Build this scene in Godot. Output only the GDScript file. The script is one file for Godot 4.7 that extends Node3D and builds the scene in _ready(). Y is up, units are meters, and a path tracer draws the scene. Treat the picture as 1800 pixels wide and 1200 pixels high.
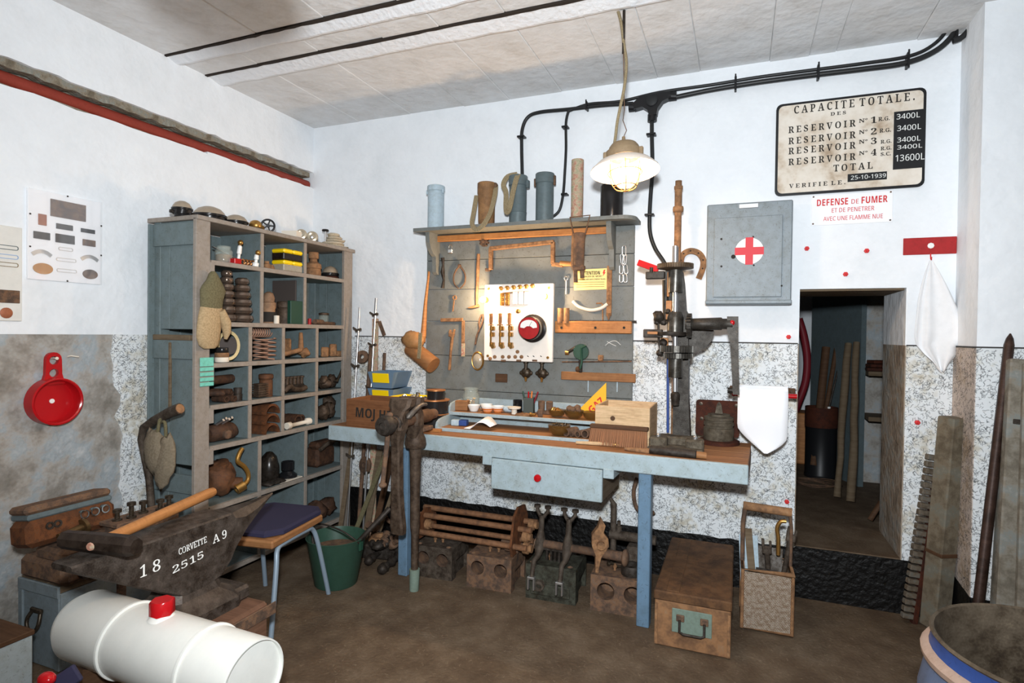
extends Node3D
# A workshop: shelf unit, tool board, bench, post drill, anvil. Origin: floor at the left back corner; x along the back wall, z towards the viewer.

const EYE := Vector3(3.068, 1.45, 3.584)
const FPX := 1015.89
var cam_basis: Basis
var M := {}
var used := {}
var rng := RandomNumberGenerator.new()
var tex_cache := {}

# ---------- pixel to place (a pixel gives a direction; the plane it touches gives the distance)
func ray(px, py):
	return cam_basis * Vector3((px - 900.0) / FPX, -(py - 600.0) / FPX, -1.0)
func hz(px, py, z):
	var d = ray(px, py)
	return EYE + d * ((z - EYE.z) / d.z)
func hx(px, py, x):
	var d = ray(px, py)
	return EYE + d * ((x - EYE.x) / d.x)
func hy(px, py, y):
	var d = ray(px, py)
	return EYE + d * ((y - EYE.y) / d.y)

# ---------- mesh helpers
func S():
	var s = SurfaceTool.new()
	s.begin(Mesh.PRIMITIVE_TRIANGLES)
	return s
func X(p = Vector3.ZERO, rx = 0.0, ry = 0.0, rz = 0.0):
	return Transform3D(Basis.from_euler(Vector3(deg_to_rad(rx), deg_to_rad(ry), deg_to_rad(rz))), p)
func poly(s, pts, ctr):
	var n = (pts[0] - pts[2]).cross(pts[0] - pts[1])
	var q = pts
	if n.dot((pts[0] + pts[2]) * 0.5 - ctr) < 0:
		q = pts.duplicate()
		q.reverse()
	for i in range(1, q.size() - 1):
		s.add_vertex(q[0])
		s.add_vertex(q[i])
		s.add_vertex(q[i + 1])
func bx(s, c, sz, bv = 0.0, b = Basis.IDENTITY):
	s.set_smooth_group(-1)
	var h = sz * 0.5
	if bv <= 0.0:
		for ax in 3:
			for sg in [-1.0, 1.0]:
				var q = []
				for k in [[-1.0, -1.0], [1.0, -1.0], [1.0, 1.0], [-1.0, 1.0]]:
					var v = Vector3.ZERO
					v[ax] = sg * h[ax]
					v[(ax + 1) % 3] = k[0] * h[(ax + 1) % 3]
					v[(ax + 2) % 3] = k[1] * h[(ax + 2) % 3]
					q.append(c + b * v)
				poly(s, q, c)
		return
	bv = minf(bv, minf(h.x, minf(h.y, h.z)) * 0.9)
	for ax in 3:
		for sg in [-1.0, 1.0]:
			var q = []
			for k in [[-1.0, -1.0], [1.0, -1.0], [1.0, 1.0], [-1.0, 1.0]]:
				var v = Vector3.ZERO
				v[ax] = sg * h[ax]
				v[(ax + 1) % 3] = k[0] * (h[(ax + 1) % 3] - bv)
				v[(ax + 2) % 3] = k[1] * (h[(ax + 2) % 3] - bv)
				q.append(c + b * v)
			poly(s, q, c)
	for ax in 3:
		var a1 = (ax + 1) % 3
		var a2 = (ax + 2) % 3
		for s1 in [-1.0, 1.0]:
			for s2 in [-1.0, 1.0]:
				var q = []
				for k in [[0, -1.0], [0, 1.0], [1, 1.0], [1, -1.0]]:
					var v = Vector3.ZERO
					v[ax] = k[1] * (h[ax] - bv)
					v[a1] = s1 * (h[a1] - (bv if k[0] == 0 else 0.0))
					v[a2] = s2 * (h[a2] - (0.0 if k[0] == 0 else bv))
					q.append(c + b * v)
				poly(s, q, c)
	for sx in [-1.0, 1.0]:
		for sy in [-1.0, 1.0]:
			for s3 in [-1.0, 1.0]:
				var g = Vector3(sx, sy, s3)
				poly(s, [c + b * (g * Vector3(h.x, h.y - bv, h.z - bv)), c + b * (g * Vector3(h.x - bv, h.y, h.z - bv)), c + b * (g * Vector3(h.x - bv, h.y - bv, h.z))], c)
# rings of equal size joined into a skin
func skin(s, rings, smooth = true, caps = true, closed = false, groups = []):
	var n = rings[0].size()
	var cnt = rings.size() if closed else rings.size() - 1
	for i in cnt:
		var A = rings[i]
		var B = rings[(i + 1) % rings.size()]
		s.set_smooth_group((groups[i] if groups else 1) if smooth else -1)
		for j in n:
			var k = (j + 1) % n
			s.add_vertex(A[j])
			s.add_vertex(B[j])
			s.add_vertex(B[k])
			s.add_vertex(A[j])
			s.add_vertex(B[k])
			s.add_vertex(A[k])
	if caps and not closed:
		s.set_smooth_group(-1)
		for e in 2:
			var R = rings[0] if e == 0 else rings[-1]
			var c = Vector3.ZERO
			for v in R:
				c += v / n
			for j in n:
				var k = (j + 1) % n
				s.add_vertex(c)
				s.add_vertex(R[j] if e == 0 else R[k])
				s.add_vertex(R[k] if e == 0 else R[j])
func tb(s, pts, r, seg = 8, closed = false, caps = true):
	var rings = []
	var n = pts.size()
	var up = Vector3.ZERO
	for i in n:
		var t
		if closed:
			t = pts[(i + 1) % n] - pts[(i - 1 + n) % n]
		else:
			t = pts[mini(i + 1, n - 1)] - pts[maxi(i - 1, 0)]
		t = t.normalized()
		if up == Vector3.ZERO:
			up = t.cross(Vector3.UP if absf(t.y) < 0.9 else Vector3.RIGHT).normalized()
		up = (up - t * up.dot(t)).normalized()
		var w = t.cross(up)
		var rr = r[i] if r is Array else r
		var ring = []
		for j in seg:
			var a = TAU * j / seg
			ring.append(pts[i] + (up * cos(a) + w * sin(a)) * rr)
		rings.append(ring)
	skin(s, rings, true, caps, closed)
func smooth_path(pts, sub = 5):
	var out = []
	var n = pts.size()
	for i in n - 1:
		var p0 = pts[maxi(i - 1, 0)]
		var p3 = pts[mini(i + 2, n - 1)]
		for k in sub:
			out.append(pts[i].cubic_interpolate(pts[i + 1], p0, p3, float(k) / sub))
	out.append(pts[n - 1])
	return out
# lathe round local y: flat list r0, y0, r1, y1 ... from the bottom of the outside upwards
func lt(s, prof, xf = Transform3D.IDENTITY, seg = 20):
	var pv = []
	for i in range(0, prof.size(), 2):
		pv.append(Vector2(maxf(prof[i], 0.0004), prof[i + 1]))
	var rings = []
	var groups = []
	var g = 2
	for i in pv.size():
		var ring = []
		for j in seg:
			var a = TAU * j / seg
			ring.append(xf * Vector3(pv[i].x * cos(a), pv[i].y, -pv[i].x * sin(a)))
		rings.append(ring)
		if i > 0 and i < pv.size() - 1:
			groups.append(g)
			if absf((pv[i] - pv[i - 1]).angle_to(pv[i + 1] - pv[i])) > 0.62:
				g += 1
	groups.append(g)
	skin(s, rings, true, false, false, groups)
func circle2(r, seg = 24, a0 = 0.0):
	var o = []
	for i in seg:
		o.append(r * cos(a0 + TAU * i / seg))
		o.append(r * sin(a0 + TAU * i / seg))
	return o
# outline (flat x, y list) pushed along local z from 0 to d
func pr(s, flat, d, xf = Transform3D.IDENTITY):
	var p2 = PackedVector2Array()
	for i in range(0, flat.size(), 2):
		p2.append(Vector2(flat[i], flat[i + 1]))
	if Geometry2D.is_polygon_clockwise(p2):
		p2.reverse()
	var idx = Geometry2D.triangulate_polygon(p2)
	s.set_smooth_group(-1)
	for z in [0.0, d]:
		for i in range(0, idx.size(), 3):
			var tri = [p2[idx[i]], p2[idx[i + 1]], p2[idx[i + 2]]]
			var ccw = (tri[1] - tri[0]).cross(tri[2] - tri[0]) > 0
			if ccw == (z == d):
				tri.reverse()
			for v in tri:
				s.add_vertex(xf * Vector3(v.x, v.y, z))
	var n = p2.size()
	for i in n:
		var a = p2[i]
		var b = p2[(i + 1) % n]
		var q = [xf * Vector3(a.x, a.y, 0), xf * Vector3(a.x, a.y, d), xf * Vector3(b.x, b.y, d), xf * Vector3(b.x, b.y, 0)]
		for k in [0, 1, 2, 0, 2, 3]:
			s.add_vertex(q[k])
# flat ring plate between two outlines of equal count, along local z
func plate_ring(s, outer, inner, d, xf = Transform3D.IDENTITY):
	var n = outer.size() / 2
	s.set_smooth_group(-1)
	for i in n:
		var k = (i + 1) % n
		var o0 = Vector3(outer[2 * i], outer[2 * i + 1], 0)
		var o1 = Vector3(outer[2 * k], outer[2 * k + 1], 0)
		var i0 = Vector3(inner[2 * i], inner[2 * i + 1], 0)
		var i1 = Vector3(inner[2 * k], inner[2 * k + 1], 0)
		var u = Vector3(0, 0, d)
		for q in [[o0 + u, i0 + u, i1 + u, o1 + u], [o0, o1, i1, i0], [o0, o0 + u, o1 + u, o1], [i0, i1, i1 + u, i0 + u]]:
			for m in [0, 1, 2, 0, 2, 3]:
				s.add_vertex(xf * q[m])
func bl(s, c, rad, amp = 0.0, sd = 1, b = Basis.IDENTITY, nu = 12, nv = 8):
	var nz = FastNoiseLite.new()
	nz.seed = sd
	nz.frequency = 1.1
	var rings = []
	for i in nv + 1:
		var ph = -PI / 2 + PI * i / nv
		var ring = []
		for j in nu:
			var a = -TAU * j / nu
			var d = Vector3(cos(ph) * cos(a), sin(ph), cos(ph) * sin(a))
			if i == 0 or i == nv:
				d = Vector3(0.001 * cos(a), signf(ph), 0.001 * sin(a))
			var k = 1.0 + amp * nz.get_noise_3dv(d * 1.4 + Vector3(sd, 0, 0)) * 2.0
			ring.append(c + b * (d * rad * k))
		rings.append(ring)
	skin(s, rings, true, false)
func helix(r, h, turns, xf = Transform3D.IDENTITY, per = 14):
	var o = []
	var n = int(turns * per)
	for i in n + 1:
		var a = TAU * i / per
		o.append(xf * Vector3(r * cos(a), h * i / n, r * sin(a)))
	return o
func gear2(r0, r1, teeth):
	var o = []
	for i in teeth:
		for k in [[0.0, r0], [0.28, r0], [0.38, r1], [0.9, r1]]:
			var a = TAU * (i + k[0]) / teeth
			o.append(k[1] * cos(a))
			o.append(k[1] * sin(a))
	return o
func rrect(w, h, r, seg = 4):
	var o = []
	for c in [[1, 1, 0.0], [-1, 1, 90.0], [-1, -1, 180.0], [1, -1, 270.0]]:
		for i in seg + 1:
			var a = deg_to_rad(c[2] + 90.0 * i / seg)
			o.append(c[0] * (w / 2 - r) + r * cos(a))
			o.append(c[1] * (h / 2 - r) + r * sin(a))
	return o

# ---------- things, parts
func numbered(called):
	if not used.has(called):
		used[called] = 0
		return called
	used[called] += 1
	return "%s_%03d" % [called, used[called]]
func tag(o, label, category, group = ""):
	o.set_meta("label", label)
	o.set_meta("category", category)
	if group:
		o.set_meta("group", group)
	return o
func T(called, label, category, at = Vector3.ZERO, turn = 0.0, group = ""):
	var o = Node3D.new()
	o.name = numbered(called)
	add_child(o)
	o.position = at
	o.rotation.y = deg_to_rad(turn)
	return tag(o, label, category, group)
func mesh_of(s):
	if s is Mesh:
		return s
	s.generate_normals()
	return s.commit()
func P(parent, called, s, mat, xf = Transform3D.IDENTITY):
	var o = MeshInstance3D.new()
	o.name = called
	o.mesh = mesh_of(s)
	o.material_override = mat
	o.transform = xf
	parent.add_child(o, true)
	return o
func one(called, label, category, s, mat, at = Vector3.ZERO, turn = 0.0, group = ""):
	var o = MeshInstance3D.new()
	o.name = numbered(called)
	o.mesh = mesh_of(s)
	o.material_override = mat
	add_child(o)
	o.position = at
	o.rotation.y = deg_to_rad(turn)
	return tag(o, label, category, group)
func struct_node(called):
	var o = Node3D.new()
	o.name = numbered(called)
	add_child(o)
	o.set_meta("kind", "structure")
	return o
func copy(o, at, label, turn = 0.0):
	var c = o.duplicate()
	c.name = numbered(String(o.name).rstrip("0123456789").trim_suffix("_"))
	add_child(c)
	c.position = at
	c.rotation.y = deg_to_rad(turn)
	if label:
		c.set_meta("label", label)
	return c
func words(parent, text, w, h, xf, mat, serif = false, bold = true, called = "lettering"):
	var f = SystemFont.new()
	f.font_names = PackedStringArray(["Droid Serif" if serif else "Droid Sans"])
	f.font_weight = 700 if bold else 400
	var t = TextMesh.new()
	t.text = text
	t.font = f
	t.font_size = 48
	t.pixel_size = 0.01
	t.depth = 0.02
	t.curve_step = 2.0
	var bb = t.get_aabb()
	var o = MeshInstance3D.new()
	o.name = called
	o.mesh = t
	o.material_override = mat
	parent.add_child(o, true)
	var sx = w / maxf(bb.size.x, 0.001)
	var sy = h / maxf(bb.size.y, 0.001)
	var ctr = bb.position + bb.size / 2
	var sc = Basis.from_scale(Vector3(sx, sy, 0.06))
	o.transform = xf * Transform3D(sc, -(sc * ctr))
	return o

# ---------- materials
func nbytes(sd, freq, oct = 4, w = 512, h = 512, kind = FastNoiseLite.TYPE_SIMPLEX_SMOOTH, rw = 0, rh = 0):
	var n = FastNoiseLite.new()
	n.seed = sd
	n.frequency = freq
	n.noise_type = kind
	n.fractal_octaves = oct
	var im = n.get_seamless_image(rw if rw else w, rh if rh else h)
	im.convert(Image.FORMAT_L8)
	if rw or rh:
		im.resize(w, h, Image.INTERPOLATE_BILINEAR)
	return im.get_data()
# colour texture: weighted noises looked up in a row of colours
func ramp(layers, stops, w = 512, h = 512):
	var lut = PackedByteArray()
	lut.resize(768)
	for i in 256:
		var t = i / 255.0
		var c = stops[0][1]
		for k in stops.size() - 1:
			if t >= stops[k][0]:
				c = stops[k][1].lerp(stops[k + 1][1], clampf((t - stops[k][0]) / (stops[k + 1][0] - stops[k][0]), 0, 1))
		lut[i * 3] = int(c.r * 255)
		lut[i * 3 + 1] = int(c.g * 255)
		lut[i * 3 + 2] = int(c.b * 255)
	var N = w * h
	var acc = PackedFloat32Array()
	acc.resize(N)
	for l in layers:
		var d = l[0]
		var k = float(l[1])
		for i in N:
			acc[i] += d[i] * k
	var out = PackedByteArray()
	out.resize(N * 3)
	for i in N:
		var v = clampi(int(acc[i]), 0, 255) * 3
		out[i * 3] = lut[v]
		out[i * 3 + 1] = lut[v + 1]
		out[i * 3 + 2] = lut[v + 2]
	return [out, w, h]
func totex(a):
	var im = Image.create_from_data(a[1], a[2], false, Image.FORMAT_RGB8, a[0])
	im.generate_mipmaps()
	return ImageTexture.create_from_image(im)
func strokes(a, count, lmin, lmax, wd, col, alpha, sd, dens = null):
	var r = RandomNumberGenerator.new()
	r.seed = sd
	var d = a[0]
	var w = a[1]
	var h = a[2]
	for k in count:
		var x = r.randf() * w
		var y = r.randf() * h
		if dens != null and r.randf() * 255 > dens[int(y) * w + int(x)]:
			continue
		var ang = r.randf() * TAU
		var curl = r.randf_range(-0.16, 0.16)
		var n = int(r.randf_range(lmin, lmax))
		var al = alpha * r.randf_range(0.45, 1.0)
		for i in n:
			ang += curl
			x += cos(ang)
			y += sin(ang)
			var ww = int(wd * (0.5 + 0.5 * sin(PI * i / n)) + 0.5)
			for q in maxi(ww, 1):
				var xx = posmod(int(x - sin(ang) * (q - ww * 0.5)), w)
				var yy = posmod(int(y + cos(ang) * (q - ww * 0.5)), h)
				var o = (yy * w + xx) * 3
				d[o] = int(lerpf(d[o], col.r8, al))
				d[o + 1] = int(lerpf(d[o + 1], col.g8, al))
				d[o + 2] = int(lerpf(d[o + 2], col.b8, al))
	a[0] = d
	return a
func bump(sd, freq, oct, strength):
	var n = FastNoiseLite.new()
	n.seed = sd
	n.frequency = freq
	n.fractal_octaves = oct
	var im = n.get_seamless_image(512, 512)
	im.convert(Image.FORMAT_RGBA8)
	im.bump_map_to_normal_map(strength)
	im.generate_mipmaps()
	return ImageTexture.create_from_image(im)
func mt(col, rough = 0.7, metal = 0.0, tex = "", tile = 0.5, nrm = "", ns = 1.0, ntile = 0.0):
	var m = StandardMaterial3D.new()
	m.albedo_color = col
	m.roughness = rough
	m.metallic = metal
	m.metallic_specular = 0.4
	if tex:
		m.albedo_texture = tex_cache[tex]
	if nrm:
		m.normal_enabled = true
		m.normal_texture = tex_cache[nrm]
		m.normal_scale = ns
	if tex or nrm:
		m.uv1_triplanar = true
		m.uv1_scale = Vector3.ONE / tile
	return m
func c8(r, g, b):
	return Color(r / 255.0, g / 255.0, b / 255.0)
func make_materials():
	var nA = nbytes(11, 0.006, 5)
	var nB = nbytes(12, 0.02, 4)
	var nC = nbytes(13, 0.09, 3)
	var nD = nbytes(14, 0.3, 2)
	tex_cache.wall = totex(ramp([[nA, 0.5], [nB, 0.3], [nC, 0.2]], [[0.1, c8(234, 235, 236)], [0.4, c8(241, 241, 242)], [0.6, c8(244, 244, 245)], [0.9, c8(247, 247, 247)]]))
	tex_cache.ceil = totex(ramp([[nA, 0.45], [nB, 0.35], [nC, 0.2]], [[0.1, c8(212, 206, 198)], [0.4, c8(226, 221, 215)], [0.6, c8(231, 227, 222)], [0.9, c8(238, 235, 231)]]))
	tex_cache.floor = totex(strokes(ramp([[nA, 0.45], [nB, 0.3], [nC, 0.15], [nD, 0.1]], [[0.1, c8(72, 57, 43)], [0.4, c8(88, 72, 56)], [0.55, c8(98, 82, 65)], [0.7, c8(108, 92, 75)], [0.9, c8(122, 106, 90)]]), 900, 3, 9, 1.5, c8(158, 142, 122), 0.5, 5))
	tex_cache.cement = totex(ramp([[nA, 0.55], [nB, 0.3], [nC, 0.15]], [[0.15, c8(134, 128, 118)], [0.35, c8(158, 152, 144)], [0.47, c8(178, 173, 165)], [0.55, c8(182, 181, 178)], [0.63, c8(172, 180, 184)], [0.85, c8(204, 206, 206)]]))
	tex_cache.worn = totex(strokes(ramp([[nA, 0.3], [nB, 0.35], [nC, 0.2], [nD, 0.15]], [[0.1, c8(206, 201, 193)], [0.38, c8(231, 229, 226)], [0.55, c8(240, 240, 240)], [0.85, c8(252, 252, 252)]]), 380, 4, 16, 1.6, c8(120, 100, 84), 0.5, 6))
	tex_cache.rust = totex(ramp([[nA, 0.4], [nB, 0.3], [nC, 0.2], [nD, 0.1]], [[0.15, c8(66, 54, 47)], [0.4, c8(90, 72, 60)], [0.5, c8(106, 82, 66)], [0.58, c8(124, 92, 68)], [0.7, c8(112, 92, 78)], [0.9, c8(146, 128, 112)]]))
	tex_cache.rust2 = totex(ramp([[nA, 0.45], [nB, 0.35], [nC, 0.2]], [[0.15, c8(98, 80, 67)], [0.4, c8(128, 105, 86)], [0.52, c8(146, 120, 96)], [0.62, c8(160, 130, 102)], [0.72, c8(154, 132, 112)], [0.9, c8(184, 166, 148)]]))
	tex_cache.steel = totex(strokes(ramp([[nA, 0.4], [nB, 0.35], [nC, 0.25]], [[0.2, c8(60, 52, 46)], [0.4, c8(92, 84, 76)], [0.52, c8(112, 106, 100)], [0.65, c8(124, 118, 112)], [0.85, c8(160, 154, 146)]]), 500, 3, 14, 1.2, c8(176, 172, 168), 0.5, 7))
	var g1 = nbytes(21, 0.05, 4, 512, 512, FastNoiseLite.TYPE_SIMPLEX_SMOOTH, 32, 512)
	var g2 = nbytes(22, 0.02, 3, 512, 512, FastNoiseLite.TYPE_SIMPLEX_SMOOTH, 64, 512)
	tex_cache.wood = totex(ramp([[g1, 0.5], [g2, 0.3], [nB, 0.2]], [[0.1, c8(176, 156, 136)], [0.4, c8(206, 190, 170)], [0.6, c8(220, 206, 188)], [0.9, c8(240, 229, 213)]]))
	tex_cache.canvas = totex(ramp([[nB, 0.5], [nD, 0.5]], [[0.2, c8(170, 165, 155)], [0.5, c8(215, 212, 205)], [0.8, c8(245, 243, 240)]]))
	tex_cache.sign = totex(ramp([[nA, 0.55], [nB, 0.35], [nC, 0.1]], [[0.12, c8(168, 146, 122)], [0.3, c8(204, 188, 168)], [0.46, c8(222, 211, 196)], [0.65, c8(230, 221, 208)], [0.9, c8(236, 229, 218)]]))
	tex_cache.mesh = totex(perforated())
	tex_cache.tube = totex(ramp([[nB, 0.6], [nC, 0.4]], [[0.2, c8(160, 178, 150)], [0.4, c8(196, 200, 180)], [0.5, c8(226, 214, 200)], [0.6, c8(206, 160, 146)], [0.8, c8(190, 140, 128)]]))
	tex_cache.nrough = bump(31, 0.03, 4, 5.0)
	tex_cache.nfine = bump(32, 0.12, 3, 3.0)
	var w2 = 1024
	var dn = nbytes(41, 0.012, 3, w2, w2)
	var st = nbytes(42, 0.004, 4, w2, w2)
	var dad = ramp([[st, 0.6], [nbytes(43, 0.03, 3, w2, w2), 0.4]], [[0.2, c8(196, 186, 168)], [0.36, c8(222, 218, 210)], [0.5, c8(233, 233, 232)], [0.85, c8(238, 239, 240)]], w2, w2)
	tex_cache.dado = totex(strokes(dad, 34000, 5, 18, 2.2, c8(64, 66, 68), 0.62, 9, dn))

	M.wall = mt(Color(0.975, 0.99, 1.0), 0.85, 0, "wall", 1.7, "nrough", 0.25)
	M.dado = mt(Color(0.975, 0.99, 1.0), 0.8, 0, "dado", 1.5, "", 0.3)
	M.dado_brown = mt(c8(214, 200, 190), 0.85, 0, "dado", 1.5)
	M.cement = mt(c8(235, 235, 235), 0.9, 0, "cement", 1.1, "nrough", 0.5)
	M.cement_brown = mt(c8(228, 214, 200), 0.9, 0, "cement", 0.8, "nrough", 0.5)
	M.mortar = mt(c8(200, 192, 176), 0.95, 0, "cement", 0.35, "nrough", 1.5)
	M.floor = mt(Color.WHITE, 0.75, 0, "floor", 1.3, "nfine", 0.3)
	M.ceil = mt(c8(244, 249, 255), 0.85, 0, "ceil", 1.4, "nrough", 0.35)
	M.beam = mt(c8(244, 247, 250), 0.8, 0, "wall", 0.7, "nrough", 0.8)
	M.tar = mt(c8(38, 36, 35), 0.55, 0, "steel", 0.7, "nrough", 0.8)
	M.line = mt(c8(60, 58, 56), 0.8)
	M.shelf = mt(c8(112, 126, 128), 0.6, 0, "worn", 0.6)
	M.shelf_edge = mt(c8(158, 148, 138), 0.7, 0, "worn", 0.35)
	M.board = mt(c8(122, 126, 124), 0.6, 0, "worn", 0.7)
	M.bench_blue = mt(c8(172, 189, 195), 0.5, 0, "worn", 0.6)
	M.leg_blue = mt(c8(108, 137, 162), 0.45, 0, "worn", 0.7)
	M.bench_top = mt(c8(168, 124, 88), 0.7, 0, "wood", 0.6)
	M.wood = mt(c8(176, 132, 92), 0.65, 0, "wood", 0.4)
	M.wood_dark = mt(c8(100, 76, 58), 0.75, 0, "wood", 0.4)
	M.wood_pale = mt(c8(240, 218, 186), 0.65, 0, "wood", 0.3)
	M.wood_grey = mt(c8(128, 118, 104), 0.85, 0, "wood", 0.5)
	M.wood_orange = mt(c8(206, 150, 96), 0.5, 0, "wood", 0.3)
	M.rust = mt(Color.WHITE, 0.85, 0.1, "rust", 0.3, "nfine", 0.5)
	M.rust_light = mt(c8(255, 232, 206), 0.85, 0.1, "rust2", 0.25, "nfine", 0.5)
	M.rust_red = mt(c8(168, 112, 92), 0.8, 0.1, "rust", 0.4, "nfine", 0.5)
	M.steel = mt(Color.WHITE, 0.5, 0.55, "steel", 0.3, "nfine", 0.3)
	M.steel_dark = mt(c8(150, 144, 140), 0.55, 0.45, "steel", 0.3, "nfine", 0.4)
	M.iron = mt(c8(184, 172, 160), 0.7, 0.25, "steel", 0.35, "nfine", 0.5)
	M.anvil = mt(c8(176, 166, 160), 0.5, 0.3, "steel", 0.4, "nfine", 0.4)
	M.chrome = mt(c8(225, 225, 222), 0.16, 1.0)
	M.brightsteel = mt(c8(205, 205, 205), 0.3, 0.9)
	M.brass = mt(c8(196, 150, 84), 0.35, 0.85, "worn", 0.2)
	M.black = mt(c8(26, 26, 28), 0.4)
	M.rubber = mt(c8(34, 35, 36), 0.6)
	M.cable = mt(c8(40, 41, 42), 0.4, 0, "worn", 0.2)
	M.red = mt(c8(178, 20, 26), 0.22)
	M.red_dull = mt(c8(178, 34, 36), 0.5, 0, "worn", 0.3)
	M.red_pipe = mt(c8(150, 58, 44), 0.55, 0, "worn", 0.4)
	M.maroon = mt(c8(132, 36, 46), 0.5)
	M.yellow = mt(c8(252, 214, 18), 0.4)
	M.yellow_sign = mt(c8(244, 186, 48), 0.5)
	M.green = mt(c8(54, 84, 70), 0.45, 0, "worn", 0.3)
	M.green_dark = mt(c8(36, 70, 54), 0.4)
	M.turquoise = mt(c8(126, 214, 196), 0.6, 0, "worn", 0.2)
	M.white = mt(c8(240, 240, 236), 0.35)
	M.white_paint = mt(c8(238, 238, 230), 0.32, 0, "wall", 0.6)
	M.paper = mt(c8(248, 248, 250), 0.9)
	M.cloth = mt(c8(246, 246, 246), 0.95, 0, "wall", 0.25)
	M.khaki = mt(c8(126, 120, 92), 0.95, 0, "canvas", 0.15)
	M.tan = mt(c8(206, 180, 142), 0.95, 0, "canvas", 0.15)
	M.strap = mt(c8(170, 154, 124), 0.95, 0, "canvas", 0.1)
	M.blue_paint = mt(c8(58, 84, 150), 0.35, 0, "worn", 0.5)
	M.navy = mt(c8(44, 42, 66), 0.8)
	M.plastic_blue = mt(c8(104, 128, 150), 0.4)
	M.tin_grey = mt(c8(104, 118, 122), 0.45, 0.1, "worn", 0.35)
	M.tin_pale = mt(c8(190, 210, 222), 0.5, 0, "worn", 0.3)
	M.tin_brown = mt(c8(250, 226, 190), 0.7, 0, "rust2", 0.5)
	M.marble = mt(c8(252, 246, 236), 0.35, 0, "wall", 0.5)
	M.sign = mt(Color.WHITE, 0.55, 0, "sign", 0.9)
	M.cabinet = mt(c8(138, 148, 154), 0.5, 0.1, "worn", 0.5)
	M.chest_blue = mt(c8(132, 144, 150), 0.5, 0.1, "worn", 0.4)
	M.trunk = mt(c8(236, 212, 186), 0.75, 0, "rust2", 0.8)
	M.perforated = mt(Color.WHITE, 0.75, 0.2, "mesh", 0.11)
	M.pot_rim = mt(c8(226, 130, 64), 0.35)
	M.glass = mt(Color(0.8, 0.84, 0.8, 0.17), 0.04)
	M.glass.transparency = BaseMaterial3D.TRANSPARENCY_ALPHA
	M.glass_amber = mt(Color(0.42, 0.3, 0.14, 0.55), 0.05)
	M.glass_amber.transparency = BaseMaterial3D.TRANSPARENCY_ALPHA
	M.lampglass = mt(Color(1, 0.95, 0.85, 0.12), 0.05)
	M.lampglass.transparency = BaseMaterial3D.TRANSPARENCY_ALPHA
	M.black_glass = mt(c8(26, 26, 28), 0.08)
	M.bellows = mt(c8(120, 104, 92), 0.14, 0.7)
	M.bulb = mt(Color(1, 0.93, 0.8), 0.3)
	M.bulb.emission_enabled = true
	M.bulb.emission = Color(1.0, 0.83, 0.55)
	M.bulb.emission_energy_multiplier = 14.0
	M.enamel = mt(c8(222, 208, 194), 0.35)
	M.dustlamp = mt(c8(150, 128, 100), 0.7, 0.1, "worn", 0.2)
	M.tubepaint = mt(c8(222, 206, 190), 0.7, 0, "tube", 0.35)
	M.black_gloss = mt(c8(34, 32, 32), 0.22)
	M.glass_dusty = mt(c8(176, 168, 152), 0.15, 0.1, "worn", 0.1)
	M.sign_yellow = mt(c8(246, 226, 150), 0.5, 0, "wall", 0.3)
	M.strap_pale = mt(c8(226, 216, 200), 0.6)
	M.leather = mt(c8(178, 130, 82), 0.55, 0, "worn", 0.2)
	M.green_pale = mt(c8(124, 142, 130), 0.6, 0, "worn", 0.2)
	M.vice = mt(c8(190, 168, 150), 0.6, 0.3, "steel", 0.3, "nfine", 0.5)
	M.tin_green = mt(c8(66, 72, 66), 0.5)
	M.box_brown = mt(c8(140, 98, 68), 0.75, 0, "wood", 0.4)
	M.copper = mt(c8(206, 140, 88), 0.35, 0.7)
	M.bristle = mt(c8(150, 106, 76), 0.9)
	M.drill = mt(c8(146, 144, 140), 0.5, 0.35, "steel", 0.4, "nfine", 0.25)
	M.drill_bright = mt(c8(190, 194, 194), 0.35, 0.6, "steel", 0.4)
	M.drill_pale = mt(c8(206, 198, 178), 0.7, 0.1, "steel", 0.3)
	M.drill_wheel = mt(c8(200, 178, 150), 0.6, 0.3, "steel", 0.3)
	M.brightsteel_worn = mt(c8(176, 176, 178), 0.35, 0.85)
	M.green_iron = mt(c8(150, 158, 144), 0.65, 0.2, "steel", 0.35, "nfine", 0.4)
	M.rust_plate = mt(c8(235, 190, 150), 0.85, 0.1, "rust", 0.3, "nfine", 0.5)
	M.rust_rod = mt(c8(224, 196, 176), 0.75, 0.15, "rust2", 0.3, "nfine", 0.4)
	M.trunk_top = mt(c8(168, 146, 122), 0.8, 0, "rust2", 0.7)
	M.cross_red = mt(c8(206, 66, 76), 0.6)
	M.timber = mt(c8(166, 156, 138), 0.85, 0, "cement", 0.5)
	M.timber_pale = mt(c8(190, 186, 176), 0.85, 0, "cement", 0.5)
	M.pointed = mt(c8(150, 118, 108), 0.5, 0.3, "steel", 0.4)
	M.blue_grey = mt(c8(118, 136, 172), 0.4, 0.15, "worn", 0.6)
	M.rust_pale = mt(c8(252, 240, 230), 0.7, 0, "rust2", 0.4)
	M.tooth = mt(c8(156, 144, 130), 0.8, 0.1, "cement", 0.2)
	M.drum_ring = mt(c8(188, 162, 146), 0.6, 0, "worn", 0.3)
	M.drum_inside = mt(c8(214, 200, 178), 0.8, 0.1, "steel", 0.5)
	M.copper_dull = mt(c8(176, 110, 80), 0.5, 0.3, "worn", 0.1)
	M.sign_pale = mt(c8(236, 234, 226), 0.7, 0, "wall", 0.4)
	M.blue_strip = mt(c8(150, 176, 214), 0.5)
	M.glass_clear = mt(Color(0.97, 0.98, 1.0, 0.06), 0.03)
	M.glass_clear.transparency = BaseMaterial3D.TRANSPARENCY_ALPHA
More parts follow.
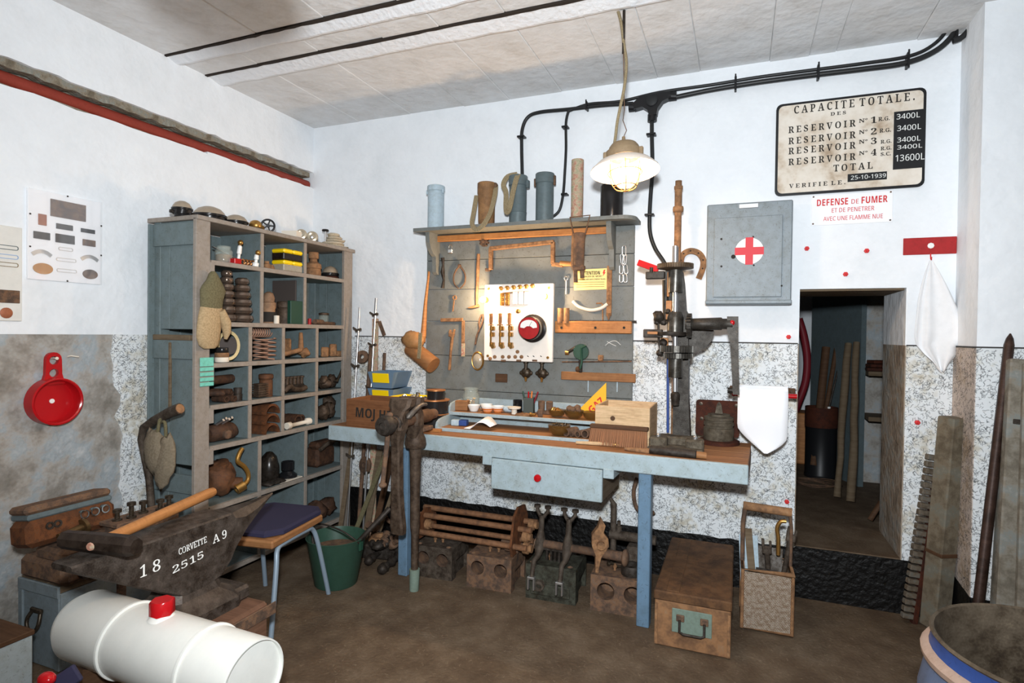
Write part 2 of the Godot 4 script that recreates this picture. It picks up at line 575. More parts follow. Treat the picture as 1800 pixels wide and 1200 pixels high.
	M.stump = mt(c8(126, 98, 84), 0.85, 0, "wood", 0.4)
	M.hammer = mt(c8(128, 112, 102), 0.55, 0.3, "steel", 0.3)
	M.crate_grey = mt(c8(176, 186, 188), 0.7, 0, "worn", 0.4)
	M.brass_dark = mt(c8(104, 82, 52), 0.4, 0.6, "worn", 0.2)
	M.stool_tube = mt(c8(136, 152, 166), 0.4, 0.2)
	M.canvas_grey = mt(c8(150, 138, 120), 0.95, 0, "canvas", 0.15)
	M.dome = mt(c8(176, 160, 140), 0.3, 0.1, "worn", 0.2)
	M.lamp_tarnish = mt(c8(206, 194, 172), 0.35, 0.5, "worn", 0.1)
	M.cloth_cream = mt(c8(226, 214, 194), 0.95, 0, "canvas", 0.1)
	M.box_clear = mt(c8(96, 82, 78), 0.3, 0, "steel", 0.1)
	M.steel_brown = mt(c8(190, 168, 150), 0.6, 0.3, "steel", 0.2, "nfine", 0.4)
	M.slate_brown = mt(c8(76, 68, 64), 0.7)
	M.green_box = mt(c8(26, 64, 50), 0.5)
	M.brass_pale = mt(c8(184, 164, 120), 0.5, 0.5, "worn", 0.15)
	M.rust_spring = mt(c8(168, 132, 112), 0.6, 0.4)
	M.rust_dark = mt(c8(190, 176, 170), 0.75, 0.2, "rust", 0.25, "nfine", 0.5)
	M.rust_can = mt(c8(236, 206, 180), 0.75, 0.1, "rust", 0.3)
	M.brass_old = mt(c8(176, 132, 66), 0.45, 0.6, "worn", 0.1)
	M.greasy = mt(c8(104, 100, 96), 0.25, 0.1, "steel", 0.2)
	M.bitumen = mt(c8(46, 38, 32), 0.9)
	M.ink = mt(c8(40, 36, 32), 0.8)
	M.chalk = mt(c8(238, 238, 234), 0.9)
	M.print_red = mt(c8(208, 48, 50), 0.6)
	M.slate = mt(c8(24, 24, 26), 0.6)
	M.bolt = mt(c8(176, 164, 148), 0.4, 0.6, "steel", 0.1)
func perforated():
	var w = 256
	var a = ramp([[nbytes(51, 0.02, 4, w, w), 0.6], [nbytes(52, 0.1, 2, w, w), 0.4]], [[0.1, c8(132, 104, 82)], [0.45, c8(166, 146, 126)], [0.6, c8(182, 166, 148)], [0.9, c8(200, 188, 174)]], w, w)
	var d = a[0]
	for y in w:
		var row = y / 16
		for x in w:
			var fx = fposmod(x + (8 if row % 2 else 0), 16.0) - 8.0
			var fy = fposmod(y, 16.0) - 8.0
			if fx * fx + fy * fy < 22.0:
				var o = (y * w + x) * 3
				d[o] = 44
				d[o + 1] = 36
				d[o + 2] = 30
	a[0] = d
	return a
func _ready():
	rng.seed = 77
	# --- camera
	cam_basis = Basis.from_euler(Vector3(deg_to_rad(-0.7672), deg_to_rad(21.4706), deg_to_rad(0.7837)), EULER_ORDER_YXZ)
	var cam = Camera3D.new()
	cam.name = "camera"
	cam.transform = Transform3D(cam_basis, EYE)
	cam.fov = 61.134
	cam.near = 0.05
	add_child(cam)
	cam.make_current()
	# --- sky / exposure
	var we = WorldEnvironment.new()
	we.name = "environment"
	var env = Environment.new()
	env.background_mode = Environment.BG_COLOR
	env.background_color = Color(0.02, 0.02, 0.022)
	env.tonemap_mode = Environment.TONE_MAPPER_LINEAR
	env.tonemap_exposure = 1.0
	env.sdfgi_enabled = true
	env.ssao_enabled = true
	env.ssil_enabled = true
	we.environment = env
	add_child(we)
	# --- the photographer's flash, just above the lens: its shadows fall straight down behind things
	var fl = SpotLight3D.new()
	fl.name = "camera_flash"
	fl.light_color = Color(0.955, 0.98, 1.0)
	fl.light_energy = 11.7
	fl.light_size = 0.06
	fl.spot_range = 14.0
	fl.spot_attenuation = 2.0
	fl.spot_angle = 66.0
	fl.spot_angle_attenuation = 0.85
	fl.shadow_enabled = true
	add_child(fl)
	fl.look_at_from_position(Vector3(3.06, 1.72, 3.62), Vector3(1.75, 2.05, 0.0))
	make_materials()
	build_room()
	build_far_room()
	build_ceiling_gear()
	build_shelf_unit()
	build_tool_board()
	build_bench()
	build_bench_things()
	build_drill()
	build_under_bench()
	build_right_side()
	build_wall_left_things()
	build_foreground()
	build_rods()
	build_shelf_things()

# outline with a ragged edge between two points
func ragged(x0, y0, x1, y1, n, amp, sd):
	var o = []
	var r = RandomNumberGenerator.new()
	r.seed = sd
	for i in n + 1:
		var t = float(i) / n
		var k = amp if i > 0 and i < n else 0.0
		o.append(lerpf(x0, x1, t) + (r.randf_range(-k, k) if absf(y1 - y0) > absf(x1 - x0) else 0.0))
		o.append(lerpf(y0, y1, t) + (r.randf_range(-k, k) if absf(y1 - y0) <= absf(x1 - x0) else 0.0))
	return o

func build_room():
	var s = S()
	# floor
	var fo = struct_node("floor")
	s = S()
	bx(s, Vector3(3.0, -0.1, 3.1), Vector3(6.9, 0.2, 7.4))
	P(fo, "concrete_floor", s, M.floor)
	var dk = 1.417
	# left wall: backing, two layers of plaster either side of the pipe chase, the bare cement below
	var wl = struct_node("wall_left")
	s = S()
	bx(s, Vector3(-0.2, 1.5, 3.1), Vector3(0.2, 3.4, 7.4))
	P(wl, "chase_back", s, M.mortar)
	var zf = X(Vector3.ZERO, 0, -90, 0)   # outline x becomes z, depth becomes -x
	var up = [0.0, 3.2, 0.0, 2.665] + ragged(0.0, 2.665, 2.1, 2.655, 40, 0.006, 3) + ragged(2.1, 2.655, 6.6, 2.65, 20, 0.008, 4) + [6.6, 3.2]
	s = S()
	pr(s, up, 0.1, zf)
	P(wl, "upper_plaster", s, M.wall)
	var lo = [0.0, dk, 0.0, 2.545] + ragged(0.0, 2.545, 0.95, 2.545, 20, 0.004, 5) + ragged(0.95, 2.532, 6.6, 2.522, 60, 0.006, 6) + [6.6, dk]
	s = S()
	pr(s, lo, 0.1, zf)
	P(wl, "lower_plaster", s, M.wall)
	s = S()
	bx(s, Vector3(-0.05, 0.7, 3.3), Vector3(0.094, 1.44, 6.8))
	P(wl, "cement_base", s, M.cement)
	s = S()
	pr(s, [0.0, 0.0, 0.0, dk, 1.52, dk] + ragged(1.52, dk, 1.47, 0.55, 16, 0.025, 7) + [1.45, 0.0], 0.006, X(Vector3(0.002, 0, 0), 0, -90, 0))
	P(wl, "painted_patch", s, M.dado)
	s = S()
	tb(s, [Vector3(-0.055, 2.573, 0.01), Vector3(-0.055, 2.573, 6.4)], 0.034, 14)
	var rp = one("recessed_pipe", "long red-brown painted pipe lying in a rough chase in the wall above the shelf unit", "pipe", s, M.red_pipe)
	# ragged mortar lip above the pipe, with stones
	s = S()
	pr(s, [0.02, 2.66] + ragged(0.02, 2.626, 3.2, 2.618, 70, 0.007, 8) + [3.2, 2.66], 0.06, X(Vector3(-0.02, 0, 0), 0, -90, 0))
	P(wl, "mortar_lip", s, M.mortar)
	s = S()
	pr(s, [0.95, 2.50] + ragged(0.95, 2.536, 4.0, 2.53, 50, 0.004, 9) + [4.0, 2.50], 0.05, X(Vector3(-0.008, 0, 0), 0, -90, 0))
	P(wl, "lower_lip", s, M.mortar)
	# back wall with the low doorway
	var wb = struct_node("wall_back")
	var dx0 = 3.372
	var dx1 = 3.885
	var dt = 1.72
	var db = 0.283
	var xr = 4.093
	s = S()
	bx(s, Vector3((dx0 - 0.3) / 2, (dk + 3.2) / 2, -0.25), Vector3(dx0 + 0.3, 3.2 - dk, 0.5))
	bx(s, Vector3((dx1 + 4.7) / 2, (dk + 3.2) / 2, -0.25), Vector3(4.7 - dx1, 3.2 - dk, 0.5))
	bx(s, Vector3((dx0 + dx1) / 2, (dt + 3.2) / 2, -0.25), Vector3(dx1 - dx0, 3.2 - dt, 0.5))
	P(wb, "plaster", s, M.wall)
	s = S()
	bx(s, Vector3((dx0 - 0.3) / 2, dk / 2, -0.25), Vector3(dx0 + 0.3, dk, 0.5))
	bx(s, Vector3((dx1 + 4.7) / 2, dk / 2, -0.25), Vector3(4.7 - dx1, dk, 0.5))
	bx(s, Vector3((dx0 + dx1) / 2, db / 2, -0.25), Vector3(dx1 - dx0, db, 0.5))
	P(wb, "painted_dado", s, M.dado)
	s = S()
	bx(s, Vector3(dx0 / 2 + 0.2, dk, 0.001), Vector3(dx0 - 0.4, 0.007, 0.004))
	bx(s, Vector3((dx1 + xr) / 2, dk, 0.001), Vector3(xr - dx1, 0.007, 0.004))
	P(wb, "dado_line", s, M.line)
	# reveals and sill of the doorway
	var d1 = struct_node("door_1")
	s = S()
	bx(s, Vector3(dx1 - 0.002, (dk + dt) / 2, -0.252), Vector3(0.006, dt - dk, 0.5))
	bx(s, Vector3(dx0 + 0.002, (dk + dt) / 2, -0.252), Vector3(0.006, dt - dk, 0.5))
	P(d1, "upper_reveal", s, M.wall)
	s = S()
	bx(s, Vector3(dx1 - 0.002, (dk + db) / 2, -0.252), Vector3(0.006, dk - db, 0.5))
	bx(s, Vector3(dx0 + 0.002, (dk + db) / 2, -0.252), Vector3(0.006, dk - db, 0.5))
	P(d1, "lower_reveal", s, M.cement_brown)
	s = S()
	bx(s, Vector3((dx0 + dx1) / 2, db + 0.002, -0.25), Vector3(dx1 - dx0 - 0.008, 0.008, 0.498), 0.003)
	P(d1, "sill", s, M.floor)
	s = S()
	bx(s, Vector3((dx0 + dx1) / 2, dt - 0.004, -0.27), Vector3(dx1 - dx0 - 0.006, 0.012, 0.46))
	P(d1, "soffit", s, M.wood_grey)
	# black tarred skirting
	var bb = struct_node("baseboard_back")
	s = S()
	pr(s, [0.0, 0.0] + ragged(0.0, 0.29, dx0, 0.272, 60, 0.005, 10) + ragged(dx0, 0.272, dx0 + 0.01, 0.284, 2, 0.0, 11) + ragged(dx0 + 0.01, 0.285, xr, 0.285, 14, 0.0015, 12) + [xr, 0.0], 0.006, X(Vector3(0, 0, -0.001)))
	P(bb, "tarred_band", s, M.tar)
	# right: pilaster and the wall that goes on from it
	var wr = struct_node("wall_right")
	s = S()
	bx(s, Vector3(5.2, (dk + 3.2) / 2, 0.14), Vector3(2.214, 3.2 - dk, 0.32))
	P(wr, "plaster", s, M.wall)
	s = S()
	bx(s, Vector3(5.2, dk / 2, 0.14), Vector3(2.214, dk, 0.32))
	P(wr, "painted_dado", s, M.dado)
	s = S()
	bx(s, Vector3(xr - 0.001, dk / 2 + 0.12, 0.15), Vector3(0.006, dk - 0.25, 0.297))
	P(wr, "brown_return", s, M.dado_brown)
	s = S()
	bx(s, Vector3(5.2, dk, 0.3), Vector3(2.216, 0.007, 0.004))
	bx(s, Vector3(xr, dk, 0.15), Vector3(0.012, 0.007, 0.3))
	P(wr, "dado_line", s, M.line)
	var br = struct_node("baseboard_right")
	s = S()
	pr(s, [xr - 0.004, 0.0] + ragged(xr - 0.004, 0.25, 6.2, 0.24, 30, 0.006, 13) + [6.2, 0.0], 0.006, X(Vector3(0, 0, 0.3)))
	pr(s, [0.0, 0.0] + ragged(0.0, 0.28, 0.306, 0.25, 6, 0.004, 14) + [0.306, 0.0], 0.006, X(Vector3(xr + 0.001, 0, 0), 0, -90, 0))
	P(br, "tarred_band", s, M.tar)
	# the rest of the room, behind the viewer
	var w3 = struct_node("wall_side")
	s = S()
	bx(s, Vector3(6.3, 1.6, 3.1), Vector3(0.2, 3.4, 7.4))
	P(w3, "plaster", s, M.wall)
	var w4 = struct_node("wall_front")
	s = S()
	bx(s, Vector3(3.0, 1.6, 6.7), Vector3(6.8, 3.4, 0.2))
	P(w4, "plaster", s, M.wall)
	# ceiling: cast boards between two sloping beams, a gap along the near side of each
	var ce = struct_node("ceiling")
	s = S()
	bx(s, Vector3(3.0, 3.12, 3.1), Vector3(6.9, 0.14, 7.4))
	P(ce, "slab", s, M.tar)
	var edges = [-0.1, 0.42, 0.86, 1.28, 1.62, 1.98, 2.33, 2.58, 2.825, 3.2, 3.4, 3.53, 3.9, 4.3, 4.8, 5.4, 6.3]
	var bays = [[-0.1, 0.955], [0.972, 1.225], [1.242, 2.3], [2.3, 3.6], [3.6, 5.0], [5.0, 6.7]]
	var bi = 0
	for b in bays:
		for i in edges.size() - 1:
			var x0 = edges[i] + (0.13 * (bi % 3) if i > 0 and bi > 1 else 0.0)
			var x1 = edges[i + 1] + (0.13 * (bi % 3) if i < edges.size() - 2 and bi > 1 else 0.0)
			s = S()
			var yb = 3.005 + 0.0022 * ((i * 7 + bi * 3) % 3)
			bx(s, Vector3((x0 + x1) / 2, (yb + 3.06) / 2, (b[0] + b[1]) / 2), Vector3(x1 - x0 - 0.0006, 3.06 - yb, b[1] - b[0]), 0.004)
			P(ce, "ceiling_board", s, M.ceil)
		bi += 1
	for z in [0.955, 1.225]:
		var b1 = struct_node("trim_1" if z < 1 else "trim_2")
		var rings = []
		for i in 61:
			var x = -0.02 + 6.24 * i / 60.0
			var e = rng.randf_range(-0.004, 0.004)
			var wd = 0.115 if z < 1 else 0.088
			rings.append([Vector3(x, 3.006, z - 0.002), Vector3(x, 3.03, z - wd), Vector3(x, 2.99, z - wd + e * 2), Vector3(x, 2.986, z - wd + 0.02 + e * 2)])
		s = S()
		skin(s, rings, false, true)
		P(b1, "beam_flange", s, M.beam)
		s = S()
		rings = []
		for i in 121:
			var x = -0.02 + 6.24 * i / 120.0
			var e = rng.randf_range(-0.0045, 0.0045)
			rings.append([Vector3(x, 3.0, z + 0.017 + e), Vector3(x, 3.03, z + 0.017), Vector3(x, 3.03, z - 0.004), Vector3(x, 3.0, z - 0.001 - e)])
		skin(s, rings, false, true)
		P(b1, "bitumen_joint", s, M.bitumen)
func build_far_room():
	var s = S()
	var w = struct_node("wall_passage")
	s = S()
	bx(s, Vector3(3.75, 0.13, -1.9), Vector3(2.6, 0.26, 2.8))
	P(w, "passage_floor", s, M.floor)
	s = S()
	bx(s, Vector3(3.75, 2.1, -1.9), Vector3(2.6, 0.2, 2.8))
	P(w, "passage_ceiling", s, M.ceil)
	s = S()
	bx(s, Vector3(3.75, 1.2, -3.3), Vector3(2.6, 2.4, 0.1))
	bx(s, Vector3(2.5, 1.2, -1.9), Vector3(0.1, 2.4, 2.8))
	bx(s, Vector3(5.0, 1.2, -1.9), Vector3(0.1, 2.4, 2.8))
	P(w, "passage_wall", s, M.wall)
	# grey partition with its slanting head
	s = S()
	var a = hz(1428, 700, -2.45)
	var b = hz(1516, 700, -1.75)
	var d = (b - a)
	d.y = 0
	var ln = d.length()
	bx(s, Vector3((a.x + b.x) / 2, 1.13, (a.z + b.z) / 2), Vector3(ln, 1.74, 0.04), 0.0, Basis(Vector3.UP, -atan2(d.z, d.x)))
	var dd = struct_node("door_2")
	P(dd, "grey_door_leaf", s, M.tin_grey)
	# white niche with three shelf slabs
	s = S()
	bx(s, Vector3(4.32, 1.13, -2.0), Vector3(0.56, 1.74, 0.1))
	P(w, "niche_back", s, M.cement)
	for py in [497, 655, 733]:
		var q = hz(1535, py, -1.8)
		s = S()
		bx(s, Vector3(q.x + 0.22, q.y, -1.8), Vector3(0.56, 0.035, 0.3), 0.004)
		P(w, "niche_shelf", s, M.wood_grey)
	var q1 = hz(1540, 641, -1.72)
	s = S()
	for i in 3:
		bx(s, Vector3(0.01 * i, 0.016 + 0.03 * i, 0), Vector3(0.14, 0.026, 0.1), 0.004, Basis(Vector3.UP, 0.2 * i))
	one("brick_pile", "small dark red pile on a slab shelf in the passage niche", "bricks", s, M.rust_red, Vector3(q1.x, hz(1535, 655, -1.8).y + 0.016, -1.72))
	# barrel holding poles
	var o = T("barrel", "black metal drum with a rusty upper band standing in the passage", "barrel", Vector3(3.735, 0.26, -2.0))
	s = S()
	lt(s, [0.0, 0.0, 0.125, 0.0, 0.128, 0.02, 0.122, 0.03, 0.122, 0.42, 0.126, 0.43])
	P(o, "body", s, M.black)
	s = S()
	lt(s, [0.126, 0.43, 0.128, 0.44, 0.128, 0.60, 0.12, 0.60, 0.12, 0.1, 0, 0.1])
	P(o, "rusty_band", s, M.rust_red)
	for k in [[1441, 725, 1452, 610, 0.035, "dark square timber standing in the drum in the passage", 0.0], [1458, 725, 1486, 596, 0.009, "thin dark rod with pale tags leaning from the passage drum", 1.0], [1452, 725, 1470, 612, 0.02, "slim dark batten standing in the drum in the passage", 0.0]]:
		var p0 = hz(k[0], k[1], -2.0)
		var p1 = hz(k[2], k[3], -2.1)
		p0 = p0 + (p0 - p1) * 0.9
		if p0.y < 0.37:
			p0.y = 0.37
		var t = T("timber_pole" if k[6] == 0.0 else "tagged_rod", k[5], "pole", Vector3(p0.x, 0, p0.z))
		s = S()
		tb(s, [Vector3(0, p0.y, 0), p1 - Vector3(p0.x, 0, p0.z)], k[4], 6)
		P(t, "shaft", s, M.wood_dark if k[6] == 0.0 else M.steel_dark)
		if k[6] > 0:
			for tt in [0.45, 0.8]:
				s = S()
				lt(s, [0.0, -0.012, 0.014, -0.012, 0.014, 0.012, 0, 0.012], Transform3D(Basis(), Vector3(0, p0.y, 0).lerp(p1 - Vector3(p0.x, 0, p0.z), tt)), 8)
				P(t, "tag", s, M.white)
	for k in [[1472, 876, 1490, 606, "peeling grey wooden pole leaning against the grey door"], [1496, 884, 1506, 604, "split grey wooden pole beside the peeling one, against the grey door"]]:
		var p0 = hy(k[0], k[1], 0.262)
		var p1 = hz(k[2], k[3], p0.z - 0.42)
		s = S()
		var pts = []
		var rr = []
		for i in 9:
			pts.append((p1 - p0) * (i / 8.0) + Vector3(rng.randf_range(-0.006, 0.006), 0.01, 0))
			rr.append(0.026 + rng.randf_range(-0.005, 0.005))
		tb(s, pts, rr, 7)
		one("wooden_pole", k[4], "pole", s, M.wood_grey, p0)
	# red hoop, yellow crate behind the drum
	var c0 = hz(1404, 575, -2.6)
	s = S()
	var arc = []
	for k in [[1404, 560], [1413, 590], [1419, 630], [1416, 670], [1404, 705]]:
		arc.append(hz(k[0], k[1], -2.6))
	arc = smooth_path(arc)
	arc.append(Vector3(arc[-1].x - 0.04, 0.7, -2.6))
	tb(s, arc, 0.035, 8)
	one("red_hoop", "thick dark red curved bar behind the doorway, above the yellow crate", "bar", s, M.maroon)
	var yc = hz(1405, 740, -2.6)
	s = S()
	bx(s, Vector3(0, 0.24, 0), Vector3(0.36, 0.48, 0.3), 0.01)
	one("yellow_crate", "dull yellow crate standing in the dark passage behind the drum", "crate", s, M.wood_orange, Vector3(yc.x - 0.08, 0.26, -2.62))
	# coil of wire and a board on the passage floor
	s = S()
	for i in 5:
		var ring = []
		for j in 20:
			var an = TAU * j / 20
			ring.append(Vector3((0.12 + 0.012 * i) * cos(an) + 0.01 * i, 0.006 + 0.006 * i + 0.004 * sin(3 * an + i), (0.09 + 0.01 * i) * sin(an)))
		tb(s, ring, 0.003, 5, true)
	one("wire_coil", "loose coil of dark wire lying on the passage floor by the drum", "wire", s, M.rust, hy(1430, 852, 0.262))
	var e0 = hy(1530, 918, 0.262)
	s = S()
	tb(s, [Vector3(0, 0.015, 0), hz(1549, 882, -0.75) - e0], 0.02, 4)
	one("floor_batten", "short dark batten leaning low against the reveal of the doorway", "batten", s, M.wood_dark, e0)
func build_ceiling_gear():
	var s = S()
	# pendant bulkhead lamp
	var c = hz(1098, 292, 0.78)
	var L = T("pendant_lamp", "lit pendant lamp with white enamel shade and wire cage, hanging before the wall", "lamp", Vector3(c.x, 0, c.z))
	var tl = Basis.from_euler(Vector3(deg_to_rad(-6), 0, deg_to_rad(4)))
	var xf = Transform3D(tl, Vector3(0, c.y, 0))
	s = S()
	lt(s, [0.165, -0.028, 0.163, -0.02, 0.13, 0.012, 0.085, 0.034, 0.07, 0.04, 0.068, 0.036, 0.084, 0.03, 0.13, 0.006, 0.165, -0.028], xf, 32)
	P(L, "shade", s, M.enamel)
	s = S()
	lt(s, [0.086, 0.034, 0.09, 0.05, 0.09, 0.068, 0.074, 0.072, 0.072, 0.092, 0.062, 0.106, 0.035, 0.118, 0.01, 0.122, 0.008, 0.148, 0.0, 0.15], xf, 28)
	var hd = P(L, "housing", s, M.dustlamp)
	for a in [20.0, 160.0, 270.0]:
		s = S()
		bx(s, xf * Vector3(0.09 * cos(deg_to_rad(a)), 0.05, 0.09 * sin(deg_to_rad(a))), Vector3(0.022, 0.04, 0.022), 0.004)
		P(hd, "lug", s, M.dustlamp)
	s = S()
	lt(s, [0.0, -0.105, 0.035, -0.1, 0.055, -0.08, 0.062, -0.045, 0.064, 0.03], xf, 22)
	P(L, "glass_globe", s, M.lampglass)
	s = S()
	bl(s, xf * Vector3(0, -0.02, 0), Vector3(0.03, 0.044, 0.03), 0.0, 1, tl)
	P(L, "bulb", s, M.bulb)
	for k in 6:
		var a = TAU * k / 6 + 0.3
		var pts = []
		for q in [[0.078, 0.03], [0.08, -0.03], [0.074, -0.07], [0.052, -0.105], [0.02, -0.122], [0.0, -0.124]]:
			pts.append(xf * Vector3(q[0] * cos(a), q[1], q[0] * sin(a)))
		s = S()
		tb(s, smooth_path(pts, 4), 0.0022, 6)
		P(L, "cage_wire", s, M.brass)
	for q in [[0.081, -0.035], [0.054, -0.104]]:
		var ring = []
		for j in 24:
			ring.append(xf * Vector3(q[0] * cos(TAU * j / 24), q[1], q[0] * sin(TAU * j / 24)))
		s = S()
		tb(s, ring, 0.0022, 6, true)
		P(L, "cage_ring", s, M.brass)
	var hook = hz(1097, 22, 0.8) - L.position
	s = S()
	tb(s, [Vector3(hook.x, 3.01, hook.z), Vector3(hook.x, 2.8, hook.z)], 0.007, 8)
	P(L, "ceiling_rod", s, M.steel_dark)
	s = S()
	var top = xf * Vector3(0, 0.148, 0)
	tb(s, [top, top + Vector3(0.014, 0.03, 0), top + Vector3(-0.004, 0.08, 0.004), top + Vector3(0.002, 0.13, 0), Vector3(hook.x, 2.81, hook.z)], 0.0022, 5)
	P(L, "hanging_wire", s, M.rust)
	s = S()
	var pts2 = [Vector3(-0.07, 3.02, 0.12)]
	for k in [[1084, 10], [1092, 40], [1097, 80], [1101, 110], [1098, 150], [1091, 185], [1085, 215], [1082, 240]]:
		pts2.append(hz(k[0], k[1], 0.8) - L.position)
	pts2.append(xf * Vector3(-0.05, 0.1, 0.0))
	pts2[0] = pts2[1] + Vector3(-0.01, 0.08, 0.02)
	tb(s, smooth_path(pts2), 0.0075, 8)
	P(L, "flex", s, M.strap)
	var om = OmniLight3D.new()
	om.name = "bulb_light"
	om.light_color = Color(1.0, 0.86, 0.72)
	om.light_energy = 0.32
	om.light_size = 0.04
	om.omni_range = 12.0
	om.omni_attenuation = 2.0
	om.shadow_enabled = true
	om.position = xf * Vector3(0, -0.02, 0)
	L.add_child(om)
	# its twin, hanging behind the viewer (its light reaches the floor and the near things)
	var L2 = copy(L, Vector3(2.01, 0.06, 2.66), "lit pendant lamp of the same make hanging over the middle of the room")
	# cables on the back wall
	var zc = 0.03
	var cab = func(called, label, list, r, zz):
		var pts = []
		for k in list:
			pts.append(hz(k[0], k[1], zz if k.size() < 3 else k[2]))
		var o = T(called, label, "cable")
		var st = S()
		tb(st, smooth_path(pts, 6), r, 9)
		P(o, "sheath", st, M.cable)
		return o
	var clips = func(o, list, w):
		for k in list:
			var q = hz(k[0], k[1], 0.028)
			var st = S()
			if k[2] == 0:
				bx(st, q, Vector3(0.012, w, 0.05), 0.002)
				bx(st, q + Vector3(0, 0, 0.03), Vector3(0.008, w * 1.25, 0.006), 0.001)
			else:
				bx(st, q, Vector3(w, 0.012, 0.05), 0.002)
			P(o, "clip", st, M.black)
	var o1 = cab.call("electric_cable", "thick black cable from the tee box over the notice board to the ceiling corner", [[1182, 172], [1250, 158], [1330, 145], [1420, 133], [1520, 121], [1590, 111], [1640, 92], [1672, 65], [1695, 25], [1710, -20, 0.06]], 0.014, 0.035)
	clips.call(o1, [[1293, 148, 0], [1438, 128, 0], [1595, 107, 0]], 0.075)
	cab.call("electric_cable", "thin black cable running just above the thick one over the notice board", [[1000, 195], [1035, 183], [1090, 178], [1160, 162], [1250, 149], [1330, 136], [1420, 124], [1520, 111], [1600, 98], [1645, 75], [1672, 40], [1692, 0], [1702, -25, 0.05]], 0.009, 0.03)
	var o3 = cab.call("electric_cable", "black cable bending down behind the canisters on the tool board", [[1113, 182], [1060, 185], [1000, 192], [950, 197], [928, 206], [918, 228], [917, 260], [918, 310], [918, 370]], 0.0115, 0.03)
	clips.call(o3, [[917, 241, 1], [1032, 187, 0]], 0.05)
	var o4 = cab.call("electric_cable", "thin black cable looping down to the shelf over the tool board", [[1000, 193], [995, 215], [995, 260], [993, 300], [990, 340], [983, 370], [968, 383]], 0.009, 0.03)
	clips.call(o4, [[994, 224, 1], [993, 342, 1]], 0.04)
	var o5 = cab.call("electric_cable", "black cable running down from the tee box to the post drill", [[1146, 205], [1146, 240], [1147, 300], [1144, 340], [1142, 378], [1143, 410], [1152, 437], [1168, 462], [1180, 490]], 0.0125, 0.03)
	clips.call(o5, [[1145, 237, 1], [1142, 378, 1]], 0.055)
	var o6 = cab.call("electric_cable", "second thick black cable crowded into the ceiling corner by the pilaster", [[1675, 72], [1690, 66], [1705, 50], [1722, 22], [1735, -15, 0.12]], 0.014, 0.06)
	clips.call(o6, [[1680, 38, 0]], 0.16)
	# tee box
	var q0 = hz(1147, 178, 0.03)
	var tee = T("junction_box", "black cast tee junction box joining the wall cables", "junction box", Vector3(q0.x, q0.y, 0))
	s = S()
	pr(s, [-0.11, 0.005, -0.07, 0.035, 0.07, 0.035, 0.11, 0.025, 0.11, -0.005, 0.06, -0.02, 0.03, -0.055, 0.022, -0.09, -0.022, -0.09, -0.03, -0.055, -0.06, -0.03, -0.11, -0.035], 0.055, X(Vector3(0, 0, 0.002), 0, 0, 4))
	P(tee, "body", s, M.black)
	s = S()
	lt(s, [0.0, 0.0, 0.035, 0.0, 0.035, 0.012, 0.025, 0.018, 0, 0.018], X(Vector3(0, -0.005, 0.055), 90, 0, 0), 14)
	P(tee, "cover", s, M.rubber)
	for k in [[-0.118, -0.02, 0.02], [0.118, 0.014, 0.02], [0.0, -0.1, 0.026]]:
		s = S()
		var vert = k[0] == 0.0
		lt(s, [0.0, -0.022, 0.028, -0.022, 0.028, 0.022, 0, 0.022], X(Vector3(k[0], k[1], 0.03), 0, 0, 0 if vert else 90), 8)
		P(tee, "gland_nut", s, M.black)

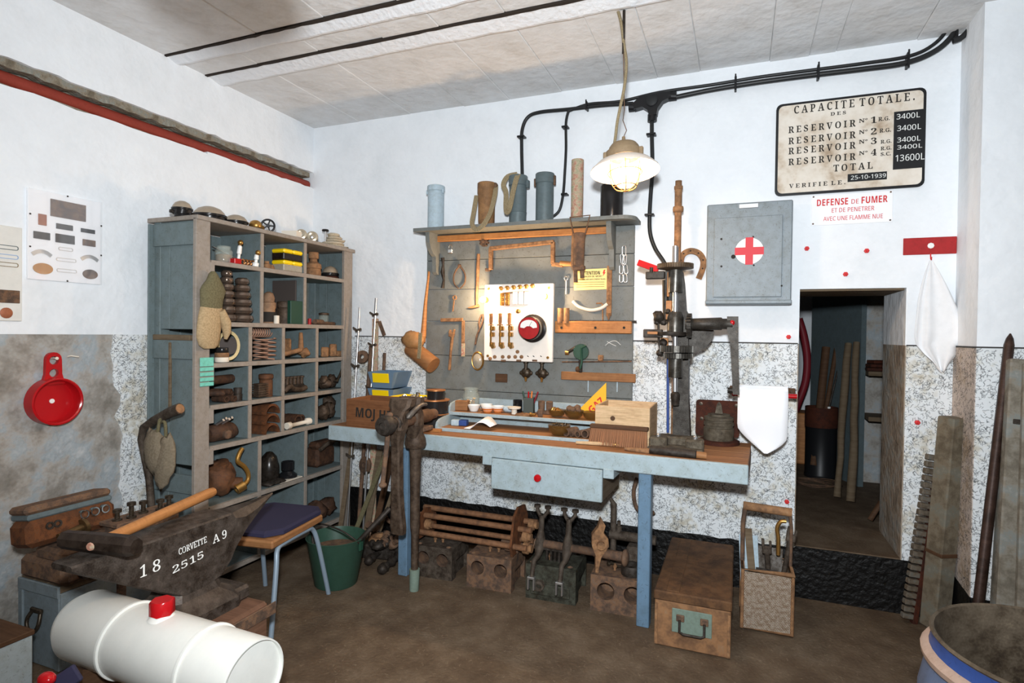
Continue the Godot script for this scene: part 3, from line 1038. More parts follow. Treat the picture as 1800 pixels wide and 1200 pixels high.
const SX := 0.40       # front plane of the shelf unit
const SZ0 := 0.03
const SZ1 := 1.35
var rows = [2.055, 1.828, 1.493, 1.266, 1.036, 0.812, 0.478, 0.1]   # tops of the shelf boards
func build_shelf_unit():
	var o = T("shelf_unit", "tall grey-blue painted wooden shelf unit with many pigeonholes full of parts", "shelf unit", Vector3(0, 0, 0))
	var s = S()
	var bk = 0.06
	# corner posts
	for z in [SZ0 + 0.045, SZ1 - 0.035]:
		s = S()
		bx(s, Vector3(SX - 0.012, 1.02, z + (0.0 if z > 1 else 0.01)), Vector3(0.024, 2.04, 0.095 if z < 1 else 0.09), 0.003)
		P(o, "front_stile", s, M.shelf_edge)
		s = S()
		bx(s, Vector3(bk + 0.03, 1.02, z), Vector3(0.05, 2.04, 0.06), 0.003)
		P(o, "rear_post", s, M.shelf)
	# end panels: boards
	for z in [SZ1 - 0.006, SZ0 + 0.006]:
		var x = bk
		for w in [0.125, 0.2]:
			for yy in ([[0.02, 0.62], [0.72, 1.39], [1.45, 2.03]] if z > 1 else [[0.02, 2.03]]):
				s = S()
				bx(s, Vector3(x + w / 2, (yy[0] + yy[1]) / 2, z - 0.012 * signf(z - 0.5)), Vector3(w - 0.004, yy[1] - yy[0], 0.018), 0.002)
				P(o, "side_board", s, M.shelf)
			x += w
		for yy in ([[0.62, 0.10], [1.34, 0.10], [1.96, 0.12]] if z > 1 else [[1.9, 0.1], [1.36, 0.1], [0.9, 0.1]]):
			s = S()
			bx(s, Vector3((bk + SX) / 2 - 0.005, yy[0], z + 0.004 * signf(z - 0.5)), Vector3(SX - bk - 0.012, yy[1], 0.016), 0.002)
			P(o, "side_rail", s, M.shelf)
	s = S()
	bx(s, Vector3(bk + 0.15, 1.405, SZ1 - 0.01), Vector3(0.28, 0.03, 0.03), 0.003)
	P(o, "side_cleat", s, M.wood_grey)
	# back boards
	var z = SZ0 + 0.02
	while z < SZ1 - 0.05:
		s = S()
		bx(s, Vector3(bk + 0.006, 1.04, z + 0.095), Vector3(0.012, 1.96, 0.187), 0.002)
		P(o, "back_board", s, M.shelf)
		z += 0.19
	# top
	s = S()
	bx(s, Vector3((bk + SX) / 2 - 0.01, rows[0] - 0.012, (SZ0 + SZ1) / 2), Vector3(SX - bk + 0.04, 0.024, SZ1 - SZ0 + 0.02), 0.003)
	P(o, "top_board", s, M.shelf_edge)
	# shelves: board plus lighter front edging
	for i in range(1, rows.size()):
		s = S()
		bx(s, Vector3((bk + SX) / 2 - 0.012, rows[i] - 0.011, (SZ0 + SZ1) / 2), Vector3(SX - bk - 0.03, 0.022, SZ1 - SZ0 - 0.05), 0.002)
		var sh = P(o, "shelf", s, M.shelf)
		s = S()
		bx(s, Vector3(SX - 0.014, rows[i] - 0.0125, (SZ0 + SZ1) / 2), Vector3(0.022, 0.026, SZ1 - SZ0 - 0.18), 0.002)
		P(sh, "edging", s, M.shelf_edge)
	# dividers
	var cols = [[0.9, 0.53], [0.9, 0.53], [0.985, 0.72, 0.408], [0.985, 0.72, 0.408], [0.985, 0.72, 0.408], [0.907, 0.508], [0.907, 0.508]]
	for i in cols.size():
		for zz in cols[i]:
			s = S()
			bx(s, Vector3((bk + SX) / 2 - 0.004, (rows[i] + rows[i + 1] - 0.024) / 2, zz), Vector3(SX - bk - 0.016, rows[i] - rows[i + 1] - 0.026, 0.022), 0.002)
			var dv = P(o, "divider", s, M.shelf)
			s = S()
			bx(s, Vector3(SX - 0.009, (rows[i] + rows[i + 1] - 0.024) / 2, zz), Vector3(0.008, rows[i] - rows[i + 1] - 0.026, 0.024), 0.001)
			P(dv, "edging", s, M.shelf_edge)
	# notch blocks where the shelves meet the near stile
	for i in range(1, 6):
		s = S()
		bx(s, Vector3(SX - 0.012, rows[i] - 0.055, SZ1 - 0.095), Vector3(0.022, 0.085, 0.03), 0.002)
		P(o, "corner_block", s, M.shelf_edge)
	# small paint chip and pencil-like scratch cleat on the end
	s = S()
	bx(s, hz(299, 660, SZ1 + 0.006), Vector3(0.018, 0.36, 0.012), 0.003)
	P(o, "thin_batten", s, M.wood_grey)
const BZ := 0.03   # face of the tool board
func build_tool_board():
	var s = S()
	var x0 = 1.022
	var x1 = 2.462
	var o = T("tool_board", "grey-blue plank tool board on the back wall above the bench", "tool board", Vector3(x0, 0.86, 0))
	var y = 0.0
	var hs = [0.2, 0.235, 0.235, 0.22, 0.2, 0.174]
	for i in hs.size():
		s = S()
		bx(s, Vector3((x1 - x0) / 2, y + hs[i] / 2, BZ / 2 + 0.001), Vector3(x1 - x0, hs[i] - 0.003, BZ - 0.001), 0.002)
		P(o, "plank", s, M.board)
		y += hs[i]
	# little shelf over it, two scrolled brackets and a bearer
	var sh = T("canister_shelf", "narrow grey-blue shelf with scrolled brackets over the tool board", "shelf", Vector3(1.02, 2.125, 0))
	var wdt = 1.475
	s = S()
	var out = [0.0, 0.0, 0.0, -0.215, wdt - 0.09, -0.235]
	for i in 6:
		var a = deg_to_rad(90.0 * i / 5)
		out += [wdt - 0.09 + 0.09 * sin(a), -0.145 - 0.09 * cos(a)]
	out += [wdt, 0.0]
	pr(s, out, 0.022, X(Vector3(0, 0.0, 0.001), -90, 0, 0))
	var sm = P(sh, "shelf_board", s, M.board)
	s = S()
	bx(s, Vector3(wdt / 2 - 0.05, -0.03, 0.06), Vector3(wdt - 0.2, 0.04, 0.022), 0.003)
	P(sh, "bearer", s, M.wood_orange)
	for bxp in [0.075, 1.3]:
		s = S()
		var prof = [0.0, 0.0, 0.15, 0.0, 0.15, -0.03, 0.145, -0.07, 0.125, -0.11, 0.09, -0.14, 0.06, -0.155, 0.055, -0.2, 0.05, -0.26, 0.03, -0.275, 0.0, -0.275]
		pr(s, prof, 0.03, X(Vector3(bxp + 0.03, 0.0, BZ + 0.002), 0, -90, 0))
		P(sh, "bracket", s, M.board)
	# ---- canisters on the shelf
	var sy = 2.149
	var base = func(px): return Vector3(hz(px, 380, 0.13).x, sy, 0.13)
	var can = T("canister", "pale blue-grey tin canister standing at the free end of the wall shelf", "canister", base.call(766), 0, "")
	s = S()
	lt(s, [0.0, 0.0, 0.055, 0.0, 0.057, 0.006, 0.055, 0.012, 0.055, 0.25, 0.06, 0.255, 0.06, 0.285, 0.056, 0.29, 0.0, 0.29], Transform3D(), 26)
	P(can, "body", s, M.tin_pale)
	for sx in [-1, 1]:
		s = S()
		bx(s, Vector3(0.06 * sx, 0.25, 0.01), Vector3(0.012, 0.03, 0.02), 0.003)
		P(can, "catch", s, M.tin_pale)
	can = T("canister", "rust-brown canister with a hanging cloth strap on the wall shelf", "canister", base.call(855))
	s = S()
	lt(s, [0.0, 0.0, 0.05, 0.0, 0.054, 0.03, 0.056, 0.2, 0.061, 0.21, 0.061, 0.275, 0.056, 0.28, 0.055, 0.27, 0.0, 0.27], Transform3D(), 26)
	P(can, "body", s, M.tin_brown)
	s = S()
	var st = [Vector3(0.064, 0.262, 0), Vector3(0.073, 0.2, 0.03), Vector3(0.064, 0.1, 0.06), Vector3(0.055, 0.04, 0.09), Vector3(0.025, -0.02, 0.115), Vector3(-0.015, -0.04, 0.118), Vector3(-0.055, 0.0, 0.1), Vector3(-0.066, 0.08, 0.055), Vector3(-0.063, 0.2, 0.02)]
	ribbon(s, smooth_path(st, 4), 0.03, 0.005)
	P(can, "strap", s, M.strap)
	s = S()
	lt(s, [0.0, -0.006, 0.016, -0.006, 0.016, 0.006, 0, 0.006], X(Vector3(0.064, 0.26, 0.01), 90, 0, 0), 12)
	P(can, "strap_ring", s, M.rust)
	can = T("canister", "grey-green canister with a looped webbing strap on the wall shelf", "canister", base.call(910))
	s = S()
	lt(s, [0.0, 0.0, 0.055, 0.0, 0.056, 0.07, 0.058, 0.072, 0.056, 0.076, 0.056, 0.24, 0.061, 0.245, 0.061, 0.3, 0.058, 0.305, 0, 0.305], Transform3D(), 26)
	P(can, "body", s, M.tin_grey)
	s = S()
	ribbon(s, smooth_path([Vector3(0.02, 0.306, 0.05), Vector3(0.01, 0.26, 0.066), Vector3(-0.01, 0.18, 0.068), Vector3(-0.03, 0.09, 0.066), Vector3(-0.055, 0.07, 0.05), Vector3(-0.07, 0.12, 0.03), Vector3(-0.07, 0.2, 0.03), Vector3(-0.085, 0.25, 0.04), Vector3(-0.06, 0.3, 0.03), Vector3(0.0, 0.312, 0.02)], 4), 0.032, 0.006)
	P(can, "strap", s, M.strap)
	s = S()
	bx(s, Vector3(0.066, 0.25, 0.0), Vector3(0.02, 0.05, 0.03), 0.004)
	P(can, "catch", s, M.tin_grey)
	can = T("canister", "plain glossy grey-green canister without a strap, beside the strapped one", "canister", base.call(957))
	s = S()
	lt(s, [0.0, 0.0, 0.056, 0.0, 0.056, 0.24, 0.06, 0.245, 0.06, 0.3, 0.057, 0.305, 0, 0.305], Transform3D(), 26)
	P(can, "body", s, M.tin_grey)
	s = S()
	bx(s, Vector3(0.064, 0.26, 0.0), Vector3(0.014, 0.06, 0.018), 0.003)
	bx(s, Vector3(-0.064, 0.255, 0.0), Vector3(0.014, 0.05, 0.018), 0.003)
	P(can, "catches", s, M.rust)
	s = S()
	lt(s, [0.0, 0.0, 0.037, 0.0, 0.038, 0.37, 0.035, 0.372, 0.034, 0.36, 0, 0.36], Transform3D(), 22)
	one("tall_tube", "tall flaking pink-and-green painted tube on the wall shelf", "tube", s, M.tubepaint, base.call(1014))
	can = T("oil_can", "short glossy black cylinder at the rounded end of the wall shelf", "can", base.call(1075))
	s = S()
	lt(s, [0.0, 0.0, 0.066, 0.0, 0.068, 0.01, 0.068, 0.19, 0.064, 0.2, 0.06, 0.19, 0, 0.19], Transform3D(), 26)
	P(can, "body", s, M.black_gloss)
	build_panel()
	build_hung_tools()

func ribbon(s, pts, w, th, side = Vector3.ZERO):
	var rings = []
	for i in pts.size():
		var t = (pts[mini(i + 1, pts.size() - 1)] - pts[maxi(i - 1, 0)]).normalized()
		var u = side
		if u == Vector3.ZERO:
			u = t.cross(Vector3(0.2, 0.1, 1.0)).normalized()
		u = (u - t * u.dot(t)).normalized()
		var n = t.cross(u).normalized()
		rings.append([pts[i] + u * w / 2 + n * th / 2, pts[i] - u * w / 2 + n * th / 2, pts[i] - u * w / 2 - n * th / 2, pts[i] + u * w / 2 - n * th / 2])
	skin(s, rings, false, true)

func build_panel():
	var s = S()
	var zf = 0.1
	var a = hz(851, 500, zf)
	var b = hz(972, 637, zf)
	var c = (a + b) / 2
	var pw = b.x - a.x - 0.008
	var ph = a.y - b.y
	var o = T("switch_panel", "white marble switchboard with knife switches, fuses, a red meter and glowing bulbs", "switchboard", Vector3(c.x, c.y, zf))
	var L = func(px, py, dz = 0.0): return hz(px, py, zf + dz) - o.position
	s = S()
	bx(s, Vector3(0, 0, -0.0125), Vector3(pw, ph, 0.025), 0.004)
	P(o, "marble_slab", s, M.marble)
	for k in [[-1, -1], [1, -1], [-1, 1], [1, 1]]:
		s = S()
		tb(s, [Vector3(k[0] * (pw / 2 - 0.03), k[1] * (ph / 2 - 0.03), -0.066), Vector3(k[0] * (pw / 2 - 0.03), k[1] * (ph / 2 - 0.03), 0.006)], 0.009, 8)
		P(o, "standoff", s, M.brass)
	# three knife switches
	for px in [866, 882, 898]:
		var q = L.call(px, 585)
		s = S()
		lt(s, [0.0, 0.0, 0.009, 0.0, 0.012, 0.02, 0.012, 0.06, 0.014, 0.07, 0.0, 0.075], X(q + Vector3(0, 0.055, 0.03)), 10)
		bx(s, q + Vector3(0, 0.052, 0.03), Vector3(0.034, 0.006, 0.02), 0.001)
		var h = P(o, "switch_handle", s, M.wood)
		s = S()
		bx(s, q + Vector3(0, -0.01, 0.03), Vector3(0.012, 0.13, 0.006), 0.001)
		for yy in [0.03, -0.01, -0.075]:
			bx(s, q + Vector3(0.004, yy, 0.014), Vector3(0.03, 0.028, 0.028), 0.003)
		lt(s, [0.0, 0.0, 0.012, 0.0, 0.012, 0.03, 0.0, 0.03], X(q + Vector3(0.012, -0.09, 0.0), 90, 0, 0), 8)
		P(o, "switch_blade", s, M.brass)
	# fuses: two brass, three white with dark lines
	for px in [883.5, 893]:
		var q = L.call(px, 526)
		s = S()
		bx(s, q + Vector3(0, 0, 0.008), Vector3(0.03, 0.082, 0.016), 0.004)
		for yy in [-0.025, 0.0, 0.025]:
			lt(s, [0.0, 0.0, 0.008, 0.0, 0.008, 0.006, 0, 0.006], X(q + Vector3(0, yy, 0.016), 90, 0, 0), 8)
		P(o, "brass_fuse", s, M.brass)
	for px in [907, 917, 927]:
		var q = L.call(px, 524)
		s = S()
		bx(s, q + Vector3(0, 0, 0.009), Vector3(0.033, 0.084, 0.018), 0.004)
		P(o, "white_fuse", s, M.white)
	for i in 6:
		var q = L.call(881 + i * 11.2, 507 - i * 0.9)
		s = S()
		lt(s, [0.0, 0.0, 0.016, 0.0, 0.016, 0.014, 0.008, 0.02, 0, 0.02], X(q, 90, 0, 0), 6)
		P(o, "terminal", s, M.brass)
	s = S()
	bx(s, L.call(907, 514) + Vector3(0, 0, 0.004), Vector3(0.19, 0.007, 0.008), 0.001, Basis(Vector3.BACK, 0.04))
	P(o, "busbar", s, M.brass)
	for k in [[862, 630], [870, 627], [884, 627], [895, 627], [906, 627], [917, 627], [910, 618]]:
		s = S()
		lt(s, [0.0, 0.0, 0.012, 0.0, 0.012, 0.008, 0.006, 0.012, 0, 0.012], X(L.call(k[0], k[1]), 90, 0, 0), 10)
		P(o, "stud", s, M.rust_light)
	for px in [885, 912, 940]:
		s = S()
		bx(s, L.call(px, 633.5) + Vector3(0, 0, 0.001), Vector3(0.034, 0.012, 0.003), 0.001)
		P(o, "brass_tag", s, M.rust)
	for px in [928, 938, 951]:
		s = S()
		bx(s, L.call(px, 626) + Vector3(0, 0, 0.001), Vector3(0.012, 0.005, 0.003), 0.001, Basis(Vector3.BACK, -0.6))
		P(o, "slot_screw", s, M.ink)
	s = S()
	lt(s, [0.0, 0.0, 0.014, 0.0, 0.014, 0.022, 0.008, 0.026, 0, 0.026], X(L.call(912, 547), 90, 0, 0), 12)
	P(o, "knob", s, M.brass)
	# red meter
	var mc = L.call(938, 577)
	var me = Node3D.new()
	me.name = "meter"
	o.add_child(me)
	me.position = mc
	s = S()
	lt(s, [0.0, 0.0, 0.086, 0.0, 0.09, 0.006, 0.09, 0.02, 0.076, 0.026, 0.074, 0.085, 0.07, 0.09, 0.0, 0.09], X(Vector3.ZERO, 90, 0, 0), 36)
	P(me, "meter_case", s, M.black_gloss)
	s = S()
	lt(s, [0.0, 0.0, 0.068, 0.0, 0.068, 0.003, 0.0, 0.004], X(Vector3(0, 0, 0.09), 90, 0, 0), 36)
	P(me, "meter_face", s, M.red_dull)
	s = S()
	var win = []
	for i in 13:
		var an = PI * i / 12
		win += [0.055 * cos(an), 0.01 + 0.038 * sin(an)]
	win += [-0.055, 0.0, -0.03, -0.004, -0.012, 0.008, 0.012, 0.008, 0.03, -0.004, 0.055, 0.0]
	pr(s, win, 0.002, X(Vector3(0, 0.004, 0.094)))
	P(me, "meter_dial", s, M.white)
	s = S()
	bx(s, Vector3(0.012, 0.025, 0.0965), Vector3(0.002, 0.036, 0.001), 0.0, Basis(Vector3.BACK, -0.5))
	P(me, "needle", s, M.ink)
	# the two glowing bulbs
	for k in [[854, 527, 0.045], [958, 521, 0.04]]:
		var q = L.call(k[0], k[1], 0.0)
		s = S()
		lt(s, [0.0, 0.0, 0.02, 0.0, 0.02, 0.012, 0.014, 0.016, 0.013, 0.03, 0, 0.03], X(q, 90, 0, 0), 14)
		P(o, "lamp_socket", s, M.brass)
		s = S()
		bl(s, q + Vector3(0, 0, k[2]), Vector3(0.021, 0.021, 0.024), 0.0)
		P(o, "panel_bulb", s, M.bulb)
		var om = OmniLight3D.new()
		om.name = "panel_bulb_light"
		om.light_color = Color(1.0, 0.84, 0.66)
		om.light_energy = 0.34
		om.light_size = 0.02
		om.omni_range = 8.0
		om.omni_attenuation = 2.0
		om.shadow_enabled = true
		om.position = q + Vector3(0, 0, k[2])
		o.add_child(om, true)
func build_hung_tools():
	var s = S()
	var zt = BZ + 0.012
	var pth = func(list, z, org):
		var o = []
		for k in list:
			o.append(hz(k[0], k[1], z if k.size() < 3 else k[2]) - org)
		return o
	var at = func(px, py, z = 0.031): return hz(px, py, z)
	# turnbuckle spanner
	var q = at.call(778, 480)
	s = S()
	tb(s, pth.call([[778, 453], [779, 465], [778, 478], [780, 492], [778, 506]], zt, q), [0.014, 0.008, 0.016, 0.008, 0.014], 8)
	one("double_spanner", "small blackened double-ended spanner hung beside the round calipers", "spanner", s, M.steel_dark, q)
	# chrome padlock
	q = at.call(793, 438)
	var o = T("padlock", "small chrome padlock hung under the shelf bracket", "padlock", q)
	s = S()
	bx(s, Vector3(0, -0.015, 0.012), Vector3(0.035, 0.03, 0.016), 0.004)
	P(o, "body", s, M.chrome)
	s = S()
	tb(s, smooth_path([Vector3(-0.011, -0.002, 0.012), Vector3(-0.011, 0.018, 0.012), Vector3(0, 0.03, 0.012), Vector3(0.011, 0.018, 0.012), Vector3(0.011, -0.002, 0.012)], 4), 0.004, 6)
	P(o, "shackle", s, M.chrome)
	# calipers
	q = at.call(809, 487)
	o = T("calipers", "round bow calipers of rusty iron with curved arms nearly closed", "calipers", q)
	for sx in [-1.0, 1.0]:
		s = S()
		tb(s, smooth_path([Vector3(0.0, 0.075, 0.012), Vector3(0.028 * sx, 0.045, 0.012), Vector3(0.045 * sx, 0.0, 0.012), Vector3(0.038 * sx, -0.045, 0.012), Vector3(0.006 * sx, -0.078, 0.012)], 5), [0.005] + range(20).map(func(i): return 0.0065 - 0.0001 * i), 6)
		P(o, "arm", s, M.rust)
	s = S()
	lt(s, [0.0, 0.0, 0.012, 0.0, 0.012, 0.012, 0, 0.014], X(Vector3(0, 0.077, 0.008), 90, 0, 0), 10)
	P(o, "pivot", s, M.rust)
	# rusty hand wheel
	q = at.call(853, 425)
	s = S()
	pr(s, gear2(0.024, 0.034, 8), 0.025, X(Vector3(0, 0, 0.004)))
	lt(s, [0.0, 0.0, 0.012, 0.0, 0.01, 0.02, 0, 0.022], X(Vector3(0, 0, 0.028), 90, 0, 0), 10)
	one("rosette_nut", "small rusty lobed nut hung just under the wall shelf", "nut", s, M.rust, q)
	# long iron with a hooked foot
	q = at.call(840, 490)
	s = S()
	tb(s, pth.call([[841, 446], [840, 470], [838, 520], [838, 538]], zt, q), [0.012, 0.013, 0.009, 0.008], 7)
	tb(s, pth.call([[842, 537], [830, 540], [823, 541]], zt, q), [0.012, 0.01, 0.004], 6)
	one("long_hook", "long rusty iron with a hooked foot hung beside the round calipers", "hook", s, M.rust_light, q)
	# key
	q = at.call(798, 532)
	s = S()
	tb(s, pth.call([[798, 528], [796, 547]], zt, q), 0.005, 6)
	var kr = []
	for j in 14:
		kr.append(at.call(799, 523, zt) - q + Vector3(0.013 * cos(TAU * j / 14), 0.013 * sin(TAU * j / 14), 0))
	tb(s, kr, 0.005, 6, true)
	one("rusty_key", "little rusty eyed key hung below the calipers", "key", s, M.rust_light, q)
	# square with painted end
	q = at.call(800, 570)
	o = T("carpenter_square", "rusty L-shaped set square with a pale chipped lower end", "set square", q)
	s = S()
	var c1 = at.call(794, 562, zt) - q
	bx(s, c1, Vector3(0.17, 0.024, 0.012), 0.002, Basis(Vector3.BACK, 0.02))
	P(o, "stock", s, M.rust_light)
	s = S()
	bx(s, at.call(814, 585, zt) - q, Vector3(0.024, 0.17, 0.008), 0.002)
	P(o, "blade", s, M.rust_light)
	s = S()
	bx(s, at.call(814, 615, zt) - q, Vector3(0.026, 0.09, 0.01), 0.002)
	P(o, "chipped_end", s, M.tubepaint)
	# adjustable wrench
	q = at.call(792, 618)
	s = S()
	tb(s, pth.call([[795, 592], [792, 620], [790, 650]], zt, q), [0.012, 0.009, 0.011], 7)
	bx(s, at.call(794, 588, zt) - q, Vector3(0.04, 0.036, 0.02), 0.004, Basis(Vector3.BACK, -0.3))
	bx(s, at.call(791, 583, zt) - q, Vector3(0.012, 0.03, 0.02), 0.003, Basis(Vector3.BACK, -0.3))
	bx(s, at.call(798, 582, zt) - q, Vector3(0.012, 0.026, 0.02), 0.003, Basis(Vector3.BACK, -0.3))
	one("adjustable_wrench", "brown rusty adjustable wrench hung below the key", "wrench", s, M.rust_light, q)
	# pliers
	q = at.call(842, 580)
	o = T("pliers", "rusty long-handled pliers hung at the edge of the switchboard", "pliers", q)
	for k in [[[848, 552], [849, 560], [846, 572], [840, 585], [835, 606]], [[846, 553], [842, 566], [843, 578], [838, 590], [836, 604]]]:
		s = S()
		tb(s, smooth_path(pth.call(k, zt, q), 3), 0.0065, 7)
		P(o, "arm", s, M.rust)
	# oval lens
	q = at.call(841, 634)
	o = T("round_gauge", "oval glass-faced brass gauge hung under the pliers", "gauge", q)
	s = S()
	lt(s, [0.0, 0.0, 0.05, 0.0, 0.052, 0.012, 0.046, 0.02, 0.042, 0.018], X(Vector3(0, 0, 0.002), 90, 0, 0).scaled_local(Vector3(0.88, 1, 1.25)), 26)
	P(o, "rim", s, M.brass)
	s = S()
	lt(s, [0.0, 0.0, 0.042, 0.0, 0.03, 0.01, 0.0, 0.014], X(Vector3(0, 0, 0.016), 90, 0, 0).scaled_local(Vector3(0.88, 1, 1.25)), 22)
	P(o, "face", s, M.glass_dusty)
	# brace
	q = at.call(920, 450)
	o = T("hand_brace", "long rusty cranked brace bar hung above the switchboard", "brace", q)
	s = S()
	for k in [[[863, 474], [863, 436]], [[861, 437], [974, 425]], [[972, 425], [972, 464]], [[970, 464], [990, 466]]]:
		var pp = pth.call(k, zt + 0.01, q)
		var d = pp[1] - pp[0]
		bx(s, (pp[0] + pp[1]) / 2, Vector3(d.length(), 0.026, 0.026), 0.003, Basis(Vector3.BACK, atan2(d.y, d.x)))
	P(o, "crank", s, M.rust_light)
	s = S()
	tb(s, pth.call([[985, 463], [1012, 464]], zt + 0.012, q), [0.018, 0.014], 10)
	P(o, "grip", s, M.wood_orange)
	s = S()
	bx(s, at.call(858, 474, zt) - q, Vector3(0.035, 0.02, 0.03), 0.003)
	P(o, "foot", s, M.rust)
	# blow lamp with wire bail, hung from the shelf edge
	q = at.call(1018, 440, 0.215)
	o = T("blow_torch", "rusty cylinder tool with a wire bail hung from the wall shelf", "torch", q)
	s = S()
	lt(s, [0.0, -0.1, 0.03, -0.1, 0.031, -0.09, 0.035, 0.08, 0.037, 0.085, 0.037, 0.1, 0.03, 0.104, 0, 0.1], Transform3D(), 18)
	P(o, "cylinder", s, M.rust)
	s = S()
	tb(s, [Vector3(-0.035, 0.1, 0.0), Vector3(-0.04, -0.1, 0.0)], [0.012, 0.01], 6)
	P(o, "side_tube", s, M.rust_light)
	s = S()
	var top = at.call(1002, 382, 0.255) - q
	var top2 = at.call(1037, 378, 0.26) - q
	tb(s, [Vector3(-0.034, 0.09, 0.0), top, top2, Vector3(0.034, 0.09, 0.0)], 0.005, 6)
	P(o, "bail", s, M.rust)
	s = S()
	for xx in [-0.022, 0.018]:
		tb(s, [Vector3(xx, -0.1, 0), Vector3(xx + 0.004, -0.19 if xx < 0 else -0.165, 0)], 0.013, 8)
	bx(s, Vector3(0, -0.105, 0), Vector3(0.07, 0.03, 0.05), 0.004)
	P(o, "legs", s, M.rust)
	# warning sign
	q = at.call(1038, 491)
	o = T("warning_sign", "yellow enamel electrical warning sign behind the hanging blow torch", "sign", q)
	s = S()
	bx(s, Vector3(0, 0, 0.003), Vector3(0.212, 0.13, 0.004), 0.001, Basis(Vector3.BACK, 0.02))
	P(o, "plate", s, M.sign_yellow)
	words(o, "ATTENTION", 0.12, 0.022, X(Vector3(0.0, 0.04, 0.006)), M.ink)
	words(o, "DANGER DE MORT", 0.13, 0.011, X(Vector3(0.01, 0.018, 0.006)), M.ink, false, false)
	words(o, "NE PAS TOUCHER AUX CONDUCTEURS", 0.19, 0.009, X(Vector3(0.0, 0.0, 0.006)), M.ink, false, false)
	for yy in [-0.018, -0.032, -0.046]:
		s = S()
		bx(s, Vector3(0, yy, 0.0055), Vector3(0.18, 0.003, 0.001))
		P(o, "print_line", s, M.rust_light)
	s = S()
	pr(s, [0.0, 0.02, 0.01, 0.02, 0.004, 0.004, 0.012, 0.004, -0.006, -0.02, -0.002, -0.003, -0.008, -0.003], 0.001, X(Vector3(0.085, 0.038, 0.0055)))
	P(o, "lightning_mark", s, M.print_red)
	# eye bolt
	q = at.call(995, 500)
	s = S()
	tb(s, pth.call([[995, 493], [995, 517]], zt, q), 0.005, 7)
	kr = []
	for j in 14:
		kr.append(at.call(995, 489, zt) - q + Vector3(0.012 * cos(TAU * j / 14), 0.012 * sin(TAU * j / 14), 0))
	tb(s, kr, 0.004, 6, true)
	one("eye_bolt", "thin bright eye bolt hung between the switchboard and the warning sign", "bolt", s, M.brightsteel, q)
	# chain
	q = at.call(1096, 460)
	o = T("chain", "short bright steel chain hung near the edge of the tool board", "chain", q)
	for k in [[1097, 441, 0.0, 0.03], [1094, 455, 0.12, 0.03], [1098, 456, -0.1, 0.03], [1092, 473, 0.0, 0.026], [1100, 473, 0.15, 0.026], [1092, 489, 0.0, 0.024], [1099, 489, 0.05, 0.024]]:
		s = S()
		var lk = []
		var c = at.call(k[0], k[1], zt) - q
		for j in 18:
			var an = TAU * j / 18
			var v = Vector3(0.011 * cos(an), 0.011 * sin(an) + (k[3] - 0.01) * signf(sin(an)), 0)
			lk.append(c + Basis(Vector3.BACK, k[2]) * v)
		tb(s, lk, 0.0038, 6, true)
		P(o, "link", s, M.brightsteel)
	# flat rusty bar
	q = at.call(1071, 515)
	s = S()
	bx(s, at.call(1071, 511, zt) - q, Vector3(0.032, 0.31, 0.012), 0.002)
	tb(s, pth.call([[1070, 550], [1070, 562]], zt, q), [0.016, 0.005], 6)
	one("flat_file", "broad rusty flat file with a tang, hung beside the warning sign", "file", s, M.rust_light, q)
	# pale hose arc
	q = at.call(1040, 540)
	s = S()
	tb(s, smooth_path(pth.call([[1007, 529], [1018, 539], [1038, 545], [1056, 542], [1068, 534]], zt, q), 5), 0.011, 9)
	one("hose_piece", "cream curved piece of hose fixed on the board below the warning sign", "hose", s, M.strap_pale, q)
	# allen key
	q = at.call(1055, 550)
	s = S()
	tb(s, pth.call([[1048, 533], [1057, 532.5], [1059, 534], [1060, 568]], zt, q), 0.005, 6)
	one("hex_key", "rusty bent hex key standing on the saw rack", "key", s, M.rust_light, q)
	# rack
	q = at.call(1045, 575)
	o = T("saw_rack", "varnished wooden rail with bolt holes carrying a saw blade, on the tool board", "rack", q)
	var ra = at.call(978, 577) - q
	var rb = at.call(1112, 573) - q
	s = S()
	bx(s, (ra + rb) / 2 + Vector3(0, 0.0, 0.02), Vector3(rb.x - ra.x, 0.075, 0.036), 0.004)
	P(o, "rail", s, M.wood_orange)
	for px in [990, 1049, 1099]:
		s = S()
		lt(s, [0.0, 0.0, 0.008, 0.0, 0.008, 0.002, 0, 0.002], X(at.call(px, 576) - q + Vector3(0, 0, 0.038), 90, 0, 0), 10)
		P(o, "bolt_hole", s, M.ink)
	s = S()
	var saw = [0.0, 0.0]
	for i in 40:
		saw += [i * 0.0105, 0.012, i * 0.0105 + 0.006, 0.018]
	saw += [0.42, 0.0]
	pr(s, saw, 0.003, X(at.call(1003, 567) - q + Vector3(0, 0, 0.016)))
	P(o, "saw_blade", s, M.steel_dark)
	for k in [[987, 0.02], [998, 0.018]]:
		var c = at.call(k[0], 567) - q
		s = S()
		lt(s, [0.0, 0.0, k[1], 0.0, k[1], 0.095, k[1] - 0.004, 0.095, k[1] - 0.004, 0.05, 0, 0.05], X(c + Vector3(0, -0.004, 0.03)), 14)
		one("brass_sleeve", "brown metal sleeve standing upright on the varnished saw rack", "sleeve", s, M.rust_light, q + Vector3.ZERO, 0, "sleeves on the saw rack")
	# breast drill on its rod
	q = at.call(1025, 630)
	o = T("breast_drill", "small green geared hand drill resting against the tool board", "hand drill", q)
	s = S()
	pr(s, gear2(0.046, 0.05, 30), 0.014, X(at.call(1024, 618) - q + Vector3(0, 0, 0.03)))
	P(o, "gear_wheel", s, M.green)
	s = S()
	bx(s, at.call(1022, 640) - q + Vector3(0, 0, 0.02), Vector3(0.022, 0.1, 0.02), 0.004)
	tb(s, pth.call([[1013, 610], [996, 620]], zt + 0.01, q), 0.011, 8)
	P(o, "frame", s, M.steel_dark)
	s = S()
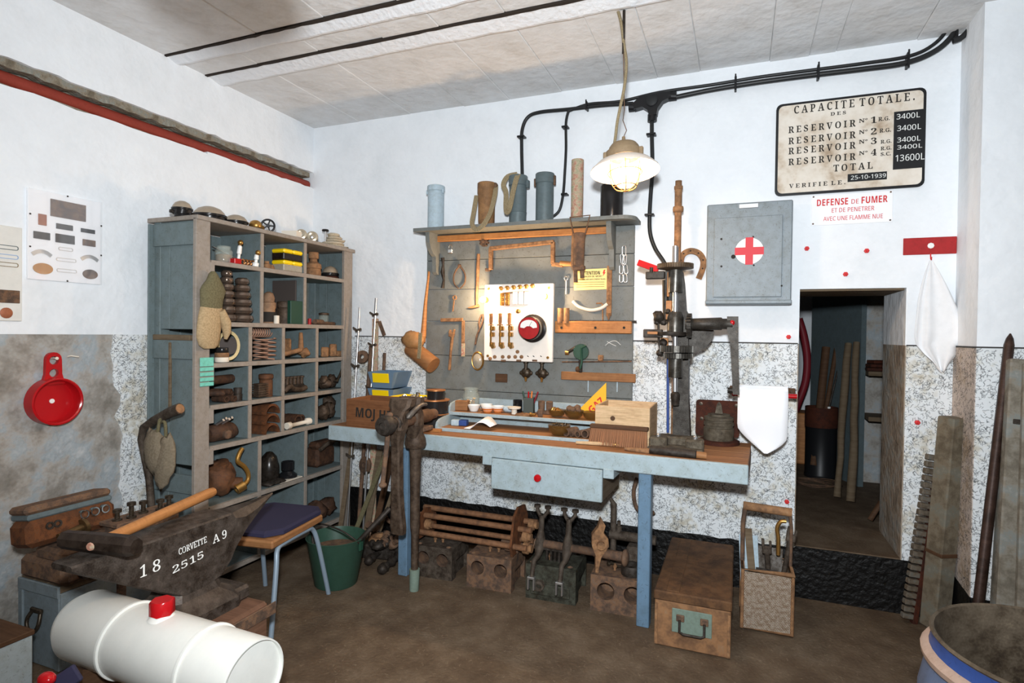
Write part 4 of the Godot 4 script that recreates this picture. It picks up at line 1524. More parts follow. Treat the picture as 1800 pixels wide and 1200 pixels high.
	tb(s, pth.call([[1030, 607], [1022, 612], [1023, 635], [1020, 648]], zt + 0.04, q), 0.007, 7)
	P(o, "crank", s, M.green_dark)
	s = S()
	bl(s, at.call(1019, 648) - q + Vector3(0, 0, 0.05), Vector3(0.015, 0.018, 0.015))
	P(o, "knob", s, M.wood_dark)
	s = S()
	tb(s, pth.call([[1000, 620], [994, 620]], zt + 0.01, q), 0.014, 8)
	P(o, "chuck", s, M.brass)
	q = at.call(1050, 636)
	o = T("threaded_rod", "long dark threaded rod with a square nut, fixed across the tool board", "rod", q)
	s = S()
	tb(s, pth.call([[988, 636], [1110, 635]], zt, q), 0.005, 7)
	P(o, "rod", s, M.rust)
	s = S()
	bx(s, at.call(1056, 629, zt) - q, Vector3(0.032, 0.036, 0.022), 0.003)
	P(o, "nut", s, M.rust_light)
	q = at.call(1051, 662)
	s = S()
	bx(s, Vector3(0, 0, 0.008), Vector3(0.47, 0.052, 0.015), 0.003)
	one("bare_batten", "bare stained wooden batten nailed low on the tool board", "batten", s, M.wood, q, 0)
	for px in [1034, 1085]:
		q = at.call(px, 676)
		s = S()
		bx(s, Vector3(0, 0, 0.002), Vector3(0.007, 0.09, 0.003), 0.001)
		one("painted_strip", "thin pale blue strip below the bare batten on the tool board", "strip", s, M.tin_pale, q, 0, "pale strips below the batten")
	# small plate
	q = at.call(882, 664)
	o = T("name_plate", "small brown wooden tag with worn lettering under the switchboard", "plate", q)
	s = S()
	bx(s, Vector3(0, 0, 0.007), Vector3(0.085, 0.056, 0.012), 0.003)
	P(o, "plate", s, M.wood_dark)
	# two taps
	for k in [[926, 655], [954, 656]]:
		q = at.call(k[0], k[1])
		o = T("gas_tap", "dull brass tap fitting hung just below the switchboard", "tap", q, 0, "brass taps below the switchboard")
		s = S()
		lt(s, [0.0, 0.0, 0.034, 0.0, 0.036, 0.012, 0.028, 0.026, 0.016, 0.032, 0.0, 0.034], X(Vector3(0, 0, 0.002), 90, 0, 0), 16)
		P(o, "body", s, M.bolt)
		s = S()
		lt(s, [0.0, 0.0, 0.013, 0.0, 0.012, 0.04, 0.018, 0.044, 0.018, 0.056, 0, 0.056], X(Vector3(0, 0.02, 0.018)), 10)
		P(o, "neck", s, M.bolt)
		s = S()
		lt(s, [0.0, 0.0, 0.006, 0.0, 0.012, 0.03, 0, 0.03], X(Vector3(0, -0.055, 0.018)), 10)
		P(o, "nozzle", s, M.brass)
		for sx in [-1, 1]:
			s = S()
			bl(s, Vector3(0.034 * sx, 0.0, 0.014), Vector3(0.012, 0.014, 0.01))
			P(o, "lug", s, M.bolt)
	# mallet with leather pouch at the left edge of the board
	q = at.call(745, 570, 0.1)
	o = T("wooden_mallet", "long-handled wooden mallet hanging head down at the edge of the tool board", "mallet", q)
	s = S()
	tb(s, pth.call([[754, 477, 0.06], [748, 530, 0.08], [744, 588, 0.1], [742, 600, 0.1]], 0.1, q), [0.007, 0.012, 0.02, 0.022], 9)
	P(o, "handle", s, M.wood_orange)
	s = S()
	var mh0 = hz(722, 610, 0.1) - q
	var mh1 = hz(762, 642, 0.13) - q
	tb(s, [mh0, mh1], 0.058, 18)
	P(o, "head", s, M.wood)
	q = at.call(733, 598, 0.12)
	o = T("leather_pouch", "brown leather pouch with a pale strap slung over the mallet head", "pouch", q)
	s = S()
	bl(s, Vector3(-0.02, 0.0, 0.02), Vector3(0.085, 0.062, 0.05), 0.16, 4, Basis(Vector3.BACK, -0.25), 16, 10)
	P(o, "pouch", s, M.leather)
	s = S()
	ribbon(s, [hz(739, 585, 0.19) - q, hz(738, 610, 0.2) - q, hz(736, 630, 0.2) - q], 0.026, 0.006, Vector3.RIGHT)
	P(o, "strap", s, M.strap)
	# chalk doodle
	q = at.call(1078, 604)
	s = S()
	tb(s, smooth_path(pth.call([[1064, 607], [1072, 601], [1082, 599], [1091, 606]], 0.0312, q), 4), 0.0018, 4)
	tb(s, smooth_path(pth.call([[1067, 600], [1074, 604], [1083, 608]], 0.0312, q), 4), 0.0018, 4)
	one("chalk_mark", "small chalk doodle of crossing curves on the tool board", "chalk mark", s, M.chalk, q)
const BY := 0.86
func build_bench():
	var s = S()
	var o = T("workbench", "long workbench with worn brown plank top and pale blue painted front", "workbench", Vector3(0.673, 0, 0.63), -2.15)
	var W = 2.446
	var zz = -0.61
	for w in [0.16, 0.15, 0.15, 0.128]:
		s = S()
		bx(s, Vector3(W / 2, BY - 0.02, zz + w / 2), Vector3(W - 0.004, 0.04, w - 0.003), 0.003)
		P(o, "top_plank", s, M.bench_top)
		zz += w
	s = S()
	bx(s, Vector3(W / 2, BY - 0.046, -0.011), Vector3(W, 0.09, 0.024), 0.004)
	P(o, "front_apron", s, M.bench_blue)
	for x in [0.0, W - 0.024]:
		s = S()
		bx(s, Vector3(x + 0.012, BY - 0.062, -0.32), Vector3(0.024, 0.056, 0.56), 0.003)
		P(o, "end_rail", s, M.wood_dark)
	for x in [0.55, 1.972]:
		for z in [-0.05]:
			s = S()
			bx(s, Vector3(x, (BY - 0.045) / 2, z), Vector3(0.062, BY - 0.045, 0.062), 0.004)
			P(o, "leg", s, M.leg_blue)
	for z in [-0.55]:
		s = S()
		bx(s, Vector3(W / 2, BY - 0.075, z), Vector3(W - 0.1, 0.06, 0.03), 0.003)
		P(o, "rear_rail", s, M.wood_dark)
	# drawer
	var dx0 = 1.145
	var dx1 = 1.765
	var dr = Node3D.new()
	dr.name = "drawer"
	o.add_child(dr)
	s = S()
	bx(s, Vector3((dx0 + dx1) / 2, 0.685, 0.005), Vector3(dx1 - dx0, 0.165, 0.022), 0.004)
	P(dr, "drawer_front", s, M.bench_blue)
	s = S()
	bx(s, Vector3(dx1 - 0.012, 0.68, -0.19), Vector3(0.02, 0.15, 0.37), 0.002)
	bx(s, Vector3(dx0 + 0.012, 0.68, -0.19), Vector3(0.02, 0.15, 0.37), 0.002)
	bx(s, Vector3((dx0 + dx1) / 2, 0.68, -0.37), Vector3(dx1 - dx0 - 0.04, 0.15, 0.018), 0.002)
	bx(s, Vector3((dx0 + dx1) / 2, 0.61, -0.19), Vector3(dx1 - dx0 - 0.04, 0.01, 0.36))
	P(dr, "drawer_box", s, M.wood_grey)
	s = S()
	lt(s, [0.0, 0.0, 0.012, 0.0, 0.01, 0.012, 0.02, 0.018, 0.018, 0.028, 0, 0.032], X(Vector3((dx0 + dx1) / 2 - 0.03, 0.695, 0.016), 90, 0, 0), 16)
	P(dr, "knob", s, M.red)
	for x in [dx0 - 0.03, dx1 + 0.03]:
		s = S()
		bx(s, Vector3(x, 0.752, -0.14), Vector3(0.055, 0.05, 0.3), 0.003)
		P(o, "drawer_runner", s, M.bench_blue)
	# leg vice
	var vx = 1.37
	var v = T("leg_vice", "heavy rusty blacksmith leg vice clamped to the front of the bench", "vice", Vector3(vx, 0, 0.74))
	s = S()
	tb(s, [Vector3(0.02, 0.0, 0.03), Vector3(0.02, 0.12, 0.028)], [0.026, 0.03], 12)
	P(v, "green_foot", s, M.green_pale)
	s = S()
	tb(s, [Vector3(0.02, 0.11, 0.028), Vector3(0.018, 0.32, 0.024), Vector3(0.014, 0.36, 0.02), Vector3(0.008, 0.55, 0.012), Vector3(0, 0.76, 0.0), Vector3(0, 0.84, 0)], [0.02, 0.022, 0.027, 0.028, 0.033, 0.042], 12)
	lt(s, [0.0, 0.80, 0.056, 0.80, 0.062, 0.82, 0.058, 0.85, 0.045, 0.88, 0.045, 0.92, 0, 0.92], Transform3D(), 16)
	P(v, "fixed_leg", s, M.vice)
	s = S()
	var jaw = [[0.86, 0.03, 0.035], [0.93, 0.046, 0.046], [1.0, 0.044, 0.04], [1.03, 0.048, 0.032], [1.05, 0.066, 0.032], [1.09, 0.07, 0.028]]
	var rings = []
	for k in jaw:
		rings.append(box_ring(Vector3(0, k[0], 0.02 if k[0] < 1.02 else 0.045), k[1], k[2]))
	skin(s, rings, false, true)
	P(v, "fixed_jaw", s, M.vice)
	s = S()
	rings = []
	for k in [[0.36, 0.036, 0.02, 0.165], [0.4, 0.04, 0.026, 0.17], [0.5, 0.032, 0.026, 0.178], [0.6, 0.028, 0.026, 0.185], [0.84, 0.026, 0.026, 0.19], [0.9, 0.034, 0.034, 0.19], [0.93, 0.045, 0.044, 0.19], [1.0, 0.044, 0.04, 0.18], [1.03, 0.046, 0.03, 0.165], [1.05, 0.066, 0.034, 0.15], [1.09, 0.07, 0.032, 0.135]]:
		rings.append(box_ring(Vector3(0, k[0], k[3]), k[1], k[2]))
	skin(s, rings, false, true)
	P(v, "moving_leg", s, M.vice)
	s = S()
	tb(s, [Vector3(0, 0.965, -0.21), Vector3(0, 0.965, -0.14), Vector3(0, 0.965, -0.139), Vector3(0, 0.965, 0.23)], [0.03, 0.03, 0.038, 0.038], 14)
	P(v, "screw_box", s, M.rust)
	s = S()
	lt(s, [0.0, 0.2, 0.045, 0.2, 0.045, 0.225, 0.034, 0.23, 0.036, 0.27, 0.05, 0.275, 0.054, 0.31, 0.045, 0.33, 0.02, 0.335, 0.018, 0.325, 0, 0.325], X(Vector3(0, 0.965, 0), 90, 0, 0), 20)
	P(v, "screw_head", s, M.steel_dark)
	s = S()
	tb(s, [Vector3(0.0, 1.01, 0.265), Vector3(-0.006, 0.85, 0.28), Vector3(-0.014, 0.66, 0.3)], 0.013, 8)
	bl(s, Vector3(-0.014, 0.655, 0.3), Vector3(0.022, 0.016, 0.022))
	bl(s, Vector3(0.0, 1.015, 0.265), Vector3(0.019, 0.016, 0.019))
	P(v, "handle_bar", s, M.rust)
	s = S()
	tb(s, smooth_path([Vector3(0.055, 0.99, 0.18), Vector3(0.07, 1.03, 0.13), Vector3(0.07, 1.05, 0.06), Vector3(0.06, 1.045, -0.01)], 4), [0.006] + range(12).map(func(i): return 0.016 - 0.0006 * i), 6)
	P(v, "spring_flare", s, M.steel)
	s = S()
	bx(s, Vector3(0, 0.9, -0.06), Vector3(0.1, 0.024, 0.11), 0.004)
	P(v, "bench_strap", s, M.rust)
func box_ring(c, hx_, hz_):
	var k = 0.7
	return [c + Vector3(hx_, 0, -hz_ * k), c + Vector3(hx_ * k, 0, -hz_), c + Vector3(-hx_ * k, 0, -hz_), c + Vector3(-hx_, 0, -hz_ * k), c + Vector3(-hx_, 0, hz_ * k), c + Vector3(-hx_ * k, 0, hz_), c + Vector3(hx_ * k, 0, hz_), c + Vector3(hx_, 0, hz_ * k)]
func bowl(called, label, at, r, h, mat, fill, fillmat, group = ""):
	var o = T(called, label, "bowl", at, 0, group)
	var s = S()
	lt(s, [0.0, 0.0, r * 0.5, 0.0, r * 0.85, h * 0.35, r, h, r * 0.94, h, r * 0.78, h * 0.4, r * 0.4, h * 0.12, 0, h * 0.12], Transform3D(), 22)
	P(o, "dish", s, mat)
	if fill > 0:
		s = S()
		for i in fill:
			var a = i * 2.4
			var rr = r * 0.62 * sqrt((i + 0.5) / fill)
			var c = Vector3(rr * cos(a), h * (0.72 + 0.2 * rng.randf()), rr * sin(a))
			if i % 2:
				bx(s, c, Vector3(0.022, 0.012, 0.014), 0.003, Basis.from_euler(Vector3(rng.randf() * 3, rng.randf() * 3, 0)))
			else:
				lt(s, [0.0, 0.0, 0.01, 0.0, 0.01, 0.016, 0.004, 0.018, 0, 0.018], Transform3D(Basis.from_euler(Vector3(rng.randf() * 3, rng.randf() * 3, 0)), c), 7)
		var f = P(o, "small_parts", s, fillmat)
		f.set_meta("kind", "stuff")
	return o

func build_bench_things():
	var s = S()
	# two-step rack at the back of the bench
	var x0 = 1.375
	var x1 = 2.325
	var r = T("parts_rack", "pale blue two-step parts rack standing at the back of the bench", "rack", Vector3(x0, BY, 0.07))
	var W = x1 - x0
	for k in [["upper_shelf", 0.085, 0.02, 0.27], ["lower_shelf", 0.008, 0.12, 0.43]]:
		s = S()
		bx(s, Vector3(W / 2, k[1], (k[2] + k[3]) / 2), Vector3(W, 0.014, k[3] - k[2]), 0.002)
		var b = P(r, k[0], s, M.wood)
		s = S()
		bx(s, Vector3(W / 2, k[1] + 0.001, k[3] + 0.004), Vector3(W, 0.02, 0.01), 0.002)
		P(b, "front_lip", s, M.bench_blue)
	s = S()
	bx(s, Vector3(W / 2, 0.08, 0.006), Vector3(W, 0.16, 0.012), 0.002)
	P(r, "back_board", s, M.bench_blue)
	s = S()
	bx(s, Vector3(W / 2, 0.045, 0.125), Vector3(W - 0.01, 0.064, 0.01), 0.001)
	P(r, "riser", s, M.bench_blue)
	for x in [0.0, W]:
		s = S()
		pr(s, [0.0, 0.0, 0.44, 0.0, 0.44, 0.03, 0.43, 0.05, 0.4, 0.065, 0.32, 0.075, 0.275, 0.08, 0.275, 0.1, 0.27, 0.125, 0.25, 0.145, 0.2, 0.155, 0.0, 0.16], 0.014, X(Vector3(x + 0.007, 0.0, 0), 0, -90, 0))
		P(r, "end_cheek", s, M.bench_blue)
	var uy = BY + 0.093
	var ly = BY + 0.016
	var U = func(px, py): return hy(px, py, uy)
	# --- upper step
	var q = hz(810, 718, 0.26)
	s = S()
	bx(s, Vector3(0.0, 0.032, 0), Vector3(0.085, 0.062, 0.06), 0.003, Basis(Vector3.UP, 0.2))
	one("wood_block", "small brown wooden block box at the end of the upper rack step", "block", s, M.wood, Vector3(q.x, uy, 0.24))
	q = hz(828, 700, 0.15)
	var o = T("glass_jar", "clear glass jar holding small metal bits on the upper rack step", "jar", Vector3(q.x, uy, 0.15))
	s = S()
	lt(s, [0.0, 0.0, 0.05, 0.0, 0.056, 0.01, 0.056, 0.095, 0.046, 0.112, 0.046, 0.13, 0.05, 0.132, 0.05, 0.138, 0.042, 0.138, 0.042, 0.11, 0.052, 0.09, 0.052, 0.008, 0, 0.008], Transform3D(), 24)
	P(o, "glass", s, M.glass)
	s = S()
	for i in 40:
		bx(s, Vector3(rng.randf_range(-0.03, 0.03), 0.016 + 0.05 * rng.randf(), rng.randf_range(-0.03, 0.03)), Vector3(0.018, 0.01, 0.012), 0.002, Basis.from_euler(Vector3(rng.randf() * 3, rng.randf() * 3, 0)))
	P(o, "metal_bits", s, M.brass).set_meta("kind", "stuff")
	for k in [[833, 718, 0.24, "plain white china cup on the upper rack step beside the wood block", 0], [855, 712, 0.17, "white china cup with a reddish foot behind the orange cup on the rack", 1], [857, 720, 0.25, "white-rimmed orange cup before the white one on the upper rack step", 2], [875, 716, 0.22, "second orange cup, next to the blue lump on the upper rack step", 2]]:
		q = U.call(k[0], k[1])
		o = T("small_cup", k[3], "cup", Vector3(hz(k[0], k[1], k[2]).x, uy, k[2]))
		s = S()
		lt(s, [0.0, 0.0, 0.024, 0.0, 0.026, 0.004, 0.036, 0.026], Transform3D(), 18)
		P(o, "lower_body", s, M.white if k[4] == 0 else (M.red_pipe if k[4] == 1 else M.pot_rim))
		s = S()
		lt(s, [0.036, 0.026, 0.04, 0.036, 0.041, 0.04, 0.037, 0.04, 0.03, 0.012, 0, 0.008], Transform3D(), 18)
		P(o, "rim", s, M.white)
	q = hz(893, 716, 0.2)
	s = S()
	bl(s, Vector3(0, 0.022, 0), Vector3(0.036, 0.022, 0.028), 0.15, 6)
	one("blue_lump", "crumpled pale blue lump of cloth on the upper rack step", "rag", s, M.tin_pale, Vector3(q.x, uy, 0.2))
	q = hz(902, 720, 0.27)
	s = S()
	lt(s, [0.0, 0.0, 0.018, 0.0, 0.016, 0.03, 0.04, 0.034, 0.042, 0.044, 0.0, 0.05], Transform3D(), 18)
	one("bobbin", "cream mushroom-shaped bobbin on the upper rack step", "bobbin", s, M.strap_pale, Vector3(q.x, uy, 0.25))
	q = hz(910, 708, 0.16)
	s = S()
	lt(s, [0.0, 0.0, 0.03, 0.0, 0.03, 0.078, 0.027, 0.078, 0.027, 0.005, 0, 0.005], Transform3D(), 20)
	one("dark_glass", "dark shiny glass tumbler behind the bobbin on the rack", "tumbler", s, M.black_glass, Vector3(q.x, uy, 0.16))
	q = hz(930, 710, 0.18)
	o = T("pen_pot", "dark square pen pot on the upper rack step", "pen pot", Vector3(q.x, uy, 0.18), 12)
	s = S()
	for k in [[0, 0.031, 0.066, 0.004], [0, -0.031, 0.066, 0.004], [0.031, 0, 0.004, 0.066], [-0.031, 0, 0.004, 0.066]]:
		bx(s, Vector3(k[0], 0.05, k[1]), Vector3(k[2], 0.1, k[3]), 0.001)
	bx(s, Vector3(0, 0.004, 0), Vector3(0.06, 0.006, 0.06))
	P(o, "walls", s, M.tin_green)
	for k in [["pen", "green pen with a white end leaning in the pen pot", -0.02, -0.035, 0.0, M.green], ["pen", "thick red marker standing upright in the pen pot", 0.0, 0.0, 0.012, M.red], ["pen", "orange-red pen standing in the pen pot", 0.008, 0.012, -0.01, M.pot_rim], ["pen", "dark red pen leaning outwards in the pen pot", 0.022, 0.05, 0.0, M.maroon]]:
		s = S()
		tb(s, [Vector3(k[2] * 0.4, 0.01, k[4]), Vector3(k[2] * 0.4 + k[3], 0.138, k[4])], 0.0052, 7)
		one(k[0], k[1], "pen", s, k[5], Vector3(q.x, uy, 0.18), 0)
	q = hz(919, 726, 0.3)
	s = S()
	lt(s, [0.0, 0.0, 0.048, 0.0, 0.05, 0.006, 0.046, 0.012, 0.03, 0.014, 0, 0.01], Transform3D(), 22)
	one("copper_disc", "flat brown metal disc lying on the upper rack step", "disc", s, M.rust_light, Vector3(q.x, uy, 0.29))
	q = hz(937, 724, 0.3)
	o = T("brass_fitting", "tiny brass fitting beside the brown disc on the rack", "fitting", Vector3(q.x, uy, 0.3))
	s = S()
	lt(s, [0.0, 0.0, 0.008, 0.0, 0.008, 0.02, 0.012, 0.022, 0.012, 0.034, 0, 0.034], X(Vector3(0.015, 0.012, 0), 0, 0, 90), 8)
	P(o, "body", s, M.brass)
	q = hz(946, 724, 0.3)
	s = S()
	bx(s, Vector3(0, 0.022, 0), Vector3(0.03, 0.044, 0.02), 0.003, Basis(Vector3.UP, 0.4))
	one("iron_cube", "small dark iron square nut beside the brass fitting on the rack", "nut", s, M.rust, Vector3(q.x + 0.01, uy, 0.29))
	q = hz(958, 712, 0.17)
	s = S()
	bx(s, Vector3(0, 0.01, 0), Vector3(0.095, 0.02, 0.05), 0.003)
	for sx in [-1, 1]:
		lt(s, [0.0, 0.0, 0.02, 0.0, 0.022, 0.06, 0.016, 0.064, 0.014, 0.05, 0, 0.05], X(Vector3(0.026 * sx, 0.018, 0)), 12)
	one("twin_coupling", "dark rusty twin coupling block on the upper rack step", "coupling", s, M.rust, Vector3(q.x, uy, 0.16))
	bowl("glass_bowl", "amber glass bowl of brass screws on the upper rack step", Vector3(hz(979, 724, 0.25).x, uy, 0.25), 0.054, 0.045, M.glass_amber, 26, M.brass)
	o = bowl("glass_bowl", "brown bowl heaped with dark round knobs on the upper rack step", Vector3(hz(1009, 726, 0.25).x, uy, 0.25), 0.06, 0.048, M.glass_amber, 14, M.rust)
	s = S()
	for k in [[0.02, 0.06, 0.0, 0.022], [-0.025, 0.056, 0.01, 0.02], [0.0, 0.055, 0.03, 0.018], [0.035, 0.05, 0.025, 0.017]]:
		bl(s, Vector3(k[0], k[1], k[2]), Vector3.ONE * k[3], 0.1, int(k[3] * 1000))
	P(o, "round_knobs", s, M.rust)
	bowl("glass_bowl", "empty amber glass bowl under the yellow triangle on the rack", Vector3(hz(1040, 727, 0.25).x, uy, 0.25), 0.056, 0.045, M.glass_amber, 0, null)
	# GAZ triangle
	q = hz(1066, 715, 0.12)
	o = T("gas_sign", "yellow triangular sign lettered in red standing on the parts rack", "sign", Vector3(q.x, uy, 0.12), 0)
	s = S()
	var a = hz(1066, 672, 0.12) - o.position
	pr(s, [0.0, 0.0, a.x, a.y, -0.2, 0.005], 0.006, X())
	P(o, "plate", s, M.yellow_sign)
	words(o, "GAZ", 0.11, 0.048, X(Vector3(-0.06, 0.068, 0.0068), 0, 0, 44), M.print_red)
	# --- lower step
	q = hz(807, 740, 0.36)
	o = T("battery_box", "small blue and white cardboard packet on the lower rack step", "packet", Vector3(q.x, ly, 0.36), 8)
	s = S()
	bx(s, Vector3(-0.02, 0.018, 0), Vector3(0.05, 0.036, 0.05), 0.003)
	P(o, "white_half", s, M.tin_pale)
	s = S()
	bx(s, Vector3(0.03, 0.018, 0), Vector3(0.05, 0.034, 0.048), 0.003)
	P(o, "blue_half", s, M.blue_paint)
	q = hy(848, 752, ly)
	s = S()
	var rings = []
	for i in 9:
		var t = i / 8.0
		var w = 0.05 + 0.015 * sin(t * 3.0)
		var yy = 0.004 + 0.045 * maxf(sin((t - 0.25) * 3.6), 0.0) * (1.0 if t > 0.25 else 0.0)
		rings.append([Vector3(-0.08 + 0.17 * t, yy, w), Vector3(-0.08 + 0.17 * t, yy + 0.02 * sin(t * 3.0), -w), Vector3(-0.08 + 0.17 * t, yy + 0.02 * sin(t * 3.0) - 0.002, -w), Vector3(-0.08 + 0.17 * t, yy - 0.002, w)])
	skin(s, rings, true, true)
	one("folded_paper", "folded white paper lying on the lower rack step", "paper", s, M.paper, Vector3(q.x, ly + 0.003, 0.43))
	bowl("metal_bowl", "round bowl of mixed brass and steel parts on the lower rack step", Vector3(hz(983, 756, 0.42).x, ly, 0.42), 0.066, 0.06, M.glass_amber, 24, M.bolt)
	for k in [[1003, 758, 0.024, "fat brown pipe stub lying beside the bowl on the lower rack step", 25], [1013, 762, 0.016, "thin brown pipe stub between fatter ones on the lower rack step", 30], [1021, 764, 0.018, "short thin pipe stub before the grey one on the lower rack step", 15], [1033, 756, 0.024, "short grey fat pipe stub next to the broom on the lower rack step", 10]]:
		q = hz(k[0], k[1], 0.42)
		s = S()
		lt(s, [k[2] * 0.7, 0.0, k[2], 0.0, k[2], 0.09, k[2] * 0.7, 0.09, k[2] * 0.7, 0.0], X(Vector3(0, k[2], 0.045), -90, 0, 0), 14)
		one("pipe_stub", k[3], "pipe", s, M.rust, Vector3(q.x, ly, 0.41), -k[4])
	# --- left end of the bench
	q = hy(604, 750, BY)
	o = T("wooden_box", "old brown wooden box with black stencilled letters at the bench end", "box", Vector3(0.79, BY, 0.36))
	var bw = 0.36
	for k in [[bw / 2, 0.24, bw, 0.016], [bw / 2, 0.0, bw, 0.016], [0.008, 0.12, 0.016, 0.24], [bw - 0.008, 0.12, 0.016, 0.24]]:
		s = S()
		bx(s, Vector3(k[0], 0.085, k[1]), Vector3(k[2], 0.17, k[3]), 0.003)
		P(o, "side_board", s, M.box_brown)
	s = S()
	bx(s, Vector3(bw / 2, 0.01, 0.12), Vector3(bw - 0.03, 0.014, 0.23), 0.002)
	P(o, "bottom_board", s, M.wood_dark)
	words(o, "MOJ HI", 0.25, 0.075, X(Vector3(0.2, 0.08, 0.2495), 0, 0, -2), M.ink)
	# stacked tins
	var th = [0.085, 0.075, 0.085, 0.06]
	var tr = [0.088, 0.092, 0.09, 0.056]
	var nm = ["bottom black tin of the stack of round tins behind the leg vice", "second black tin with copper rim, above the bottom one in the stack", "third black tin with copper rim in the stack of round tins", "small black tin with copper lid on top of the tin stack"]
	var ty = BY
	for i in 4:
		if i == 1:
			continue
		var hh = th[i]
		o = T("round_tin", nm[i], "tin", Vector3(1.285 + (0.008 if i == 3 else 0.0), ty, 0.37))
		s = S()
		lt(s, [0.0, 0.0, tr[i], 0.0, tr[i], hh - 0.008, 0, hh - 0.008], Transform3D(), 28)
		P(o, "body", s, M.black_gloss)
		s = S()
		lt(s, [tr[i], hh - 0.008, tr[i] + 0.005, hh - 0.006, tr[i] + 0.005, hh, tr[i] - 0.004, hh + 0.001, 0, hh], Transform3D(), 28)
		P(o, "copper_lid", s, M.copper)
		ty += hh + 0.001
	# storage bins
	for k in [[0.0, 0.0, "lower grey-blue plastic bin with a yellow label flap by the wall"], [0.0, 0.115, "upper grey-blue plastic bin with a yellow label, stacked on another"]]:
		o = T("storage_bin", k[2], "bin", Vector3(0.79, BY + 0.09 + k[1], 0.12), 0)
		s = S()
		var a0 = box4(0.075, 0.1, 0.0)
		var a1 = box4(0.105, 0.12, 0.11)
		var a2 = box4(0.1, 0.115, 0.11)
		var a3 = box4(0.07, 0.095, 0.004)
		skin(s, [a0, a1, a2, a3], false, true)
		P(o, "tub", s, M.plastic_blue)
		s = S()
		bx(s, Vector3(0, 0.07, 0.117), Vector3(0.13, 0.065, 0.006), 0.001, Basis(Vector3.RIGHT, 0.17))
		P(o, "yellow_label", s, M.yellow)
	s = S()
	bx(s, Vector3(0, 0.045, 0), Vector3(0.27, 0.088, 0.24), 0.004)
	one("plank_offcut", "low grey wooden block under the plastic bins by the wall", "block", s, M.wood_grey, Vector3(0.79, BY, 0.13))
	o = T("yellow_bin", "yellow open bin of chrome sockets beside the stacked plastic bins", "bin", Vector3(1.03, BY, 0.2), 0)
	s = S()
	skin(s, [box4(0.12, 0.085, 0.0), box4(0.14, 0.1, 0.16), box4(0.134, 0.094, 0.16), box4(0.114, 0.08, 0.1)], false, true)
	P(o, "tub", s, M.yellow)
	s = S()
	for i in 16:
		var c = Vector3(rng.randf_range(-0.1, 0.1), 0.13 + 0.03 * rng.randf(), rng.randf_range(-0.06, 0.06))
		lt(s, [0.0, 0.0, 0.014, 0.0, 0.014, 0.03, 0.009, 0.03, 0.009, 0.01, 0, 0.01], Transform3D(Basis.from_euler(Vector3(rng.randf() * 3, rng.randf() * 3, 0)), c), 9)
	P(o, "sockets", s, M.chrome).set_meta("kind", "stuff")
	# plate with scraps
	q = hy(753, 749, BY)
	o = T("tin_plate", "small tin plate with brown scraps beside the leg vice", "plate", Vector3(1.3, BY, 0.53))
	s = S()
	lt(s, [0.0, 0.0, 0.045, 0.0, 0.058, 0.014, 0.056, 0.016, 0.044, 0.004, 0, 0.004], Transform3D(), 22)
	P(o, "dish", s, M.tin_pale)
	s = S()
	for i in 6:
		bl(s, Vector3(rng.randf_range(-0.03, 0.03), 0.014, rng.randf_range(-0.03, 0.03)), Vector3(0.017, 0.008, 0.013), 0.2, i)
	P(o, "scraps", s, M.wood_orange)
	q = hy(760, 758, BY)
	s = S()
	bx(s, Vector3(0, 0.008, 0), Vector3(0.11, 0.016, 0.04), 0.002, Basis(Vector3.UP, 0.15))
	one("wood_offcut", "thin pale wooden offcut on the bench before the rack cheek", "offcut", s, M.wood_orange, Vector3(q.x, BY, q.z))
	# --- right: crate, broom head, brush
	o = T("pale_crate", "pale new wooden crate with a knot hole on the bench", "crate", Vector3(2.345, BY, 0.2))
	var cw = 0.292
	for k in [[cw / 2, 0.29, cw, 0.012], [cw / 2, 0.006, cw, 0.012], [0.006, 0.148, 0.012, 0.272], [cw - 0.006, 0.148, 0.012, 0.272]]:
		s = S()
		bx(s, Vector3(k[0], 0.105, k[1]), Vector3(k[2], 0.208, k[3]), 0.002)
		P(o, "side_board", s, M.wood_pale)
	s = S()
	bx(s, Vector3(cw / 2, 0.006, 0.148), Vector3(cw - 0.024, 0.01, 0.27))
	P(o, "bottom_board", s, M.wood_pale)
	s = S()
	lt(s, [0.0, 0.0, 0.013, 0.0, 0.013, 0.002, 0, 0.002], X(hz(1077, 735, 0.498) - o.position, 90, 0, 0), 12)
	P(o, "knot", s, M.wood_dark)
	q = hy(1090, 785, BY)
	o = T("broom_head", "brown bristle hand-broom head leaning on the pale crate", "broom", Vector3(2.5, BY, 0.53), 0)
	s = S()
	bx(s, Vector3(-0.02, 0.1, -0.012), Vector3(0.31, 0.02, 0.04), 0.004)
	P(o, "back", s, M.wood_dark)
	s = S()
	for i in 60:
		for j in 3:
			var x = -0.165 + 0.29 * i / 59.0
			tb(s, [Vector3(x, 0.095, -0.02 + 0.008 * j), Vector3(x * 1.04 + rng.randf_range(-0.003, 0.003), 0.004, 0.006 + 0.012 * j)], [0.0032, 0.0022], 4)
	P(o, "bristles", s, M.bristle).set_meta("kind", "stuff")
	q = hy(1015, 779, BY)
	var q2 = hy(1105, 783, BY)
	o = T("paint_brush", "long pale-handled paint brush lying before the broom head", "brush", Vector3(q.x, BY, q.z))
	s = S()
	var dv = Vector3(q2.x, BY, q2.z + 0.02) - o.position
	tb(s, [Vector3(0, 0.009, 0.03), dv * 0.45 + Vector3(0, 0.011, 0.03), dv * 0.72 + Vector3(0, 0.009, 0.03)], [0.008, 0.011, 0.009], 8)
	P(o, "handle", s, M.wood_pale)
	s = S()
	tb(s, [dv * 0.72 + Vector3(0, 0.01, 0.03), dv * 0.84 + Vector3(0, 0.011, 0.03)], 0.012, 8)
	P(o, "ferrule", s, M.brass)
	s = S()
